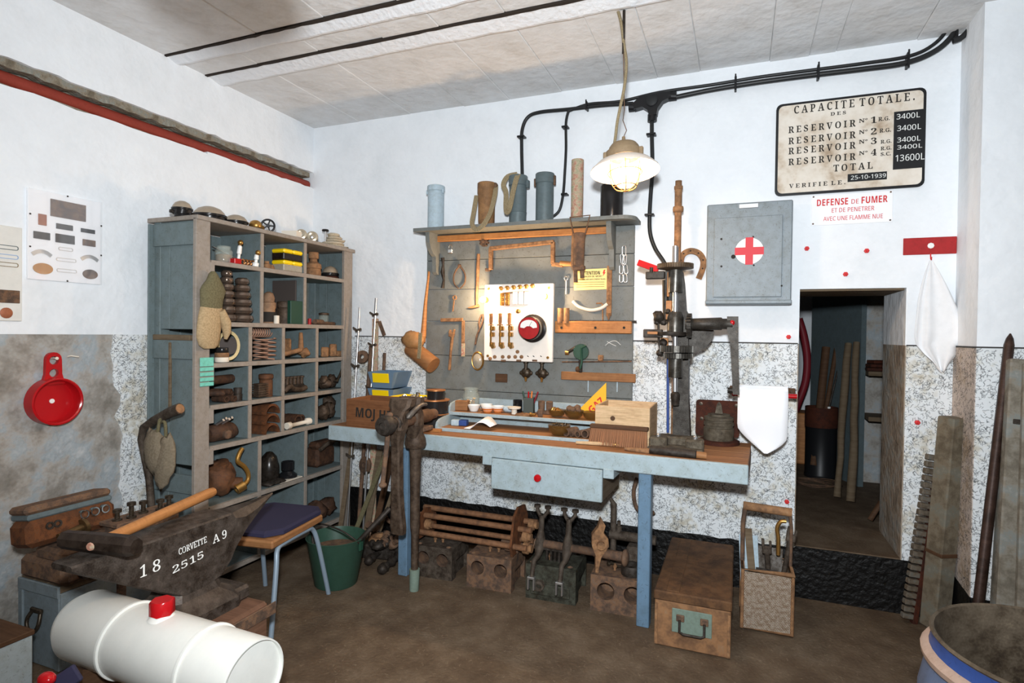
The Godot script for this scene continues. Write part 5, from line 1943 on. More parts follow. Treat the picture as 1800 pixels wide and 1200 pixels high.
	tb(s, [dv * 0.84 + Vector3(0, 0.011, 0.03), dv * 1.2 + Vector3(0, 0.009, 0.03)], [0.012, 0.017], 8)
	P(o, "bristles", s, M.bristle)
	var f0 = hy(1098, 792, BY)
	s = S()
	tb(s, [Vector3(0, 0.01, 0), hy(1142, 797, BY) + Vector3(0, 0.012, 0) - f0], [0.008, 0.015], 8)
	one("file_tang", "slim dark rusty scraper lying behind the steel shank on the bench", "scraper", s, M.rust_light, f0)
	# shank lying in front of the drill base
	q = hy(1143, 797, BY)
	q2 = hy(1224, 806, BY)
	o = T("steel_shank", "dark steel tool shank with a wooden end lying along the bench front", "tool", q)
	s = S()
	tb(s, [Vector3(0, 0.02, 0), q2 - q + Vector3(0, 0.02, 0)], 0.02, 12)
	P(o, "tube", s, M.steel_dark)
	s = S()
	var q3 = hy(1238, 807, BY)
	tb(s, [q2 - q + Vector3(0, 0.019, 0), q3 - q + Vector3(0.01, 0.018, 0)], 0.017, 8)
	P(o, "wooden_end", s, M.wood)
func box4(a, b, y):
	return [Vector3(a, y, -b), Vector3(-a, y, -b), Vector3(-a, y, b), Vector3(a, y, b)]

func build_drill():
	var s = S()
	var ZS = 0.43
	var o = T("post_drill", "tall dark iron post drill with geared crank and handwheel on the bench", "drill", Vector3(2.775, BY, 0.4))
	var at = func(px, py, z = 0.43): return hz(px, py, z) - o.position
	# foot: two ears and the slotted base
	s = S()
	bx(s, Vector3(0.0, 0.012, 0.13), Vector3(0.27, 0.024, 0.12), 0.004)
	bx(s, Vector3(-0.09, 0.04, 0.1), Vector3(0.09, 0.05, 0.08), 0.008)
	bx(s, Vector3(0.09, 0.04, 0.1), Vector3(0.09, 0.05, 0.08), 0.008)
	bx(s, Vector3(0.0, 0.03, 0.0), Vector3(0.2, 0.06, 0.1), 0.008)
	P(o, "foot", s, M.drill_pale)
	for sx in [-1, 1]:
		s = S()
		lt(s, [0.0, 0.0, 0.012, 0.0, 0.012, 0.012, 0.006, 0.018, 0, 0.018], X(Vector3(0.092 * sx, 0.064, 0.1)), 6)
		P(o, "foot_bolt", s, M.brightsteel)
	# column
	s = S()
	var rings = []
	for k in [[1182, 1213, 768], [1183, 1210, 700], [1186, 1210, 655], [1190, 1210, 600], [1192, 1208, 560]]:
		var l = at.call(k[0], k[2], 0.38)
		var r = at.call(k[1], k[2], 0.38)
		rings.append([Vector3(r.x, l.y, -0.11), Vector3(l.x, l.y, -0.11), Vector3(l.x, l.y, -0.02), Vector3(r.x, l.y, -0.02)])
	skin(s, rings, false, true)
	P(o, "column", s, M.drill)
	s = S()
	tb(s, [at.call(1174, 625, 0.4), at.call(1174, 760, 0.4)], 0.007, 8)
	P(o, "guide_rod", s, M.blue_paint)
	# main frame: body casting behind the spindle
	s = S()
	rings = []
	for k in [[1168, 1200, 478], [1172, 1203, 500], [1180, 1206, 545], [1178, 1214, 560], [1178, 1213, 580], [1186, 1208, 610]]:
		var l = at.call(k[0], k[2], 0.36)
		var r = at.call(k[1], k[2], 0.36)
		rings.append([Vector3(r.x, l.y, -0.1), Vector3(l.x, l.y, -0.1), Vector3(l.x, l.y, -0.01), Vector3(r.x, l.y, -0.01)])
	rings.reverse()
	skin(s, rings, false, true)
	P(o, "frame_casting", s, M.drill)
	s = S()
	tb(s, [at.call(1170, 492, 0.33), at.call(1171, 565, 0.33)], 0.018, 10)
	P(o, "rear_post", s, M.drill)
	# spindle, screw, collars, chuck
	s = S()
	tb(s, [at.call(1187, 688), at.call(1187, 432)], 0.014, 12)
	for i in 16:
		lt(s, [0.0, -0.001, 0.0165, -0.001, 0.0165, 0.003, 0, 0.003], X(at.call(1187, 470) + Vector3(0, 0.007 * i, 0)), 12)
	for i in 12:
		lt(s, [0.0, -0.001, 0.0165, -0.001, 0.0165, 0.003, 0, 0.003], X(at.call(1187, 545) + Vector3(0, 0.007 * i, 0)), 12)
	P(o, "spindle", s, M.brightsteel_worn)
	s = S()
	var y1 = at.call(1187, 514).y
	var y2 = at.call(1187, 472).y
	lt(s, [0.0, y1, 0.036, y1, 0.037, y1 + 0.01, 0.036, y2, 0, y2], X(Vector3(at.call(1187, 500).x, 0, ZS - 0.4)), 20)
	P(o, "upper_collar", s, M.drill_bright)
	s = S()
	y1 = at.call(1187, 588).y
	y2 = at.call(1187, 548).y
	lt(s, [0.0, y1, 0.042, y1, 0.042, y2 - 0.03, 0.032, y2, 0, y2], X(Vector3(at.call(1187, 570).x, 0, ZS - 0.4)), 20)
	P(o, "middle_collar", s, M.drill_bright)
	s = S()
	y1 = at.call(1187, 663).y
	y2 = at.call(1187, 630).y
	lt(s, [0.0, y1, 0.036, y1, 0.037, y2, 0, y2], X(Vector3(at.call(1187, 645).x, 0, ZS - 0.4)), 20)
	P(o, "quill", s, M.drill_bright)
	s = S()
	var yc = at.call(1187, 712).y
	lt(s, [0.0, yc, 0.02, yc, 0.022, yc + 0.03, 0.024, yc + 0.034, 0.024, yc + 0.06, 0.015, yc + 0.07, 0, yc + 0.07], X(Vector3(at.call(1187, 700).x, 0, ZS - 0.4)), 16)
	P(o, "chuck", s, M.steel_dark)
	# handwheel
	var hw = at.call(1187, 468)
	s = S()
	var g = gear2(0.089, 0.093, 48)
	pr(s, g, 0.024, Transform3D(Basis(Vector3.RIGHT, -PI / 2), hw - Vector3(0, 0.012, 0)))
	lt(s, [0.0, -0.02, 0.05, -0.02, 0.085, -0.01, 0.0, 0.014], X(hw), 24)
	P(o, "feed_wheel", s, M.drill_wheel)
	# gears
	for k in [[1189, 613, 0.085, 34, 0.034], [1192, 625, 0.075, 30, 0.026]]:
		s = S()
		var c = at.call(k[0], k[1], ZS)
		pr(s, gear2(k[2] - 0.008, k[2], k[3]), k[4], Transform3D(Basis(Vector3.RIGHT, -PI / 2), c - Vector3(0, k[4] / 2, 0)))
		P(o, "spur_gear", s, M.drill_bright)
	# bevel gear facing the crank
	s = S()
	var bg = at.call(1208, 572, ZS)
	pr(s, gear2(0.055, 0.064, 22), 0.022, Transform3D(Basis(Vector3.UP, PI / 2), bg))
	P(o, "bevel_gear", s, M.drill)
	# ratchet disc and pawl arm
	s = S()
	var rd = at.call(1180, 586, ZS)
	lt(s, [0.0, -0.012, 0.075, -0.012, 0.078, -0.004, 0.078, 0.008, 0.0, 0.012], X(rd), 26)
	bx(s, at.call(1148, 586, ZS + 0.02), Vector3(0.1, 0.045, 0.03), 0.004)
	P(o, "ratchet", s, M.steel_dark)
	s = S()
	bx(s, at.call(1148, 585, ZS + 0.037), Vector3(0.06, 0.014, 0.006), 0.002)
	P(o, "ratchet_slot", s, M.wood_orange)
	s = S()
	for k in [[1158, 557, 0.03], [1166, 566, 0.018], [1155, 567, 0.012], [1160, 620, 0.02], [1166, 602, 0.02], [1174, 547, 0.014]]:
		bl(s, at.call(k[0], k[1], ZS - 0.01), Vector3.ONE * k[2], 0.25, int(k[0]), Basis(), 9, 6)
	tb(s, [at.call(1157, 557, ZS - 0.01), at.call(1158, 600, ZS - 0.01), at.call(1164, 626, ZS - 0.01)], 0.007, 6)
	tb(s, [at.call(1150, 567, ZS - 0.01), at.call(1180, 566, ZS - 0.01)], 0.009, 6)
	P(o, "linkage", s, M.steel_dark)
	s = S()
	bx(s, at.call(1152, 484, 0.42), Vector3(0.1, 0.04, 0.035), 0.004)
	tb(s, [at.call(1145, 480, 0.43), at.call(1145, 470, 0.43)], 0.011, 6)
	P(o, "top_arm", s, M.drill)
	s = S()
	var rp = [at.call(1121, 461, 0.43), at.call(1158, 474, 0.43)]
	var rd2 = rp[1] - rp[0]
	bx(s, (rp[0] + rp[1]) / 2, Vector3(rd2.length(), 0.034, 0.006), 0.012, Basis(Vector3.BACK, atan2(rd2.y, rd2.x)))
	P(o, "red_tag", s, M.red)
	s = S()
	bx(s, at.call(1176, 545, 0.4), Vector3(0.03, 0.1, 0.02), 0.003)
	bx(s, at.call(1175, 500, 0.41), Vector3(0.012, 0.13, 0.02), 0.003)
	bx(s, at.call(1168, 602, 0.41), Vector3(0.04, 0.05, 0.02), 0.003)
	P(o, "brass_gib", s, M.wood_orange)
	# crank shaft, crank arm
	s = S()
	tb(s, [at.call(1205, 569), at.call(1212, 569), at.call(1213, 569), at.call(1268, 569), at.call(1270, 569), at.call(1288, 569)], [0.026, 0.026, 0.028, 0.033, 0.027, 0.027], 16)
	P(o, "crank_shaft", s, M.drill)
	s = S()
	rings = []
	for k in [[1278, 1298, 556], [1278, 1298, 580], [1283, 1298, 600], [1287, 1299, 660], [1288, 1300, 693]]:
		var l = at.call(k[0], k[2], 0.44)
		var r = at.call(k[1], k[2], 0.44)
		rings.append([Vector3(r.x, l.y, 0.02), Vector3(l.x, l.y, 0.02), Vector3(l.x, l.y, 0.05), Vector3(r.x, l.y, 0.05)])
	rings.reverse()
	skin(s, rings, false, true)
	tb(s, [at.call(1296, 686, 0.43), at.call(1279, 686, 0.43)], [0.012, 0.016], 8)
	P(o, "crank_arm", s, M.drill)
	s = S()
	bl(s, at.call(1287, 567, 0.45), Vector3(0.013, 0.013, 0.008))
	P(o, "red_cap", s, M.red)
	# curved wall bracket
	s = S()
	var bp = []
	for k in [[1206, 575], [1226, 572], [1254, 572], [1255, 586], [1250, 600], [1238, 612], [1216, 622], [1206, 628]]:
		var v = at.call(k[0], k[1], 0.3)
		bp += [v.x, v.y]
	pr(s, bp, 0.05, X(Vector3(0, 0, -0.12)))
	P(o, "curved_bracket", s, M.drill)
	# handles at the back
	s = S()
	bx(s, at.call(1195, 600, 0.25), Vector3(0.05, 0.08, 0.2), 0.004)
	P(o, "wall_arm", s, M.drill)
	# tall rusty pipe standing behind the drill
	var pb = hz(1191, 430, 0.22)
	o = T("standing_pipe", "tall rusty pipe with a union joint rising behind the post drill", "pipe", Vector3(pb.x, BY, 0.22))
	s = S()
	var yt = hz(1191, 318, 0.22).y - BY
	var yu = hz(1191, 368, 0.22).y - BY
	lt(s, [0.0, 0.0, 0.019, 0.0, 0.019, yu - 0.02, 0.028, yu - 0.012, 0.03, yu, 0.028, yu + 0.015, 0.02, yu + 0.018, 0.02, yt - 0.05, 0.024, yt - 0.045, 0.024, yt - 0.03, 0.018, yt - 0.028, 0.018, yt, 0, yt], Transform3D(), 14)
	P(o, "pipe", s, M.rust_light)
	# horseshoe
	var hc = hz(1217, 462, 0.02)
	s = S()
	var hp = []
	for k in [[1199, 475], [1197, 458], [1202, 446], [1214, 441], [1228, 445], [1236, 457], [1235, 472], [1228, 490]]:
		hp.append(hz(k[0], k[1], 0.016) - hc)
	ribbon(s, smooth_path(hp, 5), 0.034, 0.012, Vector3.ZERO)
	o = T("horseshoe", "rusty horseshoe hung on the white wall beside the post drill", "horseshoe", hc)
	P(o, "shoe", s, M.rust_light)
	for i in [1, 2, 3, 4, 5, 6]:
		s = S()
		lt(s, [0.0, 0.0, 0.005, 0.0, 0.005, 0.003, 0, 0.003], X(hp[i] + Vector3(0, 0, 0.005), 90, 0, 0), 6)
		P(o, "nail_hole", s, M.ink)
	# plate with a round casting
	var mp = hz(1266, 775, 0.1)
	o = T("motor_plate", "rusty square plate with a grey-green round casting, leaning at the bench end", "casting", Vector3(2.95, BY, 0.16))
	s = S()
	pr(s, rrect(0.235, 0.205, 0.02), 0.01, X(Vector3(0.01, 0.125, -0.06), -8, 0, 0))
	P(o, "plate", s, M.rust_red)
	for k in [[-0.09, 0.205], [-0.085, 0.12], [-0.08, 0.06], [0.1, 0.205]]:
		s = S()
		lt(s, [0.0, 0.0, 0.01, 0.0, 0.01, 0.004, 0, 0.005], X(Vector3(k[0] + 0.01, k[1], -0.05), 90, 0, 0), 10)
		P(o, "screw", s, M.bolt)
	s = S()
	lt(s, [0.0, 0.02, 0.078, 0.02, 0.08, 0.026, 0.08, 0.088, 0.074, 0.09, 0.074, 0.1, 0.08, 0.102, 0.08, 0.118, 0.074, 0.12, 0.074, 0.128, 0.078, 0.13, 0.078, 0.146, 0.06, 0.152, 0.058, 0.162, 0, 0.164], X(Vector3(0.02, 0, 0.03)), 26)
	P(o, "round_casting", s, M.drill_pale)
	s = S()
	pr(s, [-0.02, 0.0, 0.02, 0.0, 0.012, 0.05, 0.0, 0.065, -0.012, 0.05], 0.02, X(Vector3(0.02, 0.165, 0.02)))
	P(o, "lug", s, M.drill_pale)
	s = S()
	lt(s, [0.0, 0.0, 0.11, 0.0, 0.11, 0.018, 0.09, 0.022, 0, 0.022], X(Vector3(0.02, 0, 0.03)), 24)
	P(o, "base_disc", s, M.rust_red)
	# paper roll on a bracket at the bench end
	var a = hz(1297, 690, 0.22)
	var b = hz(1388, 690, 0.22)
	o = T("paper_roll", "white paper towel roll on a red-ended roller with a torn sheet hanging", "paper roll", Vector3(a.x, a.y, 0.22))
	s = S()
	var w = b.x - a.x
	lt(s, [0.012, 0.0, 0.05, 0.0, 0.05, w - 0.01, 0.012, w - 0.01], X(Vector3(0.0, -0.005, 0), 0, 0, -90), 26)
	P(o, "roll", s, M.paper)
	s = S()
	tb(s, [Vector3(-0.03, -0.005, 0), Vector3(w + 0.035, -0.005, 0)], 0.013, 12)
	P(o, "roller", s, M.red)
	s = S()
	rings = []
	var L = hz(1349, 797, 0.26).y - a.y
	for i in 15:
		var t = i / 14.0
		var yy = lerpf(0.045, L, t)
		var zz = 0.05 if i > 1 else 0.02 * i + 0.02
		zz += 0.012 * sin(t * 5.0)
		var lft = 0.0 if t < 0.62 else pow((t - 0.62) / 0.38, 1.3) * 0.55
		var rgt = 1.0 if t < 0.75 else 1.0 - pow((t - 0.75) / 0.25, 1.6) * 0.38
		var ring = []
		for j in 8:
			var u = lerpf(lft, rgt, j / 7.0)
			ring.append(Vector3(u * (w - 0.01), yy, zz + 0.006 * sin(u * 7.0 + t * 3.0) * t))
		for j in 8:
			var v = ring[7 - j]
			ring.append(v - Vector3(0, 0, 0.0012))
		rings.append(ring)
	rings.reverse()
	skin(s, rings, true, true)
	P(o, "hanging_sheet", s, M.paper)
	s = S()
	for x in [-0.02, w + 0.02]:
		bx(s, Vector3(x, -0.005, -0.11), Vector3(0.012, 0.03, 0.22), 0.003)
	bx(s, Vector3(w / 2, -0.005, -0.212), Vector3(w + 0.09, 0.05, 0.015), 0.003)
	P(o, "bracket", s, M.wood_dark)
	# oil tin and black hook at the wall, small pieces
func head_block(called, label, at, w, h, d, mat, ports, turn = 0.0):
	var o = T(called, label, "engine part", at, turn)
	var c = CSGCombiner3D.new()
	c.name = "casting"
	o.add_child(c)
	var b = CSGBox3D.new()
	b.name = "block"
	b.size = Vector3(w, h, d)
	b.position = Vector3(0, h / 2, -d / 2)
	b.material = mat
	c.add_child(b)
	var cut = CSGBox3D.new()
	cut.name = "step"
	cut.operation = CSGShape3D.OPERATION_SUBTRACTION
	cut.size = Vector3(0.05, h * 0.62, d * 0.7)
	cut.position = Vector3(w / 2, h * 0.25, -d * 0.6)
	cut.material = mat
	c.add_child(cut)
	for k in ports:
		var y = CSGCylinder3D.new()
		y.name = "port"
		y.operation = CSGShape3D.OPERATION_SUBTRACTION
		y.radius = k[2]
		y.height = 0.16
		y.sides = 20
		y.rotation.x = PI / 2
		y.position = Vector3(k[0], k[1], -0.03)
		y.material = M.rust
		c.add_child(y, true)
	for k in [[-0.4, -0.12], [0.36, -0.12], [-0.38, -0.85], [0.36, -0.85]]:
		var y = CSGCylinder3D.new()
		y.name = "stud_hole"
		y.operation = CSGShape3D.OPERATION_SUBTRACTION
		y.radius = 0.016
		y.height = 0.06
		y.sides = 12
		y.position = Vector3(k[0] * w, h, k[1] * d)
		y.material = M.rust
		c.add_child(y, true)
	var s
	for k in [[-0.1, -0.35], [0.08, -0.4]]:
		s = S()
		tb(s, [Vector3(k[0] * w, h - 0.005, k[1] * d), Vector3(k[0] * w, h + 0.035, k[1] * d)], 0.007, 6)
		lt(s, [0.0, 0.0, 0.011, 0.0, 0.011, 0.009, 0, 0.009], X(Vector3(k[0] * w, h + 0.016, k[1] * d)), 6)
		P(o, "stud", s, M.rust_light)
	return o
func build_under_bench():
	var s = S()
	head_block("cylinder_head", "rusty two-port cylinder head on the floor beneath the tie-rod frame", Vector3(1.405, 0, 0.59), 0.25, 0.185, 0.24, M.iron, [[-0.062, 0.115, 0.038], [0.062, 0.115, 0.038]], 2)
	head_block("cylinder_head", "rust-brown two-port cylinder head between the grey-green block and another head", Vector3(1.772, 0, 0.6), 0.27, 0.185, 0.25, M.rust, [[-0.07, 0.115, 0.04], [0.07, 0.115, 0.04]], 2)
	var o = head_block("cylinder_head", "grey-green engine casting with a hexagonal boss under the rocker arms", Vector3(2.137, 0, 0.6), 0.28, 0.19, 0.27, M.green_iron, [], 2)
	s = S()
	lt(s, [0.0, 0.0, 0.035, 0.0, 0.03, 0.02, 0.018, 0.022, 0.016, 0.01, 0, 0.01], X(Vector3(-0.06, 0.08, 0.0), 90, 0, 0), 6)
	P(o, "hex_boss", s, M.iron)
	s = S()
	bx(s, Vector3(0.0, 0.06, 0.004), Vector3(0.22, 0.06, 0.012), 0.004)
	P(o, "flange", s, M.green_iron)
	head_block("cylinder_head", "rusty two-port cylinder head standing behind the bench leg next to the trunk", Vector3(2.5, 0, 0.6), 0.28, 0.19, 0.27, M.rust, [[-0.06, 0.11, 0.046], [0.08, 0.11, 0.046]], 2)
	# tie-rod frame lying on the two left heads
	o = T("tie_rod_frame", "rusty frame of long tie rods between two end plates lying on the cylinder heads", "machine part", Vector3(1.25, 0.19, 0.34), -2)
	for k in [[0.03, 0.05, 0.24, [0.0, 0.0, 0.2, 0.0, 0.22, 0.05, 0.2, 0.13, 0.12, 0.17, 0.03, 0.15, 0.0, 0.1]], [0.66, 0.0, 0.3, [0.0, 0.02, 0.22, 0.0, 0.24, 0.06, 0.2, 0.22, 0.14, 0.26, 0.04, 0.25, 0.0, 0.18]]]:
		s = S()
		pr(s, k[3], 0.014, X(Vector3(k[0], 0.003, -0.02), 0, -90, 0))
		P(o, "end_plate", s, M.rust_plate)
	for k in [[0.04, 0.15, 0.018], [0.13, 0.13, 0.017], [0.1, 0.06, 0.015], [0.2, 0.05, 0.017]]:
		s = S()
		tb(s, [Vector3(-0.03, k[1], k[0] - 0.01), Vector3(0.74, k[1] + 0.01, k[0] - 0.01)], k[2], 10)
		P(o, "tie_rod", s, M.rust_rod)
	for k in [[0.7, 0.15, 0.05], [0.69, 0.1, 0.12], [0.02, 0.07, 0.1], [0.71, 0.05, 0.16]]:
		s = S()
		lt(s, [0.0, 0.0, 0.032, 0.0, 0.032, 0.03, 0.022, 0.034, 0.022, 0.05, 0, 0.05], X(Vector3(k[0], k[1], k[2]), 0, 0, -90), 10)
		P(o, "rod_nut", s, M.rust_light)
	# coupled pipes on the second head
	for k in [[1.83, 0.25, 0.5, 0.16, 8, "short brown union pipe lying on the second cylinder head"], [1.78, 0.2, 0.42, 0.2, -12, "brown pipe with collars behind the short union pipe"], [1.9, 0.28, 0.44, 0.14, 25, "stubby brown pipe elbow propped on the second cylinder head"]]:
		s = S()
		lt(s, [0.0, 0.0, 0.018, 0.0, 0.018, k[3] * 0.3, 0.027, k[3] * 0.32, 0.027, k[3] * 0.5, 0.016, k[3] * 0.52, 0.016, k[3], 0, k[3]], X(Vector3(0, 0.028, 0), 0, 0, -90), 12)
		one("union_pipe", k[5], "pipe", s, M.rust, Vector3(k[0], 0.187, k[2]), k[4])
	# rocker arms on a shaft
	o = T("rocker_shaft", "pair of forked rocker arms on a shaft above the grey-green casting", "machine part", Vector3(2.08, 0.19, 0.52), -2)
	s = S()
	tb(s, [Vector3(-0.06, 0.09, 0), Vector3(0.28, 0.09, 0), Vector3(0.281, 0.09, 0), Vector3(0.44, 0.09, 0)], [0.022, 0.022, 0.026, 0.026], 12)
	bl(s, Vector3(0.45, 0.09, 0.01), Vector3(0.02, 0.045, 0.045))
	P(o, "shaft", s, M.rust)
	for x in [-0.03, 0.13]:
		s = S()
		tb(s, [Vector3(x, 0.24, -0.02), Vector3(x, 0.16, -0.01), Vector3(x, 0.09, 0), Vector3(x, 0.028, 0.04), Vector3(x, 0.022, 0.1), Vector3(x, -0.06, 0.128)], [0.015, 0.017, 0.034, 0.017, 0.014, 0.012], 8)
		for sx in [-1, 1]:
			tb(s, [Vector3(x, 0.22, -0.02), Vector3(x + 0.03 * sx, 0.26, -0.03), Vector3(x + 0.032 * sx, 0.285, -0.03)], 0.011, 7)
			lt(s, [0.0, 0.0, 0.02, 0.0, 0.02, 0.014, 0, 0.014], X(Vector3(x + 0.032 * sx, 0.28, -0.03)), 8)
		P(o, "rocker_arm", s, M.iron)
		s = S()
		for sx in [-1, 1]:
			bx(s, Vector3(x + 0.016 * sx, -0.085, 0.133), Vector3(0.009, 0.07, 0.024), 0.003)
		bx(s, Vector3(x, -0.055, 0.133), Vector3(0.042, 0.014, 0.026), 0.003)
		P(o, "fork_end", s, M.brightsteel)
	s = S()
	for i in 4:
		bx(s, Vector3(0.01 + 0.024 * i, 0.03, -0.02), Vector3(0.012, 0.08, 0.05), 0.002)
	bx(s, Vector3(0.05, 0.065, -0.02), Vector3(0.13, 0.016, 0.06), 0.003)
	P(o, "valve_springs", s, M.steel_dark)
	# big lever
	s = S()
	pr(s, [0.02, 0.0, 0.035, 0.0, 0.05, 0.08, 0.09, 0.14, 0.085, 0.18, 0.06, 0.21, 0.07, 0.25, 0.045, 0.29, 0.03, 0.24, 0.0, 0.2, 0.0, 0.14, 0.02, 0.09], 0.04, X())
	lt(s, [0.0, -0.02, 0.022, -0.02, 0.022, 0.07, 0, 0.07], X(Vector3(0.045, 0.15, 0), 90, 0, 0), 10)
	one("cast_lever", "rusty cast lever standing on the edge of the cylinder head next to the trunk", "lever", s, M.rust_light, Vector3(2.345, 0.187, 0.54), 20)
	# right cluster: upright rods and a bolted bearing on the last head
	o = T("bearing_bracket", "bolted bearing bracket with an upright rod on the cylinder head next to the trunk", "machine part", Vector3(2.52, 0.19, 0.42), 0)
	s = S()
	tb(s, [Vector3(-0.08, 0.0, 0), Vector3(-0.08, 0.33, 0), Vector3(-0.1, 0.36, 0.0)], [0.017, 0.017, 0.01], 8)
	P(o, "upright", s, M.iron)
	s = S()
	tb(s, [Vector3(-0.1, 0.16, 0), Vector3(0.15, 0.16, 0)], 0.026, 10)
	bx(s, Vector3(0.06, 0.06, 0.0), Vector3(0.12, 0.12, 0.08), 0.006)
	P(o, "bearing", s, M.iron)
	for x in [-0.05, 0.1]:
		s = S()
		lt(s, [0.0, 0.0, 0.016, 0.0, 0.016, 0.03, 0.01, 0.034, 0.01, 0.06, 0, 0.06], X(Vector3(x, 0.18, 0)), 6)
		P(o, "bolt", s, M.iron)
	o = T("collar_ring", "thick black ring with a bright hub on the cylinder head next to the trunk", "ring", Vector3(2.56, 0.19, 0.52))
	s = S()
	lt(s, [0.0, 0.0, 0.055, 0.0, 0.058, 0.03, 0.05, 0.05, 0.03, 0.052, 0.03, 0.03, 0, 0.03], Transform3D(), 20)
	P(o, "ring", s, M.steel_dark)
	for k in [[2.46, 0.5, "loose steel bolt lying by the black ring on a cylinder head"], [2.42, 0.47, "loose bolt lying by the cast lever on a cylinder head"]]:
		s = S()
		lt(s, [0.0, 0.0, 0.014, 0.0, 0.014, 0.012, 0.007, 0.013, 0.007, 0.05, 0, 0.05], X(Vector3(0, 0.014, 0), 0, 0, -90), 6)
		one("loose_bolt", k[2], "bolt", s, M.bolt, Vector3(k[0], 0.19, k[1]), 30)
	# bent bar behind the right leg
	s = S()
	tb(s, smooth_path([hz(1120, 840, 0.1), hz(1114, 862, 0.1), hz(1118, 890, 0.1), hz(1135, 905, 0.1), hz(1150, 900, 0.1)], 4), 0.012, 8)
	one("bent_hook", "dark bent iron hook hanging on the wall behind the bench leg next to the trunk", "hook", s, M.rust)
	# pile left of the vice: camshafts, ring, pipes
	for k in [[648, 985, 700, 940, 0.022, "dark camshaft with a round end lying on the floor under the bench", 0.04], [672, 1000, 715, 965, 0.024, "second dark camshaft with a knob end beside the other on the floor", 0.03], [655, 955, 730, 925, 0.02, "rusty shaft lying high on the heap behind the leg vice", 0.1]]:
		var p0 = hy(k[0], k[1], k[6])
		var p1 = hy(k[2], k[3], k[6] + 0.03)
		s = S()
		var pts = []
		var rr = []
		for i in 12:
			pts.append((p1 - p0) * (i / 11.0) + Vector3(0, 0.0, 0))
			rr.append(k[4] * (1.35 if i % 3 == 1 else 0.85))
		tb(s, pts, rr, 10)
		bl(s, Vector3.ZERO, Vector3.ONE * k[4] * 1.3)
		one("camshaft", k[5], "shaft", s, M.steel_dark, p0)
	var rc = hy(668, 952, 0.09)
	s = S()
	lt(s, [0.03, 0.0, 0.07, 0.0, 0.075, 0.02, 0.06, 0.04, 0.035, 0.04, 0.03, 0.0], Transform3D(), 20)
	one("brass_ring", "brown brass flange ring lying on the heap behind the leg vice", "ring", s, M.rust_light, rc)
	s = S()
	bx(s, Vector3(0, 0.045, 0), Vector3(0.34, 0.09, 0.22), 0.01)
	one("engine_cover", "dark oily flat casting under the heap of shafts", "casting", s, M.steel_dark, Vector3(rc.x + 0.05, 0, rc.z - 0.05), 10)
	var wv = []
	for i in 40:
		var t = i / 39.0
		wv.append(Vector3(t * 0.42, 0.1 + 0.004 * sin(t * 40), 0.02 * sin(t * 6.0)))
	s = S()
	tb(s, wv, 0.005, 5)
	one("thin_wire_rod", "thin dark rod lying across the heap towards the green bucket", "rod", s, M.steel_dark, Vector3(hy(645, 935, 0.1).x, 0.02, hy(645, 935, 0.1).z), 8)
	for i in 10:
		var a = hy(655 + rng.randf() * 55, 915 + rng.randf() * 50, 0.12)
		s = S()
		if i % 2:
			lt(s, [0.0, 0.0, 0.016, 0.0, 0.016, 0.03, 0.028, 0.032, 0.028, 0.05, 0.014, 0.052, 0.014, 0.1, 0.024, 0.102, 0.024, 0.12, 0, 0.12], X(Vector3(-0.05, 0.028, 0), 0, 0, -84 + 4 * i), 12)
			one("shaft_stub", "dark oily stub of a stepped shaft in the heap behind the leg vice", "shaft", s, M.rust, Vector3(a.x, 0.088, clampf(a.z, 0.2, 0.62)), i * 37.0, "shaft stubs behind the vice")
			continue
		bl(s, Vector3(0, 0.025, 0), Vector3(0.05, 0.032, 0.035), 0.35, 50 + i, Basis(), 10, 7)
		one("scrap_lump", "dark oily lump of scrap metal in the heap behind the leg vice", "scrap", s, M.rust if i % 2 else M.steel_dark, Vector3(a.x, 0.088, clampf(a.z, 0.2, 0.62)), i * 40.0, "scrap lumps behind the vice")
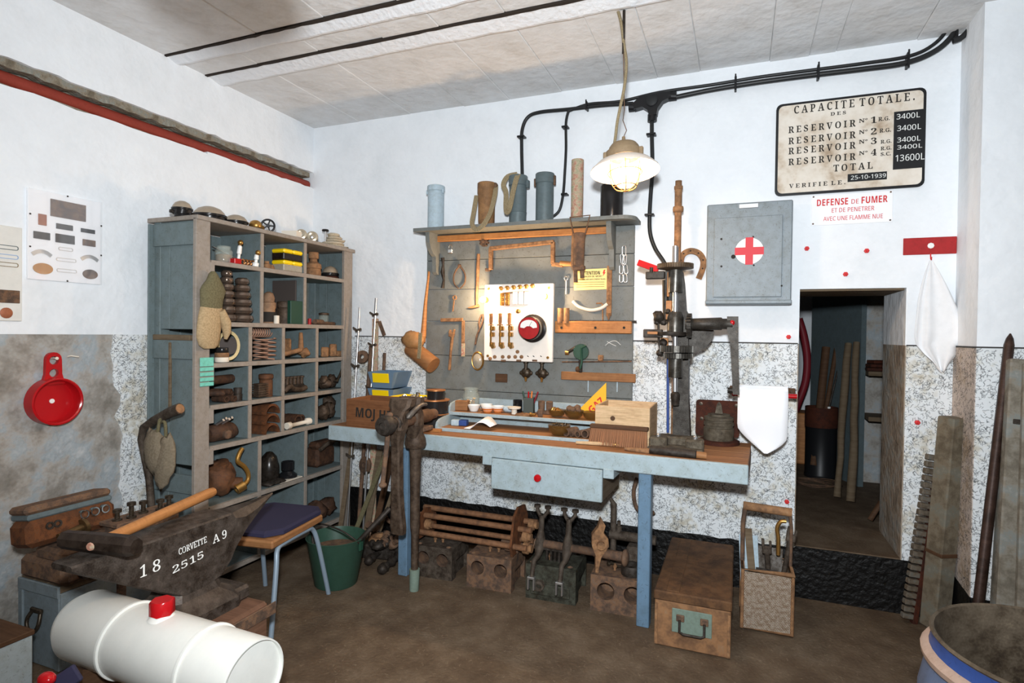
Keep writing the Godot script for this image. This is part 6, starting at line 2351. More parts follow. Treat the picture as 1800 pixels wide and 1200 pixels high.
func build_right_side():
	var s = S()
	# trunk
	var o = T("tool_chest", "worn brown wooden trunk with a green lock plate and iron handle", "trunk", Vector3(2.72, 0, 0.06), 0)
	var W = 0.335
	var D = 0.765
	var H = 0.262
	s = S()
	bx(s, Vector3(W / 2, H * 0.42, D / 2), Vector3(W, H * 0.82, D), 0.006)
	P(o, "body", s, M.trunk)
	s = S()
	bx(s, Vector3(W / 2, H * 0.91, D / 2), Vector3(W + 0.008, H * 0.17, D + 0.008), 0.006)
	var lid = P(o, "lid", s, M.trunk_top)
	s = S()
	bx(s, Vector3(W * 0.24, H * 0.998, D / 2), Vector3(0.06, 0.006, D - 0.02), 0.002)
	P(lid, "lid_batten", s, M.trunk_top)
	s = S()
	bx(s, Vector3(W * 0.5, H * 0.52, D + 0.003), Vector3(0.175, 0.11, 0.006), 0.002)
	var lp = P(o, "lock_plate", s, M.green_pale)
	for x in [-0.05, 0.055]:
		s = S()
		bx(s, Vector3(W * 0.5 + x, H * 0.58, D + 0.01), Vector3(0.036, 0.03, 0.012), 0.003)
		P(lp, "staple", s, M.rust)
	s = S()
	tb(s, [Vector3(W * 0.5 - 0.052, H * 0.56, D + 0.018), Vector3(W * 0.5 - 0.052, H * 0.36, D + 0.024), Vector3(W * 0.5 - 0.035, H * 0.33, D + 0.024), Vector3(W * 0.5 + 0.042, H * 0.33, D + 0.024), Vector3(W * 0.5 + 0.056, H * 0.36, D + 0.024), Vector3(W * 0.5 + 0.056, H * 0.56, D + 0.018)], 0.006, 8)
	P(o, "handle", s, M.steel_dark)
	for x in [0.008, W - 0.008]:
		s = S()
		bx(s, Vector3(x, H * 0.4, D + 0.001), Vector3(0.014, H * 0.74, 0.008), 0.002)
		P(o, "corner_strip", s, M.rust_light)
	# perforated basket
	o = T("tool_basket", "rusty perforated metal carrier with a bail handle, full of tools", "tool carrier", Vector3(3.1, 0, 0.28), 1)
	W = 0.225
	D = 0.225
	H = 0.3
	for k in [[W / 2, 0.003, W, 0.006], [W / 2, D, W, 0.006], [0.003, D / 2, 0.006, D], [W, D / 2, 0.006, D]]:
		s = S()
		bx(s, Vector3(k[0], H / 2, k[1]), Vector3(k[2], H - 0.02, k[3]), 0.001)
		P(o, "mesh_side", s, M.perforated)
	s = S()
	bx(s, Vector3(W / 2, 0.02, D / 2), Vector3(W - 0.01, 0.01, D - 0.01))
	P(o, "bottom", s, M.rust)
	for y in [0.012, H]:
		s = S()
		tb(s, [Vector3(0, y, 0), Vector3(W, y, 0), Vector3(W, y, D), Vector3(0, y, D)], 0.014 if y > 0.1 else 0.01, 8, true)
		P(o, "rim_bar", s, M.rust_light)
	for k in [[0, 0], [W, 0], [0, D], [W, D]]:
		s = S()
		tb(s, [Vector3(k[0], 0.01, k[1]), Vector3(k[0], H, k[1])], 0.009, 7)
		P(o, "corner_rod", s, M.rust_light)
	s = S()
	tb(s, [Vector3(0, H, D / 2), Vector3(0, 0.5, D / 2), Vector3(0.01, 0.58, D / 2)], 0.011, 8)
	P(o, "bail_rod", s, M.rust)
	s = S()
	tb(s, [Vector3(W, H, D / 2), Vector3(W, 0.5, D / 2), Vector3(W - 0.01, 0.58, D / 2)], 0.008, 8)
	P(o, "bail_rod", s, M.rust)
	s = S()
	tb(s, [Vector3(0.0, 0.585, D / 2), Vector3(W, 0.575, D / 2)], 0.022, 9)
	P(o, "grip", s, M.rust_light)
	var bp = o.position
	for k in [["metal_sheet", "leaning pale tin sheet in the rusty carrier", "sheet", 0.05, 0.12, 0.09, 0.4, 0.004, M.tin_pale, -8.0], ["metal_sheet", "wide grey tin sheet standing at the back of the rusty carrier", "sheet", 0.12, 0.08, 0.13, 0.34, 0.003, M.steel, 4.0], ["small_plate", "dark square plate with a hole in the front of the rusty carrier", "plate", 0.11, 0.17, 0.1, 0.26, 0.006, M.steel_dark, 3.0], ["wood_strip", "thin brown strip of wood leaning in the rusty carrier", "strip", 0.07, 0.14, 0.035, 0.44, 0.008, M.wood_grey, -14.0]]:
		s = S()
		bx(s, Vector3(0, k[6] / 2, 0), Vector3(k[5], k[6], k[7]), 0.001)
		var m = one(k[0], k[1], k[2], s, k[8], bp + Vector3(k[3], 0.03, k[4]))
		m.rotation.z = deg_to_rad(-k[9] * 0.4)
		m.rotation.x = deg_to_rad(-5)
	for k in [["spanner", "old adjustable spanner standing jaw up in the rusty carrier", "spanner", 0.16, 0.1, 0.47, -9.0], ["spanner", "narrow dark spanner standing beside the adjustable one in the carrier", "spanner", 0.14, 0.13, 0.4, 4.0]]:
		s = S()
		tb(s, [Vector3(0, 0.0, 0), Vector3(0, k[5] - 0.06, 0)], [0.011, 0.014], 7)
		bx(s, Vector3(0, k[5] - 0.05, 0), Vector3(0.045, 0.04, 0.02), 0.005)
		bx(s, Vector3(-0.016, k[5] - 0.015, 0), Vector3(0.014, 0.04, 0.018), 0.003)
		bx(s, Vector3(0.018, k[5] - 0.02, 0), Vector3(0.012, 0.03, 0.018), 0.003)
		var m = one(k[0], k[1], k[2], s, M.iron, bp + Vector3(k[3], 0.03, k[4]))
		m.rotation.z = deg_to_rad(k[6])
	s = S()
	var hk = []
	for k in [[1368, 975], [1368, 945], [1366, 928], [1372, 917], [1382, 916]]:
		hk.append(hz(k[0], k[1], 0.42) - bp)
	tb(s, smooth_path(hk, 4), 0.01, 8)
	one("brass_hook", "curved brass hook sticking out of the rusty carrier", "hook", s, M.brass, bp)
	# tall notice board
	var a = hz(1363, 186, 0.012)
	var b = hz(1625, 155, 0.012)
	var c = hz(1626, 322, 0.012)
	var sw = 0.695
	var shh = 0.5
	var ctr = (hz(1364, 265, 0.012) + hz(1626, 240, 0.012)) / 2
	o = T("notice_board", "cream painted notice board listing tank capacities, black border and slate column", "notice board", Vector3(ctr.x, ctr.y, 0.0))
	var rb = 0.0
	s = S()
	pr(s, rrect(sw + 0.012, shh + 0.012, 0.03), 0.012, X(Vector3(0, 0, 0.001)))
	P(o, "border", s, M.black)
	s = S()
	pr(s, rrect(sw - 0.014, shh - 0.014, 0.026), 0.003, X(Vector3(0, 0, 0.0125)))
	P(o, "panel", s, M.sign)
	var N = func(px, py): return hz(px, py, 0.0165) - o.position
	var line = func(t, x0, y0, x1, y1, h, mat, serif = true):
		var p0 = N.call(x0, y0)
		var p1 = N.call(x1, y1)
		words(o, t, p1.x - p0.x, h, X(Vector3((p0.x + p1.x) / 2, (p0.y + p1.y) / 2, 0.0165)), mat, serif)
	line.call("C A P A C I T E  T O T A L E .", 1396, 193, 1608, 169, 0.042, M.ink)
	line.call("D E S", 1460, 200, 1487, 198, 0.018, M.ink)
	var yy = [[229, 215], [249, 235], [268, 252], [287, 272]]
	for i in 4:
		line.call("R E S E R V O I R", 1386, yy[i][0], 1504, yy[i][1] + 0.5, 0.036, M.ink)
		line.call("N°", 1510, yy[i][1] - 2.5, 1525, yy[i][1] - 4, 0.02, M.ink)
		line.call(str(i + 1), 1531, yy[i][1] - 4, 1541, yy[i][1] - 5, 0.034, M.ink)
	line.call("R.G.", 1544, 210, 1564, 207, 0.021, M.ink)
	line.call("R.G.", 1546, 230, 1566, 227.5, 0.021, M.ink)
	line.call("R.G.", 1548, 250, 1567, 247, 0.019, M.ink)
	line.call("R.G.", 1548, 261.5, 1567, 259, 0.019, M.ink)
	line.call("S.C.", 1548, 271.5, 1566, 269, 0.019, M.ink)
	line.call("T O T A L", 1465, 296, 1534, 290, 0.036, M.ink)
	line.call("V E R I F I E  L E .", 1387, 327, 1486, 320, 0.022, M.ink)
	# slate column and date
	s = S()
	var l0 = N.call(1571, 246)
	var l1 = N.call(1625, 244)
	bx(s, Vector3((l0.x + l1.x) / 2 + 0.001, (N.call(1598, 194).y + N.call(1598, 296).y) / 2, 0.0165), Vector3(l1.x - l0.x + 0.004, N.call(1598, 194).y - N.call(1598, 296).y, 0.002))
	P(o, "slate_column", s, M.slate)
	var ln2 = [["3400L", 1576, 206, 1617, 201, 0.028], ["3400L", 1577, 226, 1619, 222, 0.028], ["3400L", 1577, 246, 1618, 243, 0.026], ["3400L", 1577, 259, 1621, 256, 0.022], ["13600L", 1574, 280, 1625, 273, 0.034]]
	for k in ln2:
		var p0 = N.call(k[1], k[2])
		var p1 = N.call(k[3], k[4])
		words(o, k[0], p1.x - p0.x, k[5], X(Vector3((p0.x + p1.x) / 2, (p0.y + p1.y) / 2, 0.0182)), M.chalk, false, false, "chalk_figures")
	s = S()
	var d0 = N.call(1490, 313)
	var d1 = N.call(1559, 308)
	bx(s, (d0 + d1) / 2, Vector3(d1.x - d0.x, 0.042, 0.002))
	P(o, "date_slate", s, M.slate)
	words(o, "25-10-1939", d1.x - d0.x - 0.02, 0.022, X((d0 + d1) / 2 + Vector3(0.005, 0, 0.0015)), M.chalk, false, false, "chalk_figures")
	# no smoking plate
	ctr = hz(1496, 366, 0.004)
	o = T("smoking_sign", "white enamel sign with red capitals forbidding smoking, under the notice board", "sign", Vector3(ctr.x, ctr.y, 0))
	s = S()
	bx(s, Vector3(0, 0, 0.003), Vector3(0.385, 0.168, 0.005), 0.002)
	P(o, "enamel_plate", s, M.paper)
	words(o, "DEFENSE", 0.15, 0.036, X(Vector3(-0.09, 0.04, 0.0062)), M.print_red)
	words(o, "DE", 0.034, 0.024, X(Vector3(0.018, 0.036, 0.0062)), M.print_red, false, false)
	words(o, "FUMER", 0.12, 0.036, X(Vector3(0.108, 0.04, 0.0062)), M.print_red)
	words(o, "ET DE PENETRER", 0.2, 0.023, X(Vector3(0.008, -0.006, 0.0062)), M.print_red, false, false)
	words(o, "AVEC UNE FLAMME NUE", 0.28, 0.023, X(Vector3(0.008, -0.05, 0.0062)), M.print_red, false, false)
	for k in [[-0.182, 0.074], [0.182, 0.074], [-0.182, -0.074], [0.182, -0.074]]:
		s = S()
		lt(s, [0.0, 0.0, 0.005, 0.0, 0.004, 0.003, 0, 0.004], X(Vector3(k[0], k[1], 0.005), 90, 0, 0), 8)
		P(o, "screw", s, M.rust)
	# first-aid cabinet
	a = hz(1243, 362, 0.14)
	c = hz(1391, 534, 0.14)
	o = T("first_aid_cabinet", "grey metal wall cabinet with a red cross on a white disc", "cabinet", Vector3((a.x + c.x) / 2, c.y, 0))
	var cw = c.x - a.x
	var ch = a.y - c.y + 0.008
	s = S()
	bx(s, Vector3(0, ch / 2, 0.066), Vector3(cw, ch, 0.13), 0.006)
	P(o, "case", s, M.cabinet)
	s = S()
	bx(s, Vector3(-0.005, ch / 2 - 0.02, 0.134), Vector3(cw * 0.8, ch * 0.79, 0.012), 0.003)
	var dr = P(o, "door", s, M.cabinet)
	var C = func(px, py): return hz(px, py, 0.142) - o.position
	s = S()
	var cc = C.call(1317, 441)
	pr(s, circle2(0.073, 30), 0.002, X(Vector3(cc.x, cc.y, 0.1395)))
	P(dr, "white_disc", s, M.white)
	s = S()
	pr(s, [0.02, 0.021, 0.074, 0.021, 0.074, -0.021, 0.02, -0.021, 0.02, -0.075, -0.02, -0.075, -0.02, -0.021, -0.074, -0.021, -0.074, 0.021, -0.02, 0.021, -0.02, 0.075, 0.02, 0.075], 0.0015, X(Vector3(cc.x, cc.y, 0.1416)))
	P(dr, "red_cross", s, M.cross_red)
	for k in [[1289, 451, 0.012], [1268, 420, 0.006], [1268, 468, 0.006], [1324, 416, 0.005], [1325, 466, 0.005], [1374, 502, 0.005]]:
		s = S()
		var v = C.call(k[0], k[1])
		lt(s, [0.0, 0.0, k[2], 0.0, k[2], 0.002, 0, 0.002], X(Vector3(v.x, v.y, 0.1395), 90, 0, 0), 12)
		P(dr, "hole", s, M.ink)
	s = S()
	var pl = C.call(1316, 361)
	bx(s, Vector3(pl.x, pl.y, 0.133), Vector3(0.1, 0.024, 0.004), 0.006)
	P(o, "maker_plate", s, M.brightsteel)
	s = S()
	bx(s, Vector3(0, 0.012, 0.072), Vector3(cw + 0.004, 0.022, 0.145), 0.004)
	P(o, "bottom_ledge", s, M.cabinet)
	# red wall plate with its hook
	ctr = hz(1634, 432, 0.003)
	o = T("red_plate", "red painted wall plate with a round hole and a hook, by the corner", "plate", Vector3(ctr.x, ctr.y, 0))
	s = S()
	bx(s, Vector3(0, 0, 0.003), Vector3(0.232, 0.088, 0.006), 0.002)
	P(o, "plate", s, M.red_dull)
	s = S()
	lt(s, [0.0, 0.0, 0.015, 0.0, 0.015, 0.008, 0.01, 0.01, 0, 0.01], X(Vector3(0.004, 0, 0.003), 90, 0, 0), 8)
	P(o, "white_nut", s, M.white)
	s = S()
	tb(s, [Vector3(0.004, -0.04, 0.008), Vector3(0.004, -0.07, 0.012), Vector3(0.004, -0.075, 0.022), Vector3(0.004, -0.06, 0.026)], 0.003, 6)
	P(o, "hook", s, M.print_red)
	# towel
	ctr = hz(1636, 458, 0.02)
	o = T("towel", "white cloth towel hanging from the hook of the red plate", "towel", ctr)
	s = S()
	var fl = []
	var rows_ = [[458, 1633, 1639], [478, 1625, 1650], [500, 1618, 1662], [525, 1612, 1674], [550, 1609, 1685], [575, 1606, 1695], [592, 1605, 1697], [606, 1608, 1684], [620, 1620, 1682], [634, 1636, 1670], [650, 1650, 1658]]
	for i in rows_.size():
		var k = rows_[i]
		var ring = []
		for j in 19:
			var u = j / 18.0
			var q = hz(lerpf(k[1], k[2], u), k[0], 0.02) - ctr
			var zz = 0.008 + 0.015 * (0.3 + 0.7 * i / 10.0) * (1.0 + sin(u * 17.0 + i * 0.3 + 2.0 * sin(u * 5.0))) * (0.4 if i == 0 else 1.0)
			ring.append(Vector3(q.x, q.y - (0.012 * sin(u * 9.0) if i > 6 else 0.0), zz))
		for j in 19:
			ring.append(ring[18 - j] - Vector3(0, 0, 0.003))
		fl.append(ring)
	fl.reverse()
	skin(s, fl, true, true)
	P(o, "cloth", s, M.cloth)
	# red stud bolts in the wall
	for k in [[1418, 437, "red-painted stud in the wall beside the first-aid cabinet"], [1523, 441, "red-painted stud in the wall under the smoking sign"], [1486, 482, "red-painted stud in the wall just above the doorway"], [1386, 592, "red-painted stud beside the doorway above the dado line"], [1612, 742, "red-painted stud in the speckled dado between doorway and timber post"], [1383, 881, "dull red stud low in the speckled dado between the tool carrier and doorway"]]:
		var q = hz(k[0], k[1], 0.0)
		o = T("stud_bolt", k[2], "stud", q)
		s = S()
		lt(s, [0.0, 0.0, 0.013, 0.0, 0.013, 0.012, 0.006, 0.013, 0.005, 0.022, 0, 0.022], X(Vector3(0, 0, 0.0005), 90, 0, 0), 6)
		P(o, "nut", s, M.print_red)
	# toothed rack bar
	var p0 = hy(1598, 1094, 0.0)
	var p1 = hz(1646, 787, 0.05)
	o = T("rack_bar", "rusty toothed rack bar leaning by the doorway", "bar", p0)
	var d = p1 - p0
	var bs = Basis(Quaternion(Vector3.UP, d.normalized())) * Basis(Vector3.UP, 0.3)
	o.basis = bs
	s = S()
	bx(s, Vector3(0.022, d.length() / 2, 0), Vector3(0.026, d.length(), 0.03), 0.003)
	P(o, "bar", s, M.rust_red)
	for i in 24:
		s = S()
		bx(s, Vector3(-0.016, 0.035 + i * (d.length() - 0.05) / 24.0, 0), Vector3(0.052, 0.026, 0.03), 0.003)
		P(o, "tooth", s, M.tooth)
	# square timber
	p0 = hy(1642, 1102, 0.0)
	p1 = hz(1676, 733, 0.13)
	o = T("square_timber", "thick grey square timber post leaning against the pilaster", "timber", p0)
	d = p1 - p0
	o.basis = Basis(Quaternion(Vector3.UP, d.normalized())) * Basis(Vector3.UP, 0.55) * Basis(Vector3.BACK, 0)
	s = S()
	bx(s, Vector3(0, d.length() / 2, 0), Vector3(0.092, d.length(), 0.092), 0.006)
	P(o, "post", s, M.timber)
	s = S()
	bx(s, Vector3(0.0, d.length() * 0.36, 0.001), Vector3(0.094, 0.02, 0.094), 0.002)
	P(o, "dark_band", s, M.wood_dark)
	# pointed iron bar
	p1 = hz(1776, 586, 0.325)
	p0 = hz(1720, 1062, 0.5)
	d = (p1 - p0)
	p0 = p0 - d * (p0.y / d.y)
	d = p1 - p0
	o = T("pointed_bar", "long dark pointed iron bar leaning on the wall behind the blue drum", "bar", p0)
	s = S()
	tb(s, [Vector3.ZERO, d * 0.965, d * 0.985, d], [0.022, 0.02, 0.014, 0.003], 6)
	P(o, "bar", s, M.pointed)
	# slim timber posts further right
	for k in [[1789, 632, 1764, 1070, 0.37, 0.075, "grey timber post with a dark cross cut leaning beside the pointed bar"], [1812, 640, 1800, 1075, 0.4, 0.07, "second grey timber post, half out of view beside the notched one"]]:
		p1 = hz(k[0], k[1], k[4])
		p0 = hz(k[2], k[3], k[4] + 0.14)
		d = p1 - p0
		p0 = p0 - d * (p0.y / d.y)
		d = p1 - p0
		o = T("timber_post", k[6], "timber", p0)
		o.basis = Basis(Quaternion(Vector3.UP, d.normalized()))
		s = S()
		bx(s, Vector3(0, d.length() / 2, 0), Vector3(k[5], d.length(), k[5]), 0.006)
		P(o, "post", s, M.timber_pale)
		s = S()
		bx(s, Vector3(0.012, d.length() * 0.8, 0.003), Vector3(k[5] * 0.8, 0.022, k[5]), 0.002)
		P(o, "notch_plate", s, M.steel_dark)
	# blue drum
	o = T("blue_drum", "open blue metal drum with a scuffed rim in front of the leaning timbers", "drum", Vector3(3.857, 0, 1.703))
	s = S()
	lt(s, [0.0, 0.0, 0.28, 0.0, 0.285, 0.02, 0.27, 0.04, 0.275, 0.08, 0.30, 0.22, 0.312, 0.36, 0.308, 0.48, 0.29, 0.57], Transform3D(), 44)
	P(o, "body", s, M.blue_grey)
	s = S()
	lt(s, [0.29, 0.57, 0.302, 0.578, 0.304, 0.592, 0.296, 0.602, 0.284, 0.606], Transform3D(), 44)
	P(o, "brown_ring", s, M.drum_ring)
	s = S()
	lt(s, [0.286, 0.6, 0.279, 0.615, 0.279, 0.64], Transform3D(), 44)
	P(o, "blue_neck", s, M.blue_paint)
	s = S()
	lt(s, [0.279, 0.64, 0.284, 0.646, 0.28, 0.654, 0.273, 0.65, 0.268, 0.62, 0.272, 0.5, 0.28, 0.3, 0.26, 0.02, 0.0, 0.02], Transform3D(), 44)
	P(o, "inner_wall", s, M.drum_inside)
func build_wall_left_things():
	var s = S()
	var xl = 0.004
	# big display panel
	var a = hx(52, 332, 0.012)
	var b = hx(179, 499, 0.012)
	var ctr = (hx(116, 344, 0.012) + hx(116, 495, 0.012)) / 2
	var o = T("display_panel", "white display panel of small brass and enamel maker's plates under glass", "display panel", Vector3(0, ctr.y, ctr.z), 90)
	var L = func(px, py, dx = 0.0):
		var v = hx(px, py, 0.016) - o.position
		return Vector3(-v.z, v.y, 0.0145 + dx)
	var w = a.z - b.z
	var h = 0.418
	s = S()
	bx(s, Vector3(0, 0, 0.006), Vector3(w, h, 0.012), 0.001)
	P(o, "backing", s, M.paper)
	s = S()
	bx(s, Vector3(0, 0, 0.021), Vector3(w + 0.004, h + 0.004, 0.003), 0.001)
	P(o, "glass_front", s, M.glass_clear)
	for k in [[121, 370, 0.16, 0.082, M.rust], [75, 386, 0.035, 0.052, M.copper_dull], [114, 399, 0.075, 0.026, M.steel_dark], [155, 406, 0.068, 0.02, M.slate], [74, 414, 0.07, 0.034, M.steel_dark], [115, 420, 0.086, 0.042, M.steel_dark], [157, 427, 0.062, 0.032, M.rust]]:
		s = S()
		bx(s, L.call(k[0], k[1]), Vector3(k[2], k[3], 0.004), 0.001)
		P(o, "maker_plate", s, k[4])
	for k in [[76, 472, 0.042, 0.026, M.brass], [159, 482, 0.036, 0.024, M.rust]]:
		s = S()
		var el = circle2(1.0, 26)
		for i in el.size() / 2:
			el[2 * i] *= k[2]
			el[2 * i + 1] *= k[3]
		pr(s, el, 0.004, Transform3D(Basis(), L.call(k[0], k[1], -0.002)))
		P(o, "oval_plate", s, k[4])
	for k in [[116, 438, 0.065], [117, 457, 0.09], [118, 476, 0.09]]:
		s = S()
		plate_ring(s, rrect(k[2], 0.017, 0.007), rrect(k[2] - 0.005, 0.012, 0.005), 0.003, Transform3D(Basis(), L.call(k[0], k[1], -0.0015)))
		P(o, "silver_plate", s, M.brightsteel)
	for k in [[74, 446], [158, 455]]:
		s = S()
		var pts = []
		for i in 9:
			var t = -1.0 + i / 4.0
			pts.append(L.call(k[0], k[1]) + Vector3(0.04 * t, 0.012 - 0.018 * t * t, 0))
		ribbon(s, pts, 0.018, 0.003, Vector3.ZERO)
		P(o, "curved_badge", s, M.brightsteel)
	for k in [[0.0, h / 2 - 0.004], [0.0, -h / 2 + 0.004], [-w / 2 + 0.004, 0.09], [-w / 2 + 0.004, -0.06], [w / 2 - 0.004, 0.09], [w / 2 - 0.004, -0.06]]:
		s = S()
		bx(s, Vector3(k[0], k[1], 0.024), Vector3(0.007, 0.007, 0.004), 0.001)
		P(o, "clip", s, M.steel_dark)
	# second panel, cut by the picture edge
	var c2 = (hx(20, 402, 0.012) + hx(20, 560, 0.012)) / 2
	o = T("display_panel", "cream display panel with enamel strips, a brown plate and a round badge", "display panel", Vector3(0, c2.y, c2.z + 0.06), 90)
	var e = hx(39, 480, 0.012)
	var w2 = 0.32
	o.position.z = e.z + w2 / 2
	var K = func(py): return hx(17, py, 0.016).y - c2.y
	s = S()
	bx(s, Vector3(0, 0, 0.006), Vector3(w2, 0.425, 0.012), 0.002)
	P(o, "backing", s, M.sign_pale)
	for k in [[435, M.tin_grey], [451, M.blue_strip], [465, M.strap]]:
		s = S()
		plate_ring(s, rrect(0.14, 0.02, 0.009), rrect(0.134, 0.014, 0.006), 0.002, X(Vector3(w2 / 2 - 0.085, K.call(k[0]), 0.012)))
		P(o, "enamel_strip", s, k[1])
	s = S()
	bx(s, Vector3(w2 / 2 - 0.1, K.call(521), 0.014), Vector3(0.18, 0.058, 0.005), 0.002)
	P(o, "brown_plate", s, M.rust)
	s = S()
	lt(s, [0.0, 0.0, 0.024, 0.0, 0.024, 0.004, 0.016, 0.007, 0, 0.008], X(Vector3(w2 / 2 - 0.062, K.call(550), 0.012), 90, 0, 0), 20)
	P(o, "round_badge", s, M.copper_dull)
	# red pan with a two-hole handle
	var pc = hx(95, 705, 0.03)
	o = T("red_pan", "glossy red round pan with a two-hole handle hung on bare cement", "pan", Vector3(0, pc.y, pc.z), 90)
	s = S()
	lt(s, [0.0, 0.012, 0.095, 0.012, 0.1, 0.02, 0.1, 0.062, 0.106, 0.066, 0.112, 0.064, 0.112, 0.002, 0.0, 0.002], X(Vector3.ZERO, 90, 0, 0), 36)
	P(o, "dish", s, M.red)
	s = S()
	lt(s, [0.0, 0.0, 0.011, 0.0, 0.011, 0.004, 0, 0.005], X(Vector3(0, 0.0, 0.012), 90, 0, 0), 14)
	P(o, "centre_rivet", s, M.white)
	var hs = CSGCombiner3D.new()
	hs.name = "handle"
	o.add_child(hs)
	var poly2 = PackedVector2Array([Vector2(-0.05, 0.08), Vector2(-0.036, 0.13), Vector2(-0.034, 0.2)])
	for i in 9:
		var an = PI - PI * i / 8
		poly2.append(Vector2(0.034 * cos(an), 0.2 + 0.034 * sin(an)))
	poly2.append(Vector2(0.036, 0.13))
	poly2.append(Vector2(0.05, 0.08))
	var cp = CSGPolygon3D.new()
	cp.name = "tongue"
	cp.polygon = poly2
	cp.depth = 0.02
	cp.position = Vector3(0, 0, 0.03)
	cp.material = M.red
	hs.add_child(cp)
	for yy in [0.195, 0.135]:
		var cy = CSGCylinder3D.new()
		cy.name = "hole"
		cy.operation = CSGShape3D.OPERATION_SUBTRACTION
		cy.radius = 0.02
		cy.height = 0.1
		cy.sides = 20
		cy.rotation.x = PI / 2
		cy.position = Vector3(0, yy, 0.02)
		cy.material = M.red
		hs.add_child(cy, true)
	# nail carrying it
	s = S()
	tb(s, [Vector3(0, 0, -0.01), Vector3(0, 0, 0.05)], 0.004, 7)
	lt(s, [0.0, 0.0, 0.008, 0.0, 0.007, 0.003, 0, 0.004], X(Vector3(0, 0, 0.05), 90, 0, 0), 10)
	one("pan_nail", "pale nail head through the handle of the red pan", "nail", s, M.strap_pale, Vector3(0.0, pc.y + 0.205, pc.z), 90)
	s = S()
	tb(s, [Vector3(0, 0, -0.005), Vector3(0, 0.006, 0.02), Vector3(0.035, 0.0, 0.02)], 0.004, 6)
	one("small_hook", "small whitewashed hook in the wall beside the red pan", "hook", s, M.strap_pale, hx(120, 627, 0.0), 90)
func oct(c, hx_, y0, y1, ch):
	return [c + Vector3(hx_ - ch, y0, 0), c + Vector3(-hx_ + ch, y0, 0), c + Vector3(-hx_, y0 + ch, 0), c + Vector3(-hx_, y1 - ch, 0), c + Vector3(-hx_ + ch, y1, 0), c + Vector3(hx_ - ch, y1, 0), c + Vector3(hx_, y1 - ch, 0), c + Vector3(hx_, y0 + ch, 0)]
func build_foreground():
	var s = S()
	# ---- anvil on its block: heel towards the viewer, horn to the back
	var ax = 1.085
	var az = 1.97
	var sb = 0.345
	var o = T("wooden_stump", "thick reddish wooden block carrying the anvil", "block", Vector3(ax, 0, az))
	s = S()
	bx(s, Vector3(0, sb / 2, 0), Vector3(0.42, sb, 0.43), 0.012)
	P(o, "block", s, M.stump)
	s = S()
	bx(s, Vector3(0.213, sb - 0.04, -0.1), Vector3(0.006, 0.05, 0.3), 0.002)
	P(o, "iron_band", s, M.rust)
	o = T("anvil", "big dark iron anvil with chalk-white painted markings on its side", "anvil", Vector3(ax, sb, az))
	s = S()
	var rings = []
	for k in [[0.44, 0.05, 0.335, 0.355, 0.006], [0.425, 0.055, 0.325, 0.357, 0.006], [0.28, 0.068, 0.235, 0.358, 0.006], [0.15, 0.075, 0.155, 0.359, 0.006], [0.06, 0.076, 0.105, 0.36, 0.006], [0.0, 0.076, 0.1, 0.36, 0.006], [-0.1, 0.076, 0.12, 0.36, 0.006], [-0.15, 0.075, 0.165, 0.36, 0.006], [-0.175, 0.072, 0.19, 0.352, 0.02], [-0.24, 0.06, 0.235, 0.35, 0.03], [-0.32, 0.042, 0.285, 0.352, 0.022], [-0.4, 0.018, 0.328, 0.358, 0.011], [-0.445, 0.005, 0.352, 0.362, 0.003]]:
		rings.append(oct(Vector3(0, 0, k[0]), k[1], k[2], k[3], k[4]))
	skin(s, rings, false, true)
	P(o, "face_and_horn", s, M.anvil)
	s = S()
	rings = []
	for k in [[0.0, 0.135, 0.19], [0.04, 0.135, 0.19], [0.06, 0.12, 0.17], [0.09, 0.085, 0.115], [0.13, 0.068, 0.095], [0.17, 0.07, 0.12], [0.2, 0.074, 0.16]]:
		rings.append(box_ring(Vector3(0, k[0], 0.0), k[1], k[2]))
	skin(s, rings, false, true)
	P(o, "waist", s, M.anvil)
	for sz in [-1, 1]:
		s = S()
		bx(s, Vector3(0.0, 0.03, 0.16 * sz), Vector3(0.24, 0.06, 0.1), 0.012)
		P(o, "foot", s, M.anvil)
	for k in [["1 8", 0.2, 0.268, 0.075, 0.042, 0.0], ["CORVETTE", 0.03, 0.29, 0.12, 0.024, 4.0], ["A 9", -0.09, 0.285, 0.065, 0.034, 4.0], ["2515", 0.05, 0.235, 0.13, 0.028, 6.0]]:
		words(o, k[0], k[3], k[4], X(Vector3(0.0775, k[2], k[1]), 0, 90, k[5]), M.chalk, true, false)
	# hammer on the anvil
	var hy0 = sb + 0.361
	var h0 = hy(172, 968, hy0 + 0.02)
	var h1 = hy(374, 872, hy0 + 0.02)
	o = T("sledge_hammer", "sledgehammer with an orange wooden handle lying across the anvil", "hammer", Vector3(h0.x, hy0, h0.z))
	s = S()
	var dd = h1 - h0
	dd.y = 0.0
	var e0 = hy(110, 950, hy0 + 0.03) - o.position
	var e1 = hy(240, 963, hy0 + 0.03) - o.position
	e0.y = 0.0
	e1.y = 0.0
	rings = []
	var u = (e1 - e0).normalized()
	var wv = Vector3.UP.cross(u).normalized()
	for k in [[0.0, 0.022], [0.03, 0.03], [0.5, 0.034], [0.92, 0.034], [1.0, 0.026]]:
		var c = e0.lerp(e1, k[0]) + Vector3(0, 0.035, 0)
		var q = []
		for m in 8:
			var an = -TAU * (m + 0.5) / 8
			q.append(c + (Vector3.UP * cos(an) + wv * sin(an)) * k[1])
		rings.append(q)
	skin(s, rings, false, true)
	P(o, "head", s, M.hammer)
	s = S()
	var hb = (e0 + e1) / 2
	var tip = h1 - o.position
	tip.y = 0.04
	var st = hb + Vector3(0, 0.035, 0)
	tb(s, [st - (tip - st) * 0.04, st.lerp(tip, 0.1), st.lerp(tip, 0.5), st.lerp(tip, 0.96), tip], [0.017, 0.019, 0.021, 0.022, 0.019], 12)
	P(o, "handle", s, M.wood_orange)
	s = S()
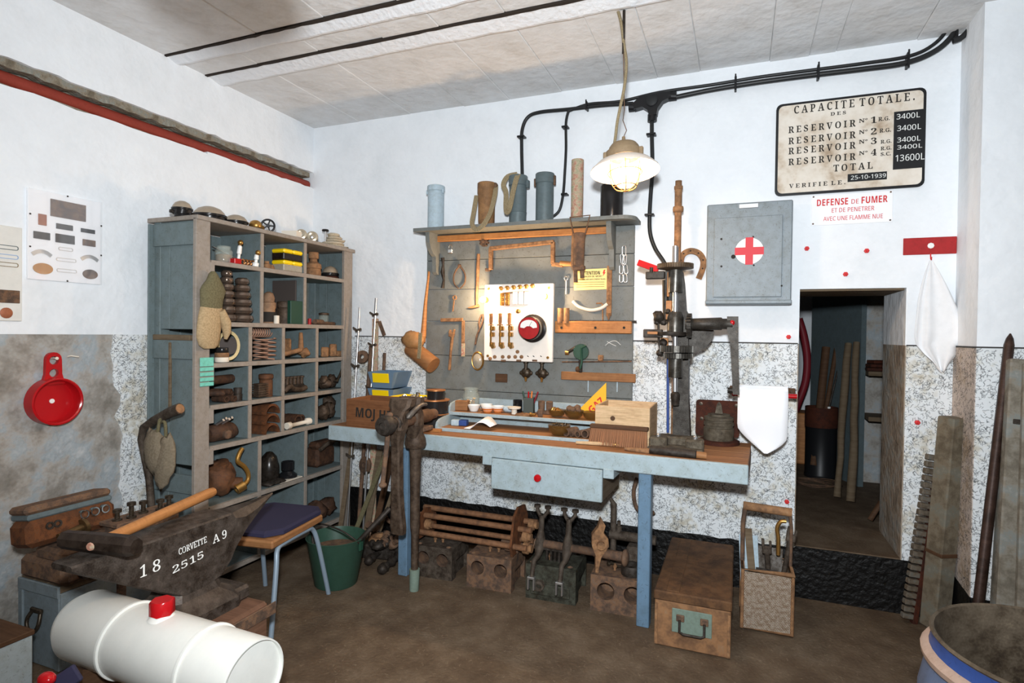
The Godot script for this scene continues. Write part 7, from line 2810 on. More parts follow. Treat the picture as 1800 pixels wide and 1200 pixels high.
	lt(s, [0.0, 0.0, 0.014, 0.0, 0.012, 0.004, 0, 0.005], Transform3D(Basis(Quaternion(Vector3.UP, -(tip - st).normalized())), hb + Vector3(0, 0.035, 0) - (tip - st).normalized() * 0.034), 10)
	P(o, "wedge", s, M.tubepaint)
	# ---- white tank
	var t0 = Vector3(1.001, 0.439, 2.287)
	var t1 = Vector3(1.783, 0.439, 2.311)
	o = T("white_tank", "white painted cylindrical fuel tank with two bands and a red cap", "tank", Vector3((t0.x + t1.x) / 2, 0.439, (t0.z + t1.z) / 2), -rad_to_deg(atan2(t1.z - t0.z, t1.x - t0.x)))
	var R = 0.1126
	var LL = 0.391
	s = S()
	lt(s, [0.0, -LL - 0.035, R * 0.55, -LL - 0.03, R * 0.85, -LL - 0.016, R, -LL + 0.02, R, LL - 0.01, R * 0.985, LL, R * 0.95, LL, R * 0.945, LL - 0.012, 0, LL - 0.01], X(Vector3.ZERO, 0, 0, -90), 44)
	P(o, "shell", s, M.white_paint)
	for x in [-0.143, 0.203]:
		s = S()
		lt(s, [R, -0.008, R + 0.006, -0.006, R + 0.007, 0.0, R + 0.006, 0.006, R, 0.008], X(Vector3(x, 0, 0), 0, 0, -90), 44)
		P(o, "band", s, M.white_paint)
	s = S()
	lt(s, [0.0, R - 0.012, 0.042, R - 0.008, 0.03, R + 0.006, 0.026, R + 0.01, 0, R + 0.01], X(Vector3(0.005, 0, 0.005)), 20)
	P(o, "filler_neck", s, M.white_paint)
	s = S()
	lt(s, [0.0, R + 0.006, 0.036, R + 0.006, 0.036, R + 0.045, 0.033, R + 0.05, 0, R + 0.05], X(Vector3(0.005, 0, 0.005)), 6)
	P(o, "red_cap", s, M.red)
	# trestle under the tank
	var tk = T("tank_cradle", "low dark wooden cradle carrying the white tank", "stand", Vector3(o.position.x, 0, o.position.z), rad_to_deg(o.rotation.y))
	for x in [-0.25, 0.25]:
		s = S()
		pr(s, [-0.1, 0.0, 0.1, 0.0, 0.1, 0.372, 0.09, 0.368, 0.05, 0.335, 0.0, 0.324, -0.05, 0.335, -0.09, 0.368, -0.1, 0.372], 0.04, X(Vector3(x + 0.02, 0, 0), 0, -90, 0))
		P(tk, "cradle_end", s, M.wood_dark)
	s = S()
	bx(s, Vector3(0, 0.12, 0), Vector3(0.46, 0.08, 0.04), 0.003)
	P(tk, "stretcher", s, M.wood_dark)
	# lever with a red knob by the tank
	var kp = hy(83, 1196, 0.5)
	o = T("pump_lever", "dark flat lever with a red knob beside the white tank", "lever", Vector3(kp.x, 0, kp.z))
	s = S()
	var lv = [hy(100, 1205, 0.47) - o.position, hy(138, 1180, 0.5) - o.position]
	var ld = lv[1] - lv[0]
	bx(s, (lv[0] + lv[1]) / 2, Vector3(ld.length(), 0.05, 0.016), 0.004, Basis(Quaternion(Vector3.RIGHT, ld.normalized())))
	tb(s, [lv[0], Vector3(lv[0].x - 0.03, 0.0, lv[0].z + 0.03)], 0.016, 8)
	P(o, "lever", s, M.navy)
	s = S()
	bl(s, hy(82, 1193, 0.5) - o.position, Vector3(0.026, 0.018, 0.02))
	P(o, "red_knob", s, M.red)
	# ---- chest with iron handle, by the left wall
	o = T("tin_chest", "grey-blue metal-bound chest with a drop handle and wooden lid", "chest", Vector3(0.165, 0, 2.03))
	s = S()
	bx(s, Vector3(0.135, 0.165, -0.24), Vector3(0.27, 0.33, 0.48), 0.006)
	P(o, "body", s, M.chest_blue)
	for k in [0.0, 0.09, 0.18]:
		s = S()
		bx(s, Vector3(k + 0.046, 0.347, -0.24), Vector3(0.088, 0.03, 0.49), 0.003)
		P(o, "lid_board", s, M.wood_grey)
	for x in [0.012, 0.258]:
		s = S()
		bx(s, Vector3(x, 0.17, 0.002), Vector3(0.03, 0.33, 0.01), 0.003)
		P(o, "edge_strip", s, M.chest_blue)
	s = S()
	bx(s, Vector3(0.135, 0.338, 0.004), Vector3(0.274, 0.05, 0.012), 0.003)
	P(o, "top_strip", s, M.chest_blue)
	s = S()
	tb(s, smooth_path([Vector3(0.1, 0.235, 0.008), Vector3(0.085, 0.2, 0.02), Vector3(0.1, 0.165, 0.026), Vector3(0.14, 0.16, 0.026), Vector3(0.165, 0.19, 0.022), Vector3(0.155, 0.235, 0.008)], 4), 0.008, 8)
	bx(s, Vector3(0.128, 0.24, 0.008), Vector3(0.075, 0.02, 0.014), 0.004)
	P(o, "drop_handle", s, M.bolt)
	# grey box at the picture corner
	var g0 = hy(58, 1106, 0.27)
	o = T("grey_crate", "pale grey wooden crate with a brown top beside the tin chest", "crate", Vector3(g0.x - 0.5, 0, g0.z))
	s = S()
	bx(s, Vector3(0.25, 0.125, 0.25), Vector3(0.5, 0.25, 0.5), 0.004)
	P(o, "body", s, M.crate_grey)
	s = S()
	bx(s, Vector3(0.25, 0.26, 0.25), Vector3(0.51, 0.02, 0.51), 0.003)
	P(o, "lid", s, M.wood_dark)
	# ---- engine castings lying on the chest
	o = T("engine_casting", "dark rusty engine casting lying on the chest under the valve cover", "engine part", Vector3(0.30, 0.363, 1.78))
	s = S()
	bx(s, Vector3(0.02, 0.05, -0.02), Vector3(0.3, 0.1, 0.56), 0.02)
	bx(s, Vector3(0.06, 0.12, 0.02), Vector3(0.2, 0.06, 0.46), 0.015)
	P(o, "block", s, M.rust)
	for z in [-0.2, -0.08, 0.05, 0.18]:
		s = S()
		tb(s, [Vector3(0.17, 0.04, z), Vector3(0.2, 0.035, z)], 0.022, 10)
		P(o, "port", s, M.steel_dark)
	o = T("valve_cover", "long rusty valve-gear box with chrome ports, tilted on the engine casting", "engine part", Vector3(0.40, 0.548, 1.955))
	o.rotation.z = deg_to_rad(8)
	s = S()
	bx(s, Vector3(-0.05, 0.055, 0), Vector3(0.14, 0.11, 0.36), 0.022)
	P(o, "lower_box", s, M.rust_plate)
	s = S()
	bx(s, Vector3(-0.06, 0.122, -0.005), Vector3(0.12, 0.024, 0.34), 0.006)
	P(o, "gasket_band", s, M.tin_grey)
	s = S()
	bx(s, Vector3(-0.065, 0.15, -0.005), Vector3(0.12, 0.035, 0.35), 0.012)
	P(o, "upper_cover", s, M.rust)
	for z in [-0.03, -0.075, -0.12]:
		s = S()
		lt(s, [0.01, 0.0, 0.019, 0.0, 0.019, 0.02, 0.014, 0.02, 0.013, 0.002], X(Vector3(0.016, 0.085, z), 0, 0, -90), 16)
		P(o, "chrome_port", s, M.chrome)
	for z in [0.1, 0.07]:
		s = S()
		lt(s, [0.0, 0.0, 0.016, 0.0, 0.016, 0.006, 0.009, 0.006, 0.008, 0.001], X(Vector3(0.019, 0.075, z), 0, 0, -90), 14)
		P(o, "dark_port", s, M.steel_dark)
	s = S()
	tb(s, [Vector3(0.035, 0.02, 0.08), Vector3(0.035, 0.035, -0.02)], 0.015, 12)
	lt(s, [0.012, 0.0, 0.034, 0.0, 0.034, 0.014, 0.012, 0.014], Transform3D(Basis(Quaternion(Vector3.UP, Vector3(0, 0.15, -1).normalized())), Vector3(0.035, 0.034, -0.015)), 18)
	P(o, "plunger", s, M.brass_dark)
	# row of bolts on a bar behind
	o = T("bolt_rail", "dark iron bar carrying a row of steel bolts, behind the hammer", "machine part", Vector3(0.535, 0.585, 1.74))
	s = S()
	bx(s, Vector3(0, 0.01, 0), Vector3(0.12, 0.02, 0.32), 0.004)
	bx(s, Vector3(0.0, -0.05, 0.0), Vector3(0.1, 0.1, 0.29), 0.006)
	P(o, "bar", s, M.rust)
	for k in [[0.0, 0.12, 0.05], [0.02, 0.07, 0.07], [0.0, 0.0, 0.055], [0.03, -0.06, 0.05], [0.01, -0.12, 0.05]]:
		s = S()
		lt(s, [0.0, 0.0, 0.02, 0.0, 0.02, 0.008, 0.01, 0.01, 0.01, k[2] - 0.016, 0.018, k[2] - 0.014, 0.018, k[2], 0, k[2] + 0.004], X(Vector3(k[0], 0.02, k[1])), 8)
		P(o, "bolt", s, M.bolt)
	s = S()
	tb(s, [Vector3(0.535, 0.0, 1.64), Vector3(0.535, 0.486, 1.64)], 0.02, 6)
	P(o, "support", s, M.rust, Transform3D(Basis(), -o.position))
	s = S()
	tb(s, [Vector3(0.535, 0.0, 1.84), Vector3(0.535, 0.486, 1.84)], 0.02, 6)
	P(o, "support", s, M.rust, Transform3D(Basis(), -o.position))
	# ---- stool
	o = T("stool", "tubular steel stool with a wooden seat under a navy cushion", "stool", Vector3(0.8, 0, 1.22), 8)
	s = S()
	bx(s, Vector3(0.0, 0.425, 0.04), Vector3(0.37, 0.04, 0.44), 0.008)
	P(o, "seat", s, M.wood)
	for x in [-0.15, 0.17]:
		s = S()
		tb(s, smooth_path([Vector3(x + 0.04 * signf(x), 0.0, -0.2), Vector3(x + 0.015 * signf(x), 0.3, -0.13), Vector3(x, 0.385, -0.1), Vector3(x, 0.4, -0.04), Vector3(x, 0.4, 0.14), Vector3(x, 0.385, 0.2), Vector3(x + 0.015 * signf(x), 0.3, 0.23), Vector3(x + 0.04 * signf(x), 0.0, 0.3)], 4), 0.0125, 10)
		P(o, "leg_hoop", s, M.stool_tube)
	s = S()
	rings = []
	for k in [[0.4465, 0.19, 0.225], [0.45, 0.2, 0.235], [0.466, 0.2, 0.235], [0.474, 0.185, 0.215]]:
		rings.append(box_ring(Vector3(-0.02, k[0], 0.0), k[1], k[2]))
	var cush = S()
	skin(cush, rings, false, true)
	one("cushion", "flat navy cushion lying on the tubular stool", "cushion", cush, M.navy, Vector3(0.8, 0, 1.22), 8)
	# ---- bucket
	o = T("green_bucket", "dark green metal bucket with a wire bail, standing by the bench leg", "bucket", Vector3(0.925, 0, 0.86))
	s = S()
	lt(s, [0.0, 0.0, 0.115, 0.0, 0.12, 0.006, 0.165, 0.265, 0.17, 0.272, 0.164, 0.274, 0.16, 0.26, 0.13, 0.1, 0.0, 0.1], Transform3D(), 32)
	P(o, "pail", s, M.green)
	s = S()
	lt(s, [0.0, 0.2, 0.146, 0.2, 0.0, 0.203], Transform3D(), 26)
	P(o, "contents", s, M.rust)
	for sx in [-1, 1]:
		s = S()
		bx(s, Vector3(0.168 * sx, 0.235, 0), Vector3(0.012, 0.05, 0.03), 0.003)
		P(o, "ear", s, M.green_dark)
	s = S()
	tb(s, smooth_path([Vector3(-0.17, 0.24, 0), Vector3(-0.165, 0.3, 0.03), Vector3(-0.08, 0.345, 0.05), Vector3(0.06, 0.33, 0.05), Vector3(0.15, 0.28, 0.03), Vector3(0.17, 0.24, 0)], 5), 0.005, 6)
	P(o, "bail", s, M.steel_dark)
	s = S()
	tb(s, [Vector3(-0.14, 0.21, 0.03), hz(547, 893, 0.87) - o.position], [0.01, 0.014], 7)
	one("bucket_rod", "short dark rod standing in the green bucket", "rod", s, M.steel_dark, o.position)
	s = S()
	tb(s, [Vector3(0.1, 0.21, 0.0), Vector3(0.17, 0.285, -0.02), hz(685, 893, 0.72) - o.position], [0.012, 0.014, 0.016], 7)
	one("poker_rod", "long dark iron poker leaning from the green bucket to the vice", "rod", s, M.steel_dark, o.position)
	# strip with a leather mask hung from the shelf end
	var m0 = hz(298, 722, SZ1 + 0.1)
	o = T("hook_bar", "rusty bent iron hook bar standing by the end of the shelf unit", "hook bar", Vector3(hz(278, 890, SZ1 + 0.09).x, 0, SZ1 + 0.12))
	s = S()
	var bar = []
	for k in [[276, 905], [262, 840], [248, 772], [252, 752], [270, 740], [300, 724], [316, 718]]:
		bar.append(hz(k[0], k[1], SZ1 + 0.12) - o.position)
	bar[0] = Vector3(bar[0].x + 0.02, 0.0, 0.0)
	tb(s, bar, [0.02, 0.018, 0.018, 0.02, 0.024, 0.028, 0.03], 9)
	P(o, "bar", s, M.iron)
	s = S()
	tb(s, [bar[6], bar[6] + (bar[6] - bar[5]).normalized() * 0.004], 0.024, 12)
	P(o, "open_end", s, M.rust_light)
	var mq = hz(288, 795, SZ1 + 0.14)
	o = T("canvas_mask", "grey folded canvas bag hanging from the rusty hook bar", "bag", mq)
	for k in [[-0.03, 0.0, 0.08, 0.12, 0.035, 0.2, 5], [0.035, -0.04, 0.06, 0.14, 0.03, -0.22, 8]]:
		s = S()
		bl(s, Vector3(k[0], k[1], 0.02), Vector3(k[2], k[3], k[4]), 0.16, k[6], Basis(Vector3.BACK, k[5]), 16, 12)
		P(o, "flap", s, M.canvas_grey)
	s = S()
	tb(s, smooth_path([Vector3(-0.02, 0.1, 0.02), Vector3(-0.005, 0.17, 0.02), hz(283, 742, SZ1 + 0.15) - mq, Vector3(0.045, 0.16, 0.03), Vector3(0.04, 0.09, 0.02)], 4), 0.008, 7)
	P(o, "loop", s, M.khaki)
func build_rods():
	# bars leaning in the corner between the shelf unit and the bench
	var list = [
		[612, 905, 632, 540, 0.11, 0.006, "thin bright steel rod with small clamps, leaning beside the shelf unit", "brightsteel", 1],
		[640, 905, 661, 524, 0.07, 0.0085, "tall bright steel rod with clamps, tallest of the corner bars", "brightsteel", 2],
		[632, 900, 652, 608, 0.05, 0.014, "dark rusty bar with a ring, standing behind the bright rods", "rust", 0],
		[655, 900, 660, 560, 0.04, 0.02, "flaking pinkish painted batten in the corner", "tubepaint", 0],
		[674, 700, 676, 620, 0.03, 0.012, "short dark iron strip behind the plastic bins", "rust", 0],
		[600, 915, 620, 770, 0.16, 0.015, "grey wooden stick leaning low beside the shelf unit", "wood_grey", 0],
		[628, 925, 680, 792, 0.2, 0.014, "greenish flat stick slanting under the bench", "khaki", 0],
		[645, 930, 668, 790, 0.14, 0.02, "weathered grey stake standing under the bench end", "wood_grey", 0],
		[658, 935, 690, 795, 0.1, 0.018, "dark brown stake under the bench beside the vice", "wood_dark", 0],
		[668, 930, 712, 800, 0.16, 0.012, "split grey lath leaning under the bench behind the vice leg", "wood_grey", 0]]
	for k in list:
		var p1 = hz(k[2], k[3], k[4])
		var p0 = hz(k[0], k[1], k[4] + 0.14)
		var d = p1 - p0
		p0 = p0 - d * ((p0.y - (BY if k[1] < 800 else 0.0)) / d.y)
		if k[1] < 800:
			p0.z = 0.06
			p0.x = p1.x
		elif p0.z < 0.1:
			p0.z = 0.1
		if p0.x < 0.5:
			p0.x = 0.5
		d = p1 - p0
		var o = T("leaning_bar", k[6], "bar", p0)
		var s = S()
		if k[7] in ["wood_grey", "khaki", "wood_dark", "tubepaint"]:
			bx(s, d / 2, Vector3(k[5] * 2.2, d.length(), k[5]), 0.002, Basis(Quaternion(Vector3.UP, d.normalized())))
		else:
			tb(s, [Vector3.ZERO, d], k[5], 8)
		P(o, "bar", s, M[k[7]])
		if k[8] > 0:
			for t in ([0.35, 0.55, 0.74, 0.9] if k[8] == 1 else [0.45, 0.62, 0.8, 0.93]):
				s = S()
				bx(s, d * t, Vector3(0.05, 0.016, 0.02), 0.004, Basis(Vector3.BACK, 0.3))
				bx(s, d * t + Vector3(-0.03, 0.008, 0.0), Vector3(0.04, 0.012, 0.012), 0.003, Basis(Vector3.BACK, -0.5))
				P(o, "clamp", s, M.iron)
	# ring on the dark bar, dangling tag plate
	var q = hz(637, 627, 0.08)
	var s = S()
	lt(s, [0.016, -0.012, 0.045, -0.012, 0.048, 0.0, 0.045, 0.012, 0.016, 0.012, 0.014, 0.0, 0.016, -0.012], X(Vector3.ZERO, 80, 15, 0), 24)
	one("iron_ring", "thick rusty iron ring hung among the corner bars", "ring", s, M.rust, q)
	q = hz(671, 577, 0.06)
	s = S()
	bx(s, Vector3.ZERO, Vector3(0.03, 0.11, 0.006), 0.002, Basis(Vector3.BACK, 0.42))
	tb(s, [Vector3(-0.022, 0.05, 0), hz(661, 566, 0.07) - q], 0.006, 6)
	one("tag_plate", "rusty rectangular tag hanging from the tall bright rod", "tag", s, M.rust, q)
	q = hz(642, 817, 0.16)
	s = S()
	lt(s, [0.02, -0.015, 0.055, -0.015, 0.06, 0.0, 0.055, 0.015, 0.02, 0.015, 0.018, 0, 0.02, -0.015], X(Vector3.ZERO, 85, -20, 0), 24)
	one("iron_ring", "dark iron ring behind the stakes under the bench end", "ring", s, M.rust, q)
func sp(px, row, x = 0.29):
	var py = [395, 470, 570, 635, 700, 775, 860, 930][row]
	return Vector3(x, rows[row] + 0.001, hx(px, py, x).z)
func build_shelf_things():
	var first = get_child_count()
	var s = S()
	var o
	# ---- on top
	for k in [[320, 0.05, 0.26, "smaller domed gauge at the glove end on top of the shelf unit"], [368, 0.088, 0.2, "largest domed black gauge on top of the shelf unit"], [415, 0.066, 0.24, "domed black gauge beside the brass ball on top of the shelf unit"]]:
		o = T("domed_gauge", k[3], "gauge", sp(k[0], 0, k[2]), 20)
		o.scale.y = 0.74 if k[1] < 0.08 else 0.92
		var r = k[1]
		s = S()
		lt(s, [0.0, 0.0, r * 0.75, 0.0, r * 0.8, 0.012, r * 0.92, 0.016, r * 0.95, 0.045, r * 1.05, 0.047, r * 1.06, 0.06, r * 0.95, 0.062, 0, 0.062], Transform3D(), 24)
		P(o, "case", s, M.black_gloss)
		s = S()
		lt(s, [r * 0.98, 0.06, r * 0.92, 0.075, r * 0.7, 0.098, r * 0.35, 0.112, 0.0, 0.115], Transform3D(), 24)
		P(o, "dome", s, M.dome)
		for a in [0.4, 2.3, 3.9, 5.4]:
			s = S()
			tb(s, [Vector3(r * 0.9 * cos(a), 0.03, r * 0.9 * sin(a)), Vector3(r * 1.2 * cos(a), 0.03, r * 1.2 * sin(a))], 0.013, 8)
			P(o, "lug", s, M.steel_dark)
	s = S()
	bl(s, Vector3(0, 0.034, 0), Vector3(0.042, 0.034, 0.036))
	tb(s, [Vector3(0, 0.03, -0.03), Vector3(0, 0.028, -0.06)], [0.02, 0.016], 10)
	one("brass_float", "brass ball float on top of the shelf unit", "float", s, M.brass, sp(449, 0, 0.3))
	o = T("small_flywheel", "small black spoked handwheel standing on edge on the shelf unit", "wheel", sp(471, 0, 0.33) + Vector3(0, 0.044, 0), 40)
	s = S()
	var ring = []
	for j in 26:
		ring.append(Vector3(0.038 * cos(TAU * j / 26), 0.038 * sin(TAU * j / 26), 0))
	tb(s, ring, 0.006, 8, true)
	P(o, "rim", s, M.black)
	for j in 5:
		s = S()
		tb(s, [Vector3.ZERO, Vector3(0.036 * cos(TAU * j / 5), 0.036 * sin(TAU * j / 5), 0)], 0.0045, 6)
		P(o, "spoke", s, M.black)
	s = S()
	lt(s, [0.0, -0.012, 0.011, -0.012, 0.011, 0.012, 0, 0.012], X(Vector3.ZERO, 90, 0, 0), 12)
	P(o, "hub", s, M.black)
	o = T("cream_tin", "open cream tin box beside the lamp heads on the shelf unit", "tin", sp(513, 0, 0.3), 15)
	s = S()
	skin(s, [box4(0.05, 0.036, 0.0), box4(0.052, 0.038, 0.05), box4(0.046, 0.032, 0.05), box4(0.046, 0.032, 0.01)], false, true)
	P(o, "box", s, M.strap_pale)
	for k in [[531, 0.03, "tarnished metal lamp head next to the cream tin on the shelf unit"], [550, 0.032, "shiny ringed lamp head beside the heap of cloth on the shelf unit"]]:
		o = T("lamp_head", k[2], "lamp part", sp(k[0], 0, 0.3), 30)
		s = S()
		lt(s, [0.0, -0.04, 0.02, -0.04, k[1], -0.02, k[1] + 0.008, 0.02, k[1] + 0.006, 0.03, k[1] - 0.006, 0.034, k[1] * 0.5, 0.03, 0, 0.034], X(Vector3(0, k[1] + 0.008, 0), 80, 0, 0), 20)
		P(o, "reflector", s, M.lamp_tarnish)
		s = S()
		lt(s, [0.0, 0.0, 0.012, 0.0, 0.01, 0.012, 0, 0.014], X(Vector3(0, k[1] + 0.008, 0.033), 90, 0, 0), 12)
		P(o, "centre", s, M.brightsteel)
	o = T("cloth_heap", "folded cream cloth bands heaped by the knob stem on the shelf unit", "cloth", sp(588, 0, 0.28))
	for i in 5:
		s = S()
		bl(s, Vector3(0.0, 0.016 + i * 0.021, 0.01 * sin(i * 2.0)), Vector3(0.09 - i * 0.011, 0.015, 0.1 - i * 0.014), 0.18, 20 + i, Basis(Vector3.UP, i * 0.6), 16, 8)
		P(o, "fold", s, M.cloth_cream)
	o = T("knob_stem", "black knob on a short stem above the heap of cloth", "knob", sp(572, 0, 0.25))
	s = S()
	tb(s, [Vector3(0, 0.0, 0), Vector3(0, 0.12, 0)], 0.008, 8)
	P(o, "stem", s, M.brightsteel)
	s = S()
	lt(s, [0.0, 0.118, 0.02, 0.118, 0.026, 0.126, 0.022, 0.134, 0, 0.136], Transform3D(), 16)
	P(o, "knob", s, M.black_gloss)
	# ---- first row
	o = T("clutter_jar", "glass jar with brown bits beside the red tin in the first shelf row", "jar", sp(393, 1, 0.3))
	s = S()
	lt(s, [0.0, 0.0, 0.045, 0.0, 0.048, 0.01, 0.048, 0.07, 0.038, 0.085, 0.038, 0.1, 0.034, 0.1, 0.034, 0.08, 0.044, 0.07, 0.044, 0.008, 0, 0.008], Transform3D(), 20)
	P(o, "glass", s, M.glass)
	s = S()
	lt(s, [0.0, 0.01, 0.042, 0.01, 0.042, 0.05, 0.02, 0.058, 0, 0.056], Transform3D(), 16)
	P(o, "contents", s, M.rust_light)
	s = S()
	bx(s, Vector3(0, 0.04, 0), Vector3(0.06, 0.08, 0.05), 0.003)
	one("white_carton", "small white carton standing behind the jar of brown bits", "carton", s, M.tin_pale, sp(390, 1, 0.2) + Vector3(0, 0, 0))
	for k in [[418, 0.14, "taller tap lever with a brass ball end on the first shelf row"], [449, 0.085, "shorter tap lever with a brass ball end on the first shelf row"]]:
		o = T("tap_lever", k[2], "tap", sp(k[0], 1, 0.31 if k[0] < 430 else 0.375))
		s = S()
		lt(s, [0.0, 0.0, 0.018, 0.0, 0.018, 0.02, 0.009, 0.024, 0.009, k[1] * 0.45, 0.014, k[1] * 0.5, 0.012, k[1] * 0.8, 0.006, k[1] * 0.84, 0, k[1] * 0.85], X(Vector3.ZERO, 0, 0, -8), 12)
		P(o, "stem", s, M.white)
		s = S()
		bl(s, Vector3(0.02, k[1] * 0.94, 0), Vector3.ONE * 0.016)
		P(o, "ball_end", s, M.brass)
	s = S()
	bx(s, Vector3.ZERO, Vector3(0.018, 0.006, 0.24), 0.002)
	var sl = one("steel_strip", "thin steel strip slanting between the two tap levers", "strip", s, M.brightsteel, sp(428, 1, 0.27) + Vector3(0, 0.058, 0))
	sl.rotation.x = deg_to_rad(-17)
	s = S()
	bx(s, Vector3(0, 0.016, 0), Vector3(0.06, 0.032, 0.05), 0.004)
	one("red_tin", "small bright red tin before the jar on the first shelf row", "tin", s, M.red, sp(412, 1, 0.35))
	s = S()
	for i in 4:
		tb(s, helix(0.016, 0.01, 1.0, X(Vector3(0.0, 0.016, -0.035 + 0.024 * i), 80, 0, 0)), 0.005, 6)
	one("copper_coils", "short row of bright copper rings on the first shelf row", "rings", s, M.copper, sp(437, 1, 0.34))
	for k in [[469, 0.022, 0.05, "small brown bottle at the divider on the first shelf row"], [478, 0.016, 0.032, "tiny tarnished brass cap beside the yellow-lidded boxes"]]:
		s = S()
		lt(s, [0.0, 0.0, k[1], 0.0, k[1], k[2] * 0.6, k[1] * 0.6, k[2] * 0.75, k[1] * 0.65, k[2], 0, k[2]], Transform3D(), 14)
		one("small_bottle", k[3], "bottle", s, M.rust_light, sp(k[0], 1, 0.33))
	for k in [[0.0, "lower yellow-lidded plastic box in the first shelf row"], [0.072, "upper yellow-lidded plastic box, stacked on another"]]:
		o = T("lidded_box", k[1], "box", sp(508, 1, 0.335) + Vector3(0, k[0], 0), 0)
		s = S()
		bx(s, Vector3(0, 0.022, 0), Vector3(0.1, 0.044, 0.17), 0.005)
		P(o, "tub", s, M.glass_dusty if k[0] == 0.0 else M.box_clear)
		for z in [-0.043, 0.043]:
			s = S()
			bx(s, Vector3(0, 0.056, z), Vector3(0.106, 0.026, 0.085), 0.008)
			P(o, "lid", s, M.yellow)
	o = T("pipe_fitting", "rusty stepped pipe fitting standing at the divider of the first row", "fitting", sp(551, 1, 0.31))
	s = S()
	lt(s, [0.0, 0.0, 0.05, 0.0, 0.052, 0.03, 0.048, 0.05, 0.055, 0.055, 0.05, 0.085, 0.026, 0.1, 0.024, 0.12, 0.034, 0.122, 0.034, 0.165, 0.024, 0.168, 0, 0.16], Transform3D(), 18)
	P(o, "body", s, M.rust_light)
	o = T("headlamp", "brown domed headlamp lying face up at the end of the first row", "lamp", sp(582, 1, 0.27))
	s = S()
	lt(s, [0.0, 0.0, 0.06, 0.0, 0.062, 0.02, 0.05, 0.024], Transform3D(), 20)
	P(o, "base", s, M.rust_red)
	s = S()
	lt(s, [0.055, 0.022, 0.062, 0.03, 0.062, 0.044, 0.055, 0.048], Transform3D(), 20)
	P(o, "black_rim", s, M.black_gloss)
	s = S()
	lt(s, [0.056, 0.046, 0.052, 0.065, 0.035, 0.088, 0.0, 0.1], Transform3D(), 20)
	P(o, "dome", s, M.dome)
	# ---- second row: ribbed glass insulator stacks
	for k in [[398, 0.33, 7, 0.05, "taller stack of shiny brown ribbed insulators, behind the glove"], [425, 0.35, 6, 0.056, "second stack of shiny brown ribbed insulators, next to the divider"]]:
		o = T("insulator_stack", k[4], "insulators", sp(k[0], 2, k[1]))
		var y = 0.0
		for i in k[2]:
			var r = k[3] * (1.12 - 0.085 * i)
			var h = 0.05 - 0.002 * i
			s = S()
			lt(s, [r * 0.6, 0.0, r * 0.9, h * 0.12, r * 1.05, h * 0.45, r * 0.95, h * 0.8, r * 0.65, h], X(Vector3(0, y, 0)), 20)
			P(o, "rib", s, M.bellows)
			y += h * 0.96
	o = T("stopper_jar", "tarnished jar with a domed stopper in the second shelf row", "jar", sp(472, 2, 0.3))
	s = S()
	lt(s, [0.0, 0.0, 0.038, 0.0, 0.04, 0.09, 0.044, 0.1, 0.044, 0.13, 0.034, 0.135, 0.036, 0.16, 0.026, 0.19, 0.01, 0.2, 0, 0.2], Transform3D(), 20)
	P(o, "body", s, M.rust_pale)
	s = S()
	lt(s, [0.0405, 0.01, 0.042, 0.012, 0.042, 0.07, 0.0405, 0.072], Transform3D(), 20)
	P(o, "dark_label", s, M.ink)
	s = S()
	lt(s, [0.0, 0.0, 0.017, 0.0, 0.017, 0.05, 0, 0.052], Transform3D(), 14)
	one("white_pot", "little white pot beside the brown-grey canister in the second row", "pot", s, M.strap_pale, sp(486, 2, 0.35))
	o = T("lidded_can", "brown-grey metal can with a stepped lid in the second shelf row", "can", sp(501, 2, 0.31))
	s = S()
	lt(s, [0.0, 0.0, 0.052, 0.0, 0.053, 0.01, 0.053, 0.09, 0.045, 0.104, 0, 0.104], Transform3D(), 22)
	P(o, "body", s, M.steel_brown)
	s = S()
	lt(s, [0.046, 0.102, 0.05, 0.106, 0.05, 0.14, 0.046, 0.145, 0, 0.145], Transform3D(), 22)
	P(o, "lid", s, M.steel_brown)
	s = S()
	bx(s, Vector3(0, 0.145, 0), Vector3(0.2, 0.29, 0.012), 0.003)
	sl = one("slate_panel", "dark slate panel leaning on the divider in the second shelf row", "panel", s, M.slate_brown, Vector3(0.24, rows[2] + 0.001, 0.552))
	s = S()
	bx(s, Vector3(0, 0.075, 0), Vector3(0.03, 0.15, 0.11), 0.003)
	one("green_box", "dark green flat box standing in the second shelf row", "box", s, M.green_box, Vector3(0.375, rows[2] + 0.001, 0.6))
	o = T("glass_lamp", "small glass fuel cup with a metal rim on a rusty plate, second row", "cup", sp(569, 2, 0.27))
	s = S()
	bx(s, Vector3(0, 0.012, 0), Vector3(0.1, 0.024, 0.16), 0.01)
	P(o, "rusty_plate", s, M.rust)
	s = S()
	lt(s, [0.0, 0.024, 0.03, 0.024, 0.034, 0.03, 0.034, 0.07, 0.03, 0.075], Transform3D(), 18)
	P(o, "glass", s, M.glass)
	s = S()
	lt(s, [0.031, 0.072, 0.036, 0.075, 0.036, 0.086, 0.02, 0.09, 0, 0.09], Transform3D(), 18)
	P(o, "rim", s, M.steel_brown)
	s = S()
	tb(s, [Vector3(0, 0.02, -0.06), Vector3(0.02, 0.02, 0.04)], 0.018, 9)
	one("brown_pipe", "short brown pipe lying before the glass cup in the second row", "pipe", s, M.rust, sp(556, 2, 0.34))
	s = S()
	lt(s, [0.0, 0.0, 0.012, 0.0, 0.012, 0.04, 0, 0.042], Transform3D(), 10)
	one("red_stopper", "tiny red stopper at the divider in the second shelf row", "stopper", s, M.red_dull, sp(544, 2, 0.33))
	# ---- glove on the stile
	var gq = hx(372, 540, SX + 0.03)
	o = T("work_glove", "khaki and tan leather work glove hanging on the shelf stile", "glove", Vector3(SX + 0.004, gq.y, gq.z - 0.005))
	o.scale = Vector3(0.85, 0.9, 0.8)
	s = S()
	var rings = []
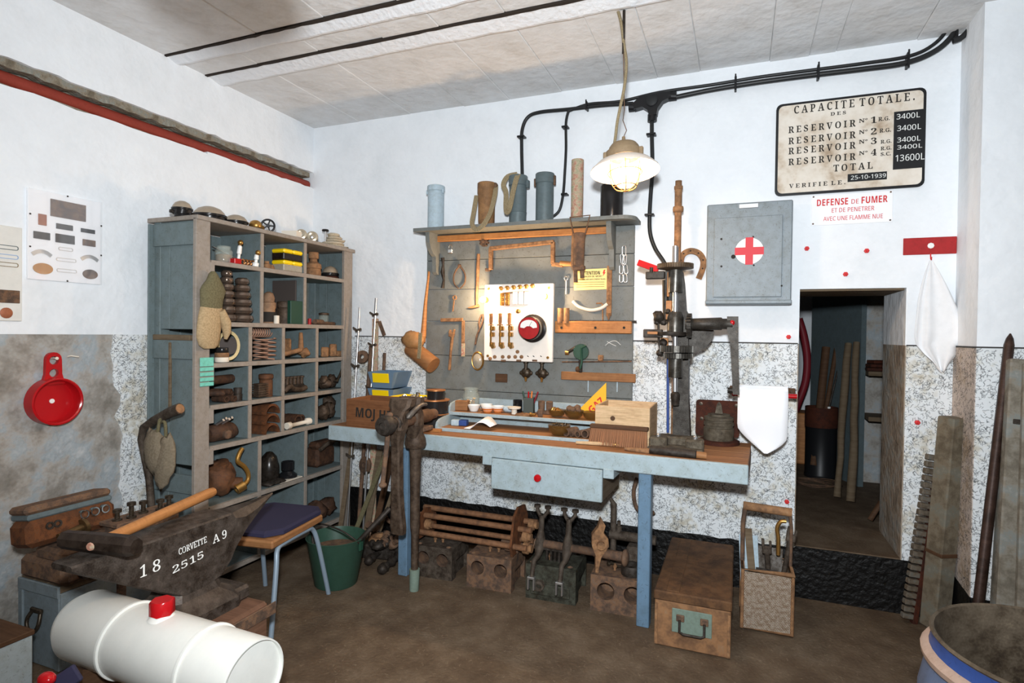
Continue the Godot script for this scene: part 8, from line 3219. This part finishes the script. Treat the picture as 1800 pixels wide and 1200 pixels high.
	for k in [[0.215, 0.012, 0.0, 0.012], [0.2, 0.03, 0.0, 0.02], [0.16, 0.055, -0.005, 0.028], [0.125, 0.085, 0.0, 0.034], [0.1, 0.1, 0.0, 0.036], [0.04, 0.088, 0.01, 0.034], [0.0, 0.085, 0.012, 0.032], [-0.015, 0.083, 0.012, 0.03]]:
		rings.append(glove_ring(Vector3(0.035, k[0], k[2]), k[1], k[3]))
	rings.reverse()
	skin(s, rings, true, true)
	P(o, "cuff", s, M.khaki)
	s = S()
	rings = []
	for k in [[0.0, 0.086, 0.012, 0.031], [-0.06, 0.092, 0.022, 0.033], [-0.13, 0.094, 0.03, 0.032], [-0.18, 0.09, 0.035, 0.03], [-0.225, 0.075, 0.032, 0.026], [-0.245, 0.045, 0.028, 0.018]]:
		rings.append(glove_ring(Vector3(0.035, k[0], k[2]), k[1], k[3]))
	rings.reverse()
	skin(s, rings, true, true)
	P(o, "palm", s, M.tan)
	s = S()
	tb(s, [Vector3(0.045, -0.02, -0.05), Vector3(0.055, -0.09, -0.085), Vector3(0.055, -0.15, -0.095), Vector3(0.05, -0.19, -0.09)], [0.03, 0.034, 0.026, 0.01], 12)
	P(o, "thumb", s, M.tan)
	# ---- third row
	o = T("gasket_ring", "brass oval flange ring leaning in the third shelf row", "ring", sp(415, 3, 0.3) + Vector3(0, 0.09, 0), 50)
	s = S()
	var oo = []
	var ii = []
	for j in 28:
		var a = TAU * j / 28
		oo += [0.062 * cos(a), 0.088 * sin(a)]
		ii += [0.046 * cos(a), 0.07 * sin(a)]
	plate_ring(s, oo, ii, 0.014, X(Vector3.ZERO, -12, 0, 0))
	P(o, "ring", s, M.brass_pale)
	s = S()
	pr(s, circle2(0.055, 20), 0.004, X(Vector3(0, 0, -0.012), -12, 0, 0))
	P(o, "dark_plate", s, M.slate_brown)
	var ty = 0.0
	for k in [[0.036, 0.028, "cream"], [0.036, 0.026, "brown"], [0.032, 0.03, "black"]]:
		s = S()
		lt(s, [0.0, 0.0, k[0], 0.0, k[0] + 0.002, 0.003, k[0] + 0.002, k[1] - 0.004, k[0], k[1] - 0.001, 0, k[1] - 0.001], Transform3D(), 20)
		one("flat_tin", "%s flat round tin in the little stack under the glove" % k[2], "tin", s, {"cream": M.strap_pale, "brown": M.rust_light, "black": M.black_gloss}[k[2]], sp(390, 3, 0.33) + Vector3(0, ty, 0))
		ty += k[1]
	for k in [[457, 0.33, "front coil spring next to the flange ring bay in the third row"], [478, 0.33, "front coil spring next to the iron knuckle bay in the third row"], [462, 0.22, "rear coil spring behind the one by the flange ring bay"], [484, 0.24, "rear coil spring behind the one by the iron knuckle bay"]]:
		s = S()
		tb(s, helix(0.042, 0.13, 5.0, X(Vector3(0, 0.005, 0), 0, rng.randf() * 200.0, 0)), 0.0055, 6)
		one("coil_spring", k[2], "spring", s, M.rust_spring, sp(k[0], 3, k[1]), 0, "upright coil springs in the third row")
	s = S()
	tb(s, helix(0.028, 0.2, 11.0, X(Vector3(0, 0, -0.1), 90, 0, 0), 12), 0.0045, 6)
	one("long_spring", "tightly wound rusty spring lying across the tops of the coil springs", "spring", s, M.rust_spring, sp(470, 3, 0.29) + Vector3(0, 0.17, 0))
	s = S()
	tb(s, [Vector3(-0.02, 0.02, 0.08), Vector3(0.02, 0.045, -0.02), Vector3(0.02, 0.06, -0.04)], 0.016, 8)
	tb(s, [Vector3(0.02, 0.05, -0.03), Vector3(0.0, 0.16, -0.05)], [0.018, 0.012], 8)
	bl(s, Vector3(0.0, 0.03, -0.08), Vector3(0.04, 0.03, 0.04), 0.3, 61)
	bx(s, Vector3(-0.1, 0.06, 0.0), Vector3(0.04, 0.12, 0.12), 0.01)
	one("iron_knuckle", "rusty jointed iron piece with a bright threaded end, third row", "machine part", s, M.rust_light, sp(519, 3, 0.33))
	for k in [[571, 0.32, 0.07, "rusty square block at the end of the third shelf row"], [585, 0.3, 0.09, "tilted rusty wedge block at the end of the third shelf row"], [600, 0.33, 0.04, "low rusty block before the wedge in the third shelf row"]]:
		s = S()
		bx(s, Vector3(0, k[2] / 2, 0), Vector3(0.05, k[2], 0.05), 0.006)
		one("iron_block", k[3], "block", s, M.rust_light, sp(k[0], 3, k[1]), k[0])
	# ---- turquoise tags on the stile
	for i in 5:
		var tq = hx(363, [636.0, 648.5, 657.5, 666.5, 675.0][i], SX + 0.004)
		o = T("enamel_tag", ["tall top turquoise enamel tag on the shelf stile", "narrow turquoise tag just under the tall top one on the stile", "middle narrow turquoise tag of the ladder on the stile", "narrow turquoise tag next to the lowest on the stile", "lowest narrow turquoise tag of the ladder on the stile"][i], "tag", Vector3(SX + 0.003, tq.y, tq.z), 0, "turquoise tags on the stile")
		s = S()
		bx(s, Vector3(0.004, 0, 0), Vector3(0.006, 0.048 if i == 0 else 0.021, 0.085), 0.002)
		P(o, "plate", s, M.turquoise)
	# ---- fourth row
	var n = 0
	for k in [[392, 0.35, 0.018, 0.016, 0.1], [405, 0.36, 0.018, 0.016, 0.1], [398, 0.3, 0.018, 0.05, 0.12], [412, 0.32, 0.02, 0.03, 0.1], [385, 0.33, 0.018, 0.05, 0.12]]:
		s = S()
		lt(s, [k[2] * 0.65, 0.0, k[2], 0.0, k[2], k[4], k[2] * 0.65, k[4], k[2] * 0.65, 0.0], X(Vector3(0.03, 0, 0), 0, 0, 90), 14)
		one("pipe_stub", "short brown pipe stub in the heap of stubs, fourth shelf row", "pipe", s, M.rust_dark, sp(k[0], 4, k[1]) + Vector3(0, k[3] + 0.004, 0), 10.0 * n, "pipe stubs in the fourth row")
		n += 1
	s = S()
	lt(s, [0.018, 0.0, 0.026, 0.0, 0.026, 0.2, 0.018, 0.2, 0.018, 0.0], X(Vector3(0, 0, -0.1), 90, 0, 0), 14)
	one("long_pipe_stub", "longer dark pipe lying on top of the heap of stubs", "pipe", s, M.rust_dark, sp(400, 4, 0.28) + Vector3(0, 0.125, 0), 8)
	for k in [[421, 0.34, 0.075], [430, 0.31, 0.07], [416, 0.28, 0.08]]:
		s = S()
		lt(s, [0.0, 0.0, 0.024, 0.0, 0.026, k[2] * 0.5, 0.022, k[2] * 0.55, 0.024, k[2], 0.017, k[2], 0.017, k[2] * 0.6, 0, k[2] * 0.6], Transform3D(), 14)
		one("valve_cup", "dark oily valve cup standing beside the pipe stubs, fourth row", "cup", s, M.steel_dark, sp(k[0], 4, k[1]), 0, "valve cups in the fourth row")
	o = T("finned_cylinder", "little finned cylinder block in the fourth shelf row", "machine part", sp(457, 4, 0.33))
	s = S()
	for i in 6:
		bx(s, Vector3(0, 0.01 + 0.014 * i, 0), Vector3(0.06, 0.007, 0.08), 0.002)
	bx(s, Vector3(0, 0.045, 0), Vector3(0.045, 0.085, 0.06), 0.002)
	P(o, "fins", s, M.steel_brown)
	s = S()
	lt(s, [0.0, 0.0, 0.03, 0.0, 0.028, 0.15, 0.024, 0.15, 0, 0.15], X(Vector3.ZERO, 0, 0, 8), 16)
	one("dark_tube", "leaning dark tube behind the finned cylinder in the fourth row", "tube", s, M.steel_dark, sp(458, 4, 0.2))
	o = T("brown_can", "brown rusted can with a collar in the fourth shelf row", "can", sp(479, 4, 0.31))
	s = S()
	lt(s, [0.0, 0.0, 0.04, 0.0, 0.04, 0.1, 0.036, 0.105, 0.04, 0.11, 0.044, 0.115, 0.044, 0.135, 0.038, 0.14, 0, 0.14], Transform3D(), 20)
	P(o, "body", s, M.rust_can)
	o = T("crank_chain", "row of dark cranked links lying in the fourth shelf row", "machine part", sp(527, 4, 0.31))
	s = S()
	tb(s, smooth_path([Vector3(0.02, 0.02, 0.1), Vector3(0.03, 0.05, 0.06), Vector3(0.02, 0.03, 0.02), Vector3(0.02, 0.02, -0.05), Vector3(0.02, 0.03, -0.1)], 4), 0.018, 8)
	P(o, "crank", s, M.steel_brown)
	for i in 7:
		s = S()
		lt(s, [0.0, 0.0, 0.012, 0.0, 0.012, 0.05, 0.018, 0.052, 0.018, 0.062, 0, 0.066], X(Vector3(-0.02, 0.045, 0.1 - i * 0.034)), 10)
		P(o, "peg", s, M.steel_brown)
	s = S()
	bx(s, Vector3(-0.02, 0.03, 0.0), Vector3(0.04, 0.05, 0.24), 0.008)
	P(o, "bed", s, M.steel_dark)
	for i in 4:
		s = S()
		bl(s, Vector3(0, 0.035, 0), Vector3(0.05, 0.035, 0.04), 0.35, 70 + i, Basis(), 12, 8)
		bl(s, Vector3(0.01, 0.06, 0.02), Vector3(0.03, 0.03, 0.03), 0.35, 75 + i, Basis(), 10, 7)
		one("chain_lump", "knotted lump of rusty chain in the end bay of the fourth row", "chain", s, M.steel_brown, sp(570 + 8 * i, 4, 0.33 - 0.03 * i) + Vector3(0, 0.045 if i > 2 else 0.0, 0), 50.0 * i, "chain lumps in the fourth row")
	s = S()
	for i in 9:
		tb(s, [Vector3(0.02 + 0.004 * i, 0.0, 0.05), Vector3(0.03, 0.05 + 0.008 * i, -0.04)], 0.006, 5)
	one("bolt_bundle", "fanned bundle of bright steel bolts on the chain lumps", "bolts", s, M.bolt, sp(590, 4, 0.33) + Vector3(0, 0.05, 0))
	# ---- fifth row
	o = T("starter_motor", "rust-brown small motor lying next to the bearing shells in the fifth row", "motor", sp(397, 5, 0.3))
	s = S()
	tb(s, [Vector3(0, 0.05, 0.1), Vector3(0, 0.05, 0.09), Vector3(0, 0.05, -0.05), Vector3(0, 0.055, -0.07), Vector3(0, 0.06, -0.08)], [0.03, 0.048, 0.05, 0.045, 0.03], 16)
	P(o, "body", s, M.rust_dark)
	s = S()
	lt(s, [0.0, 0.0, 0.026, 0.0, 0.026, 0.02, 0.012, 0.024, 0, 0.024], X(Vector3(0.045, 0.04, 0.02), 0, 0, -90), 8)
	P(o, "boss", s, M.rust)
	s = S()
	for i in 4:
		lt(s, [0.0, 0.0, 0.008, 0.0, 0.008, 0.06, 0, 0.06], X(Vector3(0.02, 0.1 + 0.006 * (i % 2), 0.06 - 0.02 * i), 0, 0, -60), 8)
	P(o, "terminals", s, M.brightsteel)
	for i in 3:
		o = T("half_shell", "%s rusty half-round bearing shell of the stack in the fifth row" % ["lowest", "middle", "topmost"][i], "bearing shell", Vector3(0.285, rows[5] + 0.001 + 0.06 * i, hx(486 - 2 * i, 752, 0.385).z), 90)
		s = S()
		var ro = 0.064
		var ri = 0.05
		var ot = []
		for j in 13:
			var a = PI * j / 12
			ot += [ro * cos(a), ro * sin(a)]
		for j in 13:
			var a = PI - PI * j / 12
			ot += [ri * cos(a), ri * sin(a)]
		pr(s, ot, 0.2, X(Vector3(0, 0.0, -0.1)))
		P(o, "shell", s, M.rust_plate)
	for k in [[512, 0.28, 0.038], [525, 0.25, 0.034]]:
		s = S()
		lt(s, [k[2] * 0.7, 0.0, k[2], 0.0, k[2], 0.12, k[2] * 0.7, 0.12, k[2] * 0.7, 0.0], X(Vector3(0.06, k[2] + 0.002, 0), 0, 0, 90), 16)
		one("bearing_sleeve", "dark rusty sleeve lying at the back of the fifth shelf row", "sleeve", s, M.rust_dark, sp(k[0], 5, k[1]), 0, "sleeves in the fifth row")
	o = T("white_conrod", "whitish dumb-bell shaped rod lying along the fifth shelf row", "rod", sp(527, 5, 0.35))
	s = S()
	tb(s, [Vector3(0.02, 0.024, 0.12), Vector3(0.02, 0.024, 0.09), Vector3(0.02, 0.022, 0.085), Vector3(0.0, 0.022, -0.08), Vector3(0.0, 0.024, -0.085), Vector3(0.0, 0.024, -0.12)], [0.022, 0.024, 0.014, 0.013, 0.023, 0.022], 12)
	P(o, "rod", s, M.strap_pale)
	for i in 4:
		s = S()
		bl(s, Vector3(0, 0.05, 0), Vector3(0.045, 0.055, 0.04), 0.4, 90 + i, Basis(), 12, 9)
		one("scrap_casting", "jagged dark scrap casting in the end bay of the fifth row", "scrap", s, M.steel_brown, sp(568 + i * 9, 5, 0.34 - 0.04 * i) + Vector3(0, 0.06 if i == 2 else 0.0, 0), 40.0 * i, "scrap castings in the fifth row")
	# ---- sixth row
	o = T("fuel_pump", "brown cast pump with a bent brass pipe in the bay beside the bell glass", "pump", sp(396, 6, 0.28))
	s = S()
	bl(s, Vector3(-0.02, 0.1, 0.02), Vector3(0.08, 0.1, 0.085), 0.2, 101, Basis(), 18, 12)
	tb(s, [Vector3(0.0, 0.08, 0.02), Vector3(0.06, 0.06, -0.06)], 0.035, 12)
	lt(s, [0.0, 0.0, 0.06, 0.0, 0.06, 0.02, 0.03, 0.03, 0, 0.03], X(Vector3(-0.02, 0.17, 0.03), 20, 0, 0), 16)
	P(o, "casting", s, M.rust_can)
	s = S()
	lt(s, [0.018, 0.0, 0.03, 0.0, 0.032, 0.05, 0.02, 0.05], Transform3D(Basis(Quaternion(Vector3.UP, Vector3(0.3, 0.5, -1).normalized())), hx(415, 862, 0.345) - o.position), 14)
	P(o, "coupling", s, M.brass)
	s = S()
	var bp = []
	for k in [[426, 789], [420, 800], [418, 812], [429, 821], [436, 833], [435, 846], [424, 857]]:
		bp.append(hx(k[0], k[1], 0.365) - o.position)
	tb(s, smooth_path(bp, 6), 0.013, 12)
	P(o, "bent_pipe", s, M.brass_old)
	o = T("bell_glass", "greasy bell-shaped glass dome in the bottom middle bay", "dome", sp(473, 6, 0.27))
	s = S()
	lt(s, [0.0, 0.0, 0.05, 0.0, 0.062, 0.03, 0.06, 0.1, 0.046, 0.16, 0.02, 0.19, 0.0, 0.195], Transform3D(), 22)
	P(o, "dome", s, M.greasy)
	for i in 3:
		s = S()
		bl(s, Vector3(0, 0.012, 0), Vector3(0.05, 0.014, 0.04), 0.3, 110 + i, Basis(), 12, 6)
		one("oily_scrap", "flat oily scrap before the bell glass in the bottom middle bay", "scrap", s, M.steel_dark, sp(470 + 10 * i, 6, 0.35), 60.0 * i, "oily scraps in the bottom bay")
	o = T("chrome_cup", "shiny chrome cup on a wide foot in the bottom middle bay", "cup", sp(507, 6, 0.31) + Vector3(0, 0.008, 0))
	s = S()
	lt(s, [0.0, 0.0, 0.06, 0.0, 0.058, 0.016, 0.04, 0.03, 0.034, 0.04, 0.042, 0.05, 0.042, 0.1, 0.036, 0.102, 0.034, 0.06, 0, 0.06], Transform3D(), 24)
	P(o, "cup", s, M.black_glass)
	s = S()
	bx(s, Vector3(0, 0.003, 0), Vector3(0.09, 0.006, 0.2), 0.002)
	one("white_tile", "thin white tile under the chrome cup", "tile", s, M.strap_pale, sp(510, 6, 0.335))
	o = T("iron_press", "dark iron press with a bent tube handle in the bottom end bay", "machine part", sp(568, 6, 0.28))
	s = S()
	bx(s, Vector3(-0.03, 0.07, 0), Vector3(0.12, 0.14, 0.2), 0.02)
	bx(s, Vector3(0, 0.16, 0.02), Vector3(0.1, 0.05, 0.2), 0.02)
	P(o, "body", s, M.rust_dark)
	s = S()
	tb(s, smooth_path([Vector3(0.07, 0.14, 0.12), Vector3(0.07, 0.17, 0.04), Vector3(0.07, 0.18, -0.06), Vector3(0.08, 0.14, -0.1), Vector3(0.08, 0.02, -0.105)], 5), 0.015, 10)
	P(o, "tube_handle", s, M.iron)
	for i in 3:
		s = S()
		bl(s, Vector3(0, 0.065, 0), Vector3(0.075, 0.06, 0.055), 0.25, 120 + i, Basis(), 14, 10)
		one("pump_casting", "dusty round pump casting on the lowest shelf", "casting", s, M.rust_dark if i else M.iron, Vector3(0.28, rows[7] + 0.001, [0.4, 0.27, 0.16][i]), 30.0 * i, "castings on the lowest shelf")
	# settle each thing inside its own pigeonhole, clear of dividers and back board
	var cols = [[0.9, 0.53], [0.9, 0.53], [0.985, 0.72, 0.408], [0.985, 0.72, 0.408], [0.985, 0.72, 0.408], [0.907, 0.508], [0.907, 0.508]]
	for i in range(first, get_child_count()):
		var t = get_child(i)
		var bb = box_of(t)
		var mid = bb.get_center()
		if mid.x > SX or bb.position.y > rows[0] - 0.02:
			continue
		for r in 7:
			if mid.y < rows[r] and mid.y > rows[r + 1]:
				var walls = [SZ0 + 0.02]
				var cc = cols[r].duplicate()
				cc.reverse()
				walls += cc
				walls.append(SZ1 - 0.02)
				for w in walls.size() - 1:
					if mid.z >= walls[w] and mid.z < walls[w + 1]:
						var lo = walls[w] + 0.014
						var hi = walls[w + 1] - 0.014
						if bb.position.z < lo:
							t.position.z += lo - bb.position.z
						elif bb.end.z > hi:
							t.position.z += maxf(hi - bb.end.z, lo - bb.position.z)
				if bb.position.x < 0.076:
					t.position.x += 0.076 - bb.position.x
				if bb.position.y < rows[r + 1] + 0.001:
					t.position.y += rows[r + 1] + 0.001 - bb.position.y
func box_of(t):
	var out = null
	var list = [t]
	while list.size():
		var n = list.pop_back()
		list += n.get_children()
		if n is MeshInstance3D:
			var b = n.global_transform * n.get_aabb()
			out = b if out == null else out.merge(b)
	return out if out != null else AABB(t.position, Vector3.ZERO)
func glove_ring(c, hw, th):
	var o = []
	for j in 12:
		var a = TAU * j / 12
		o.append(c + Vector3(th * sin(a), 0, hw * cos(a)))
	return o
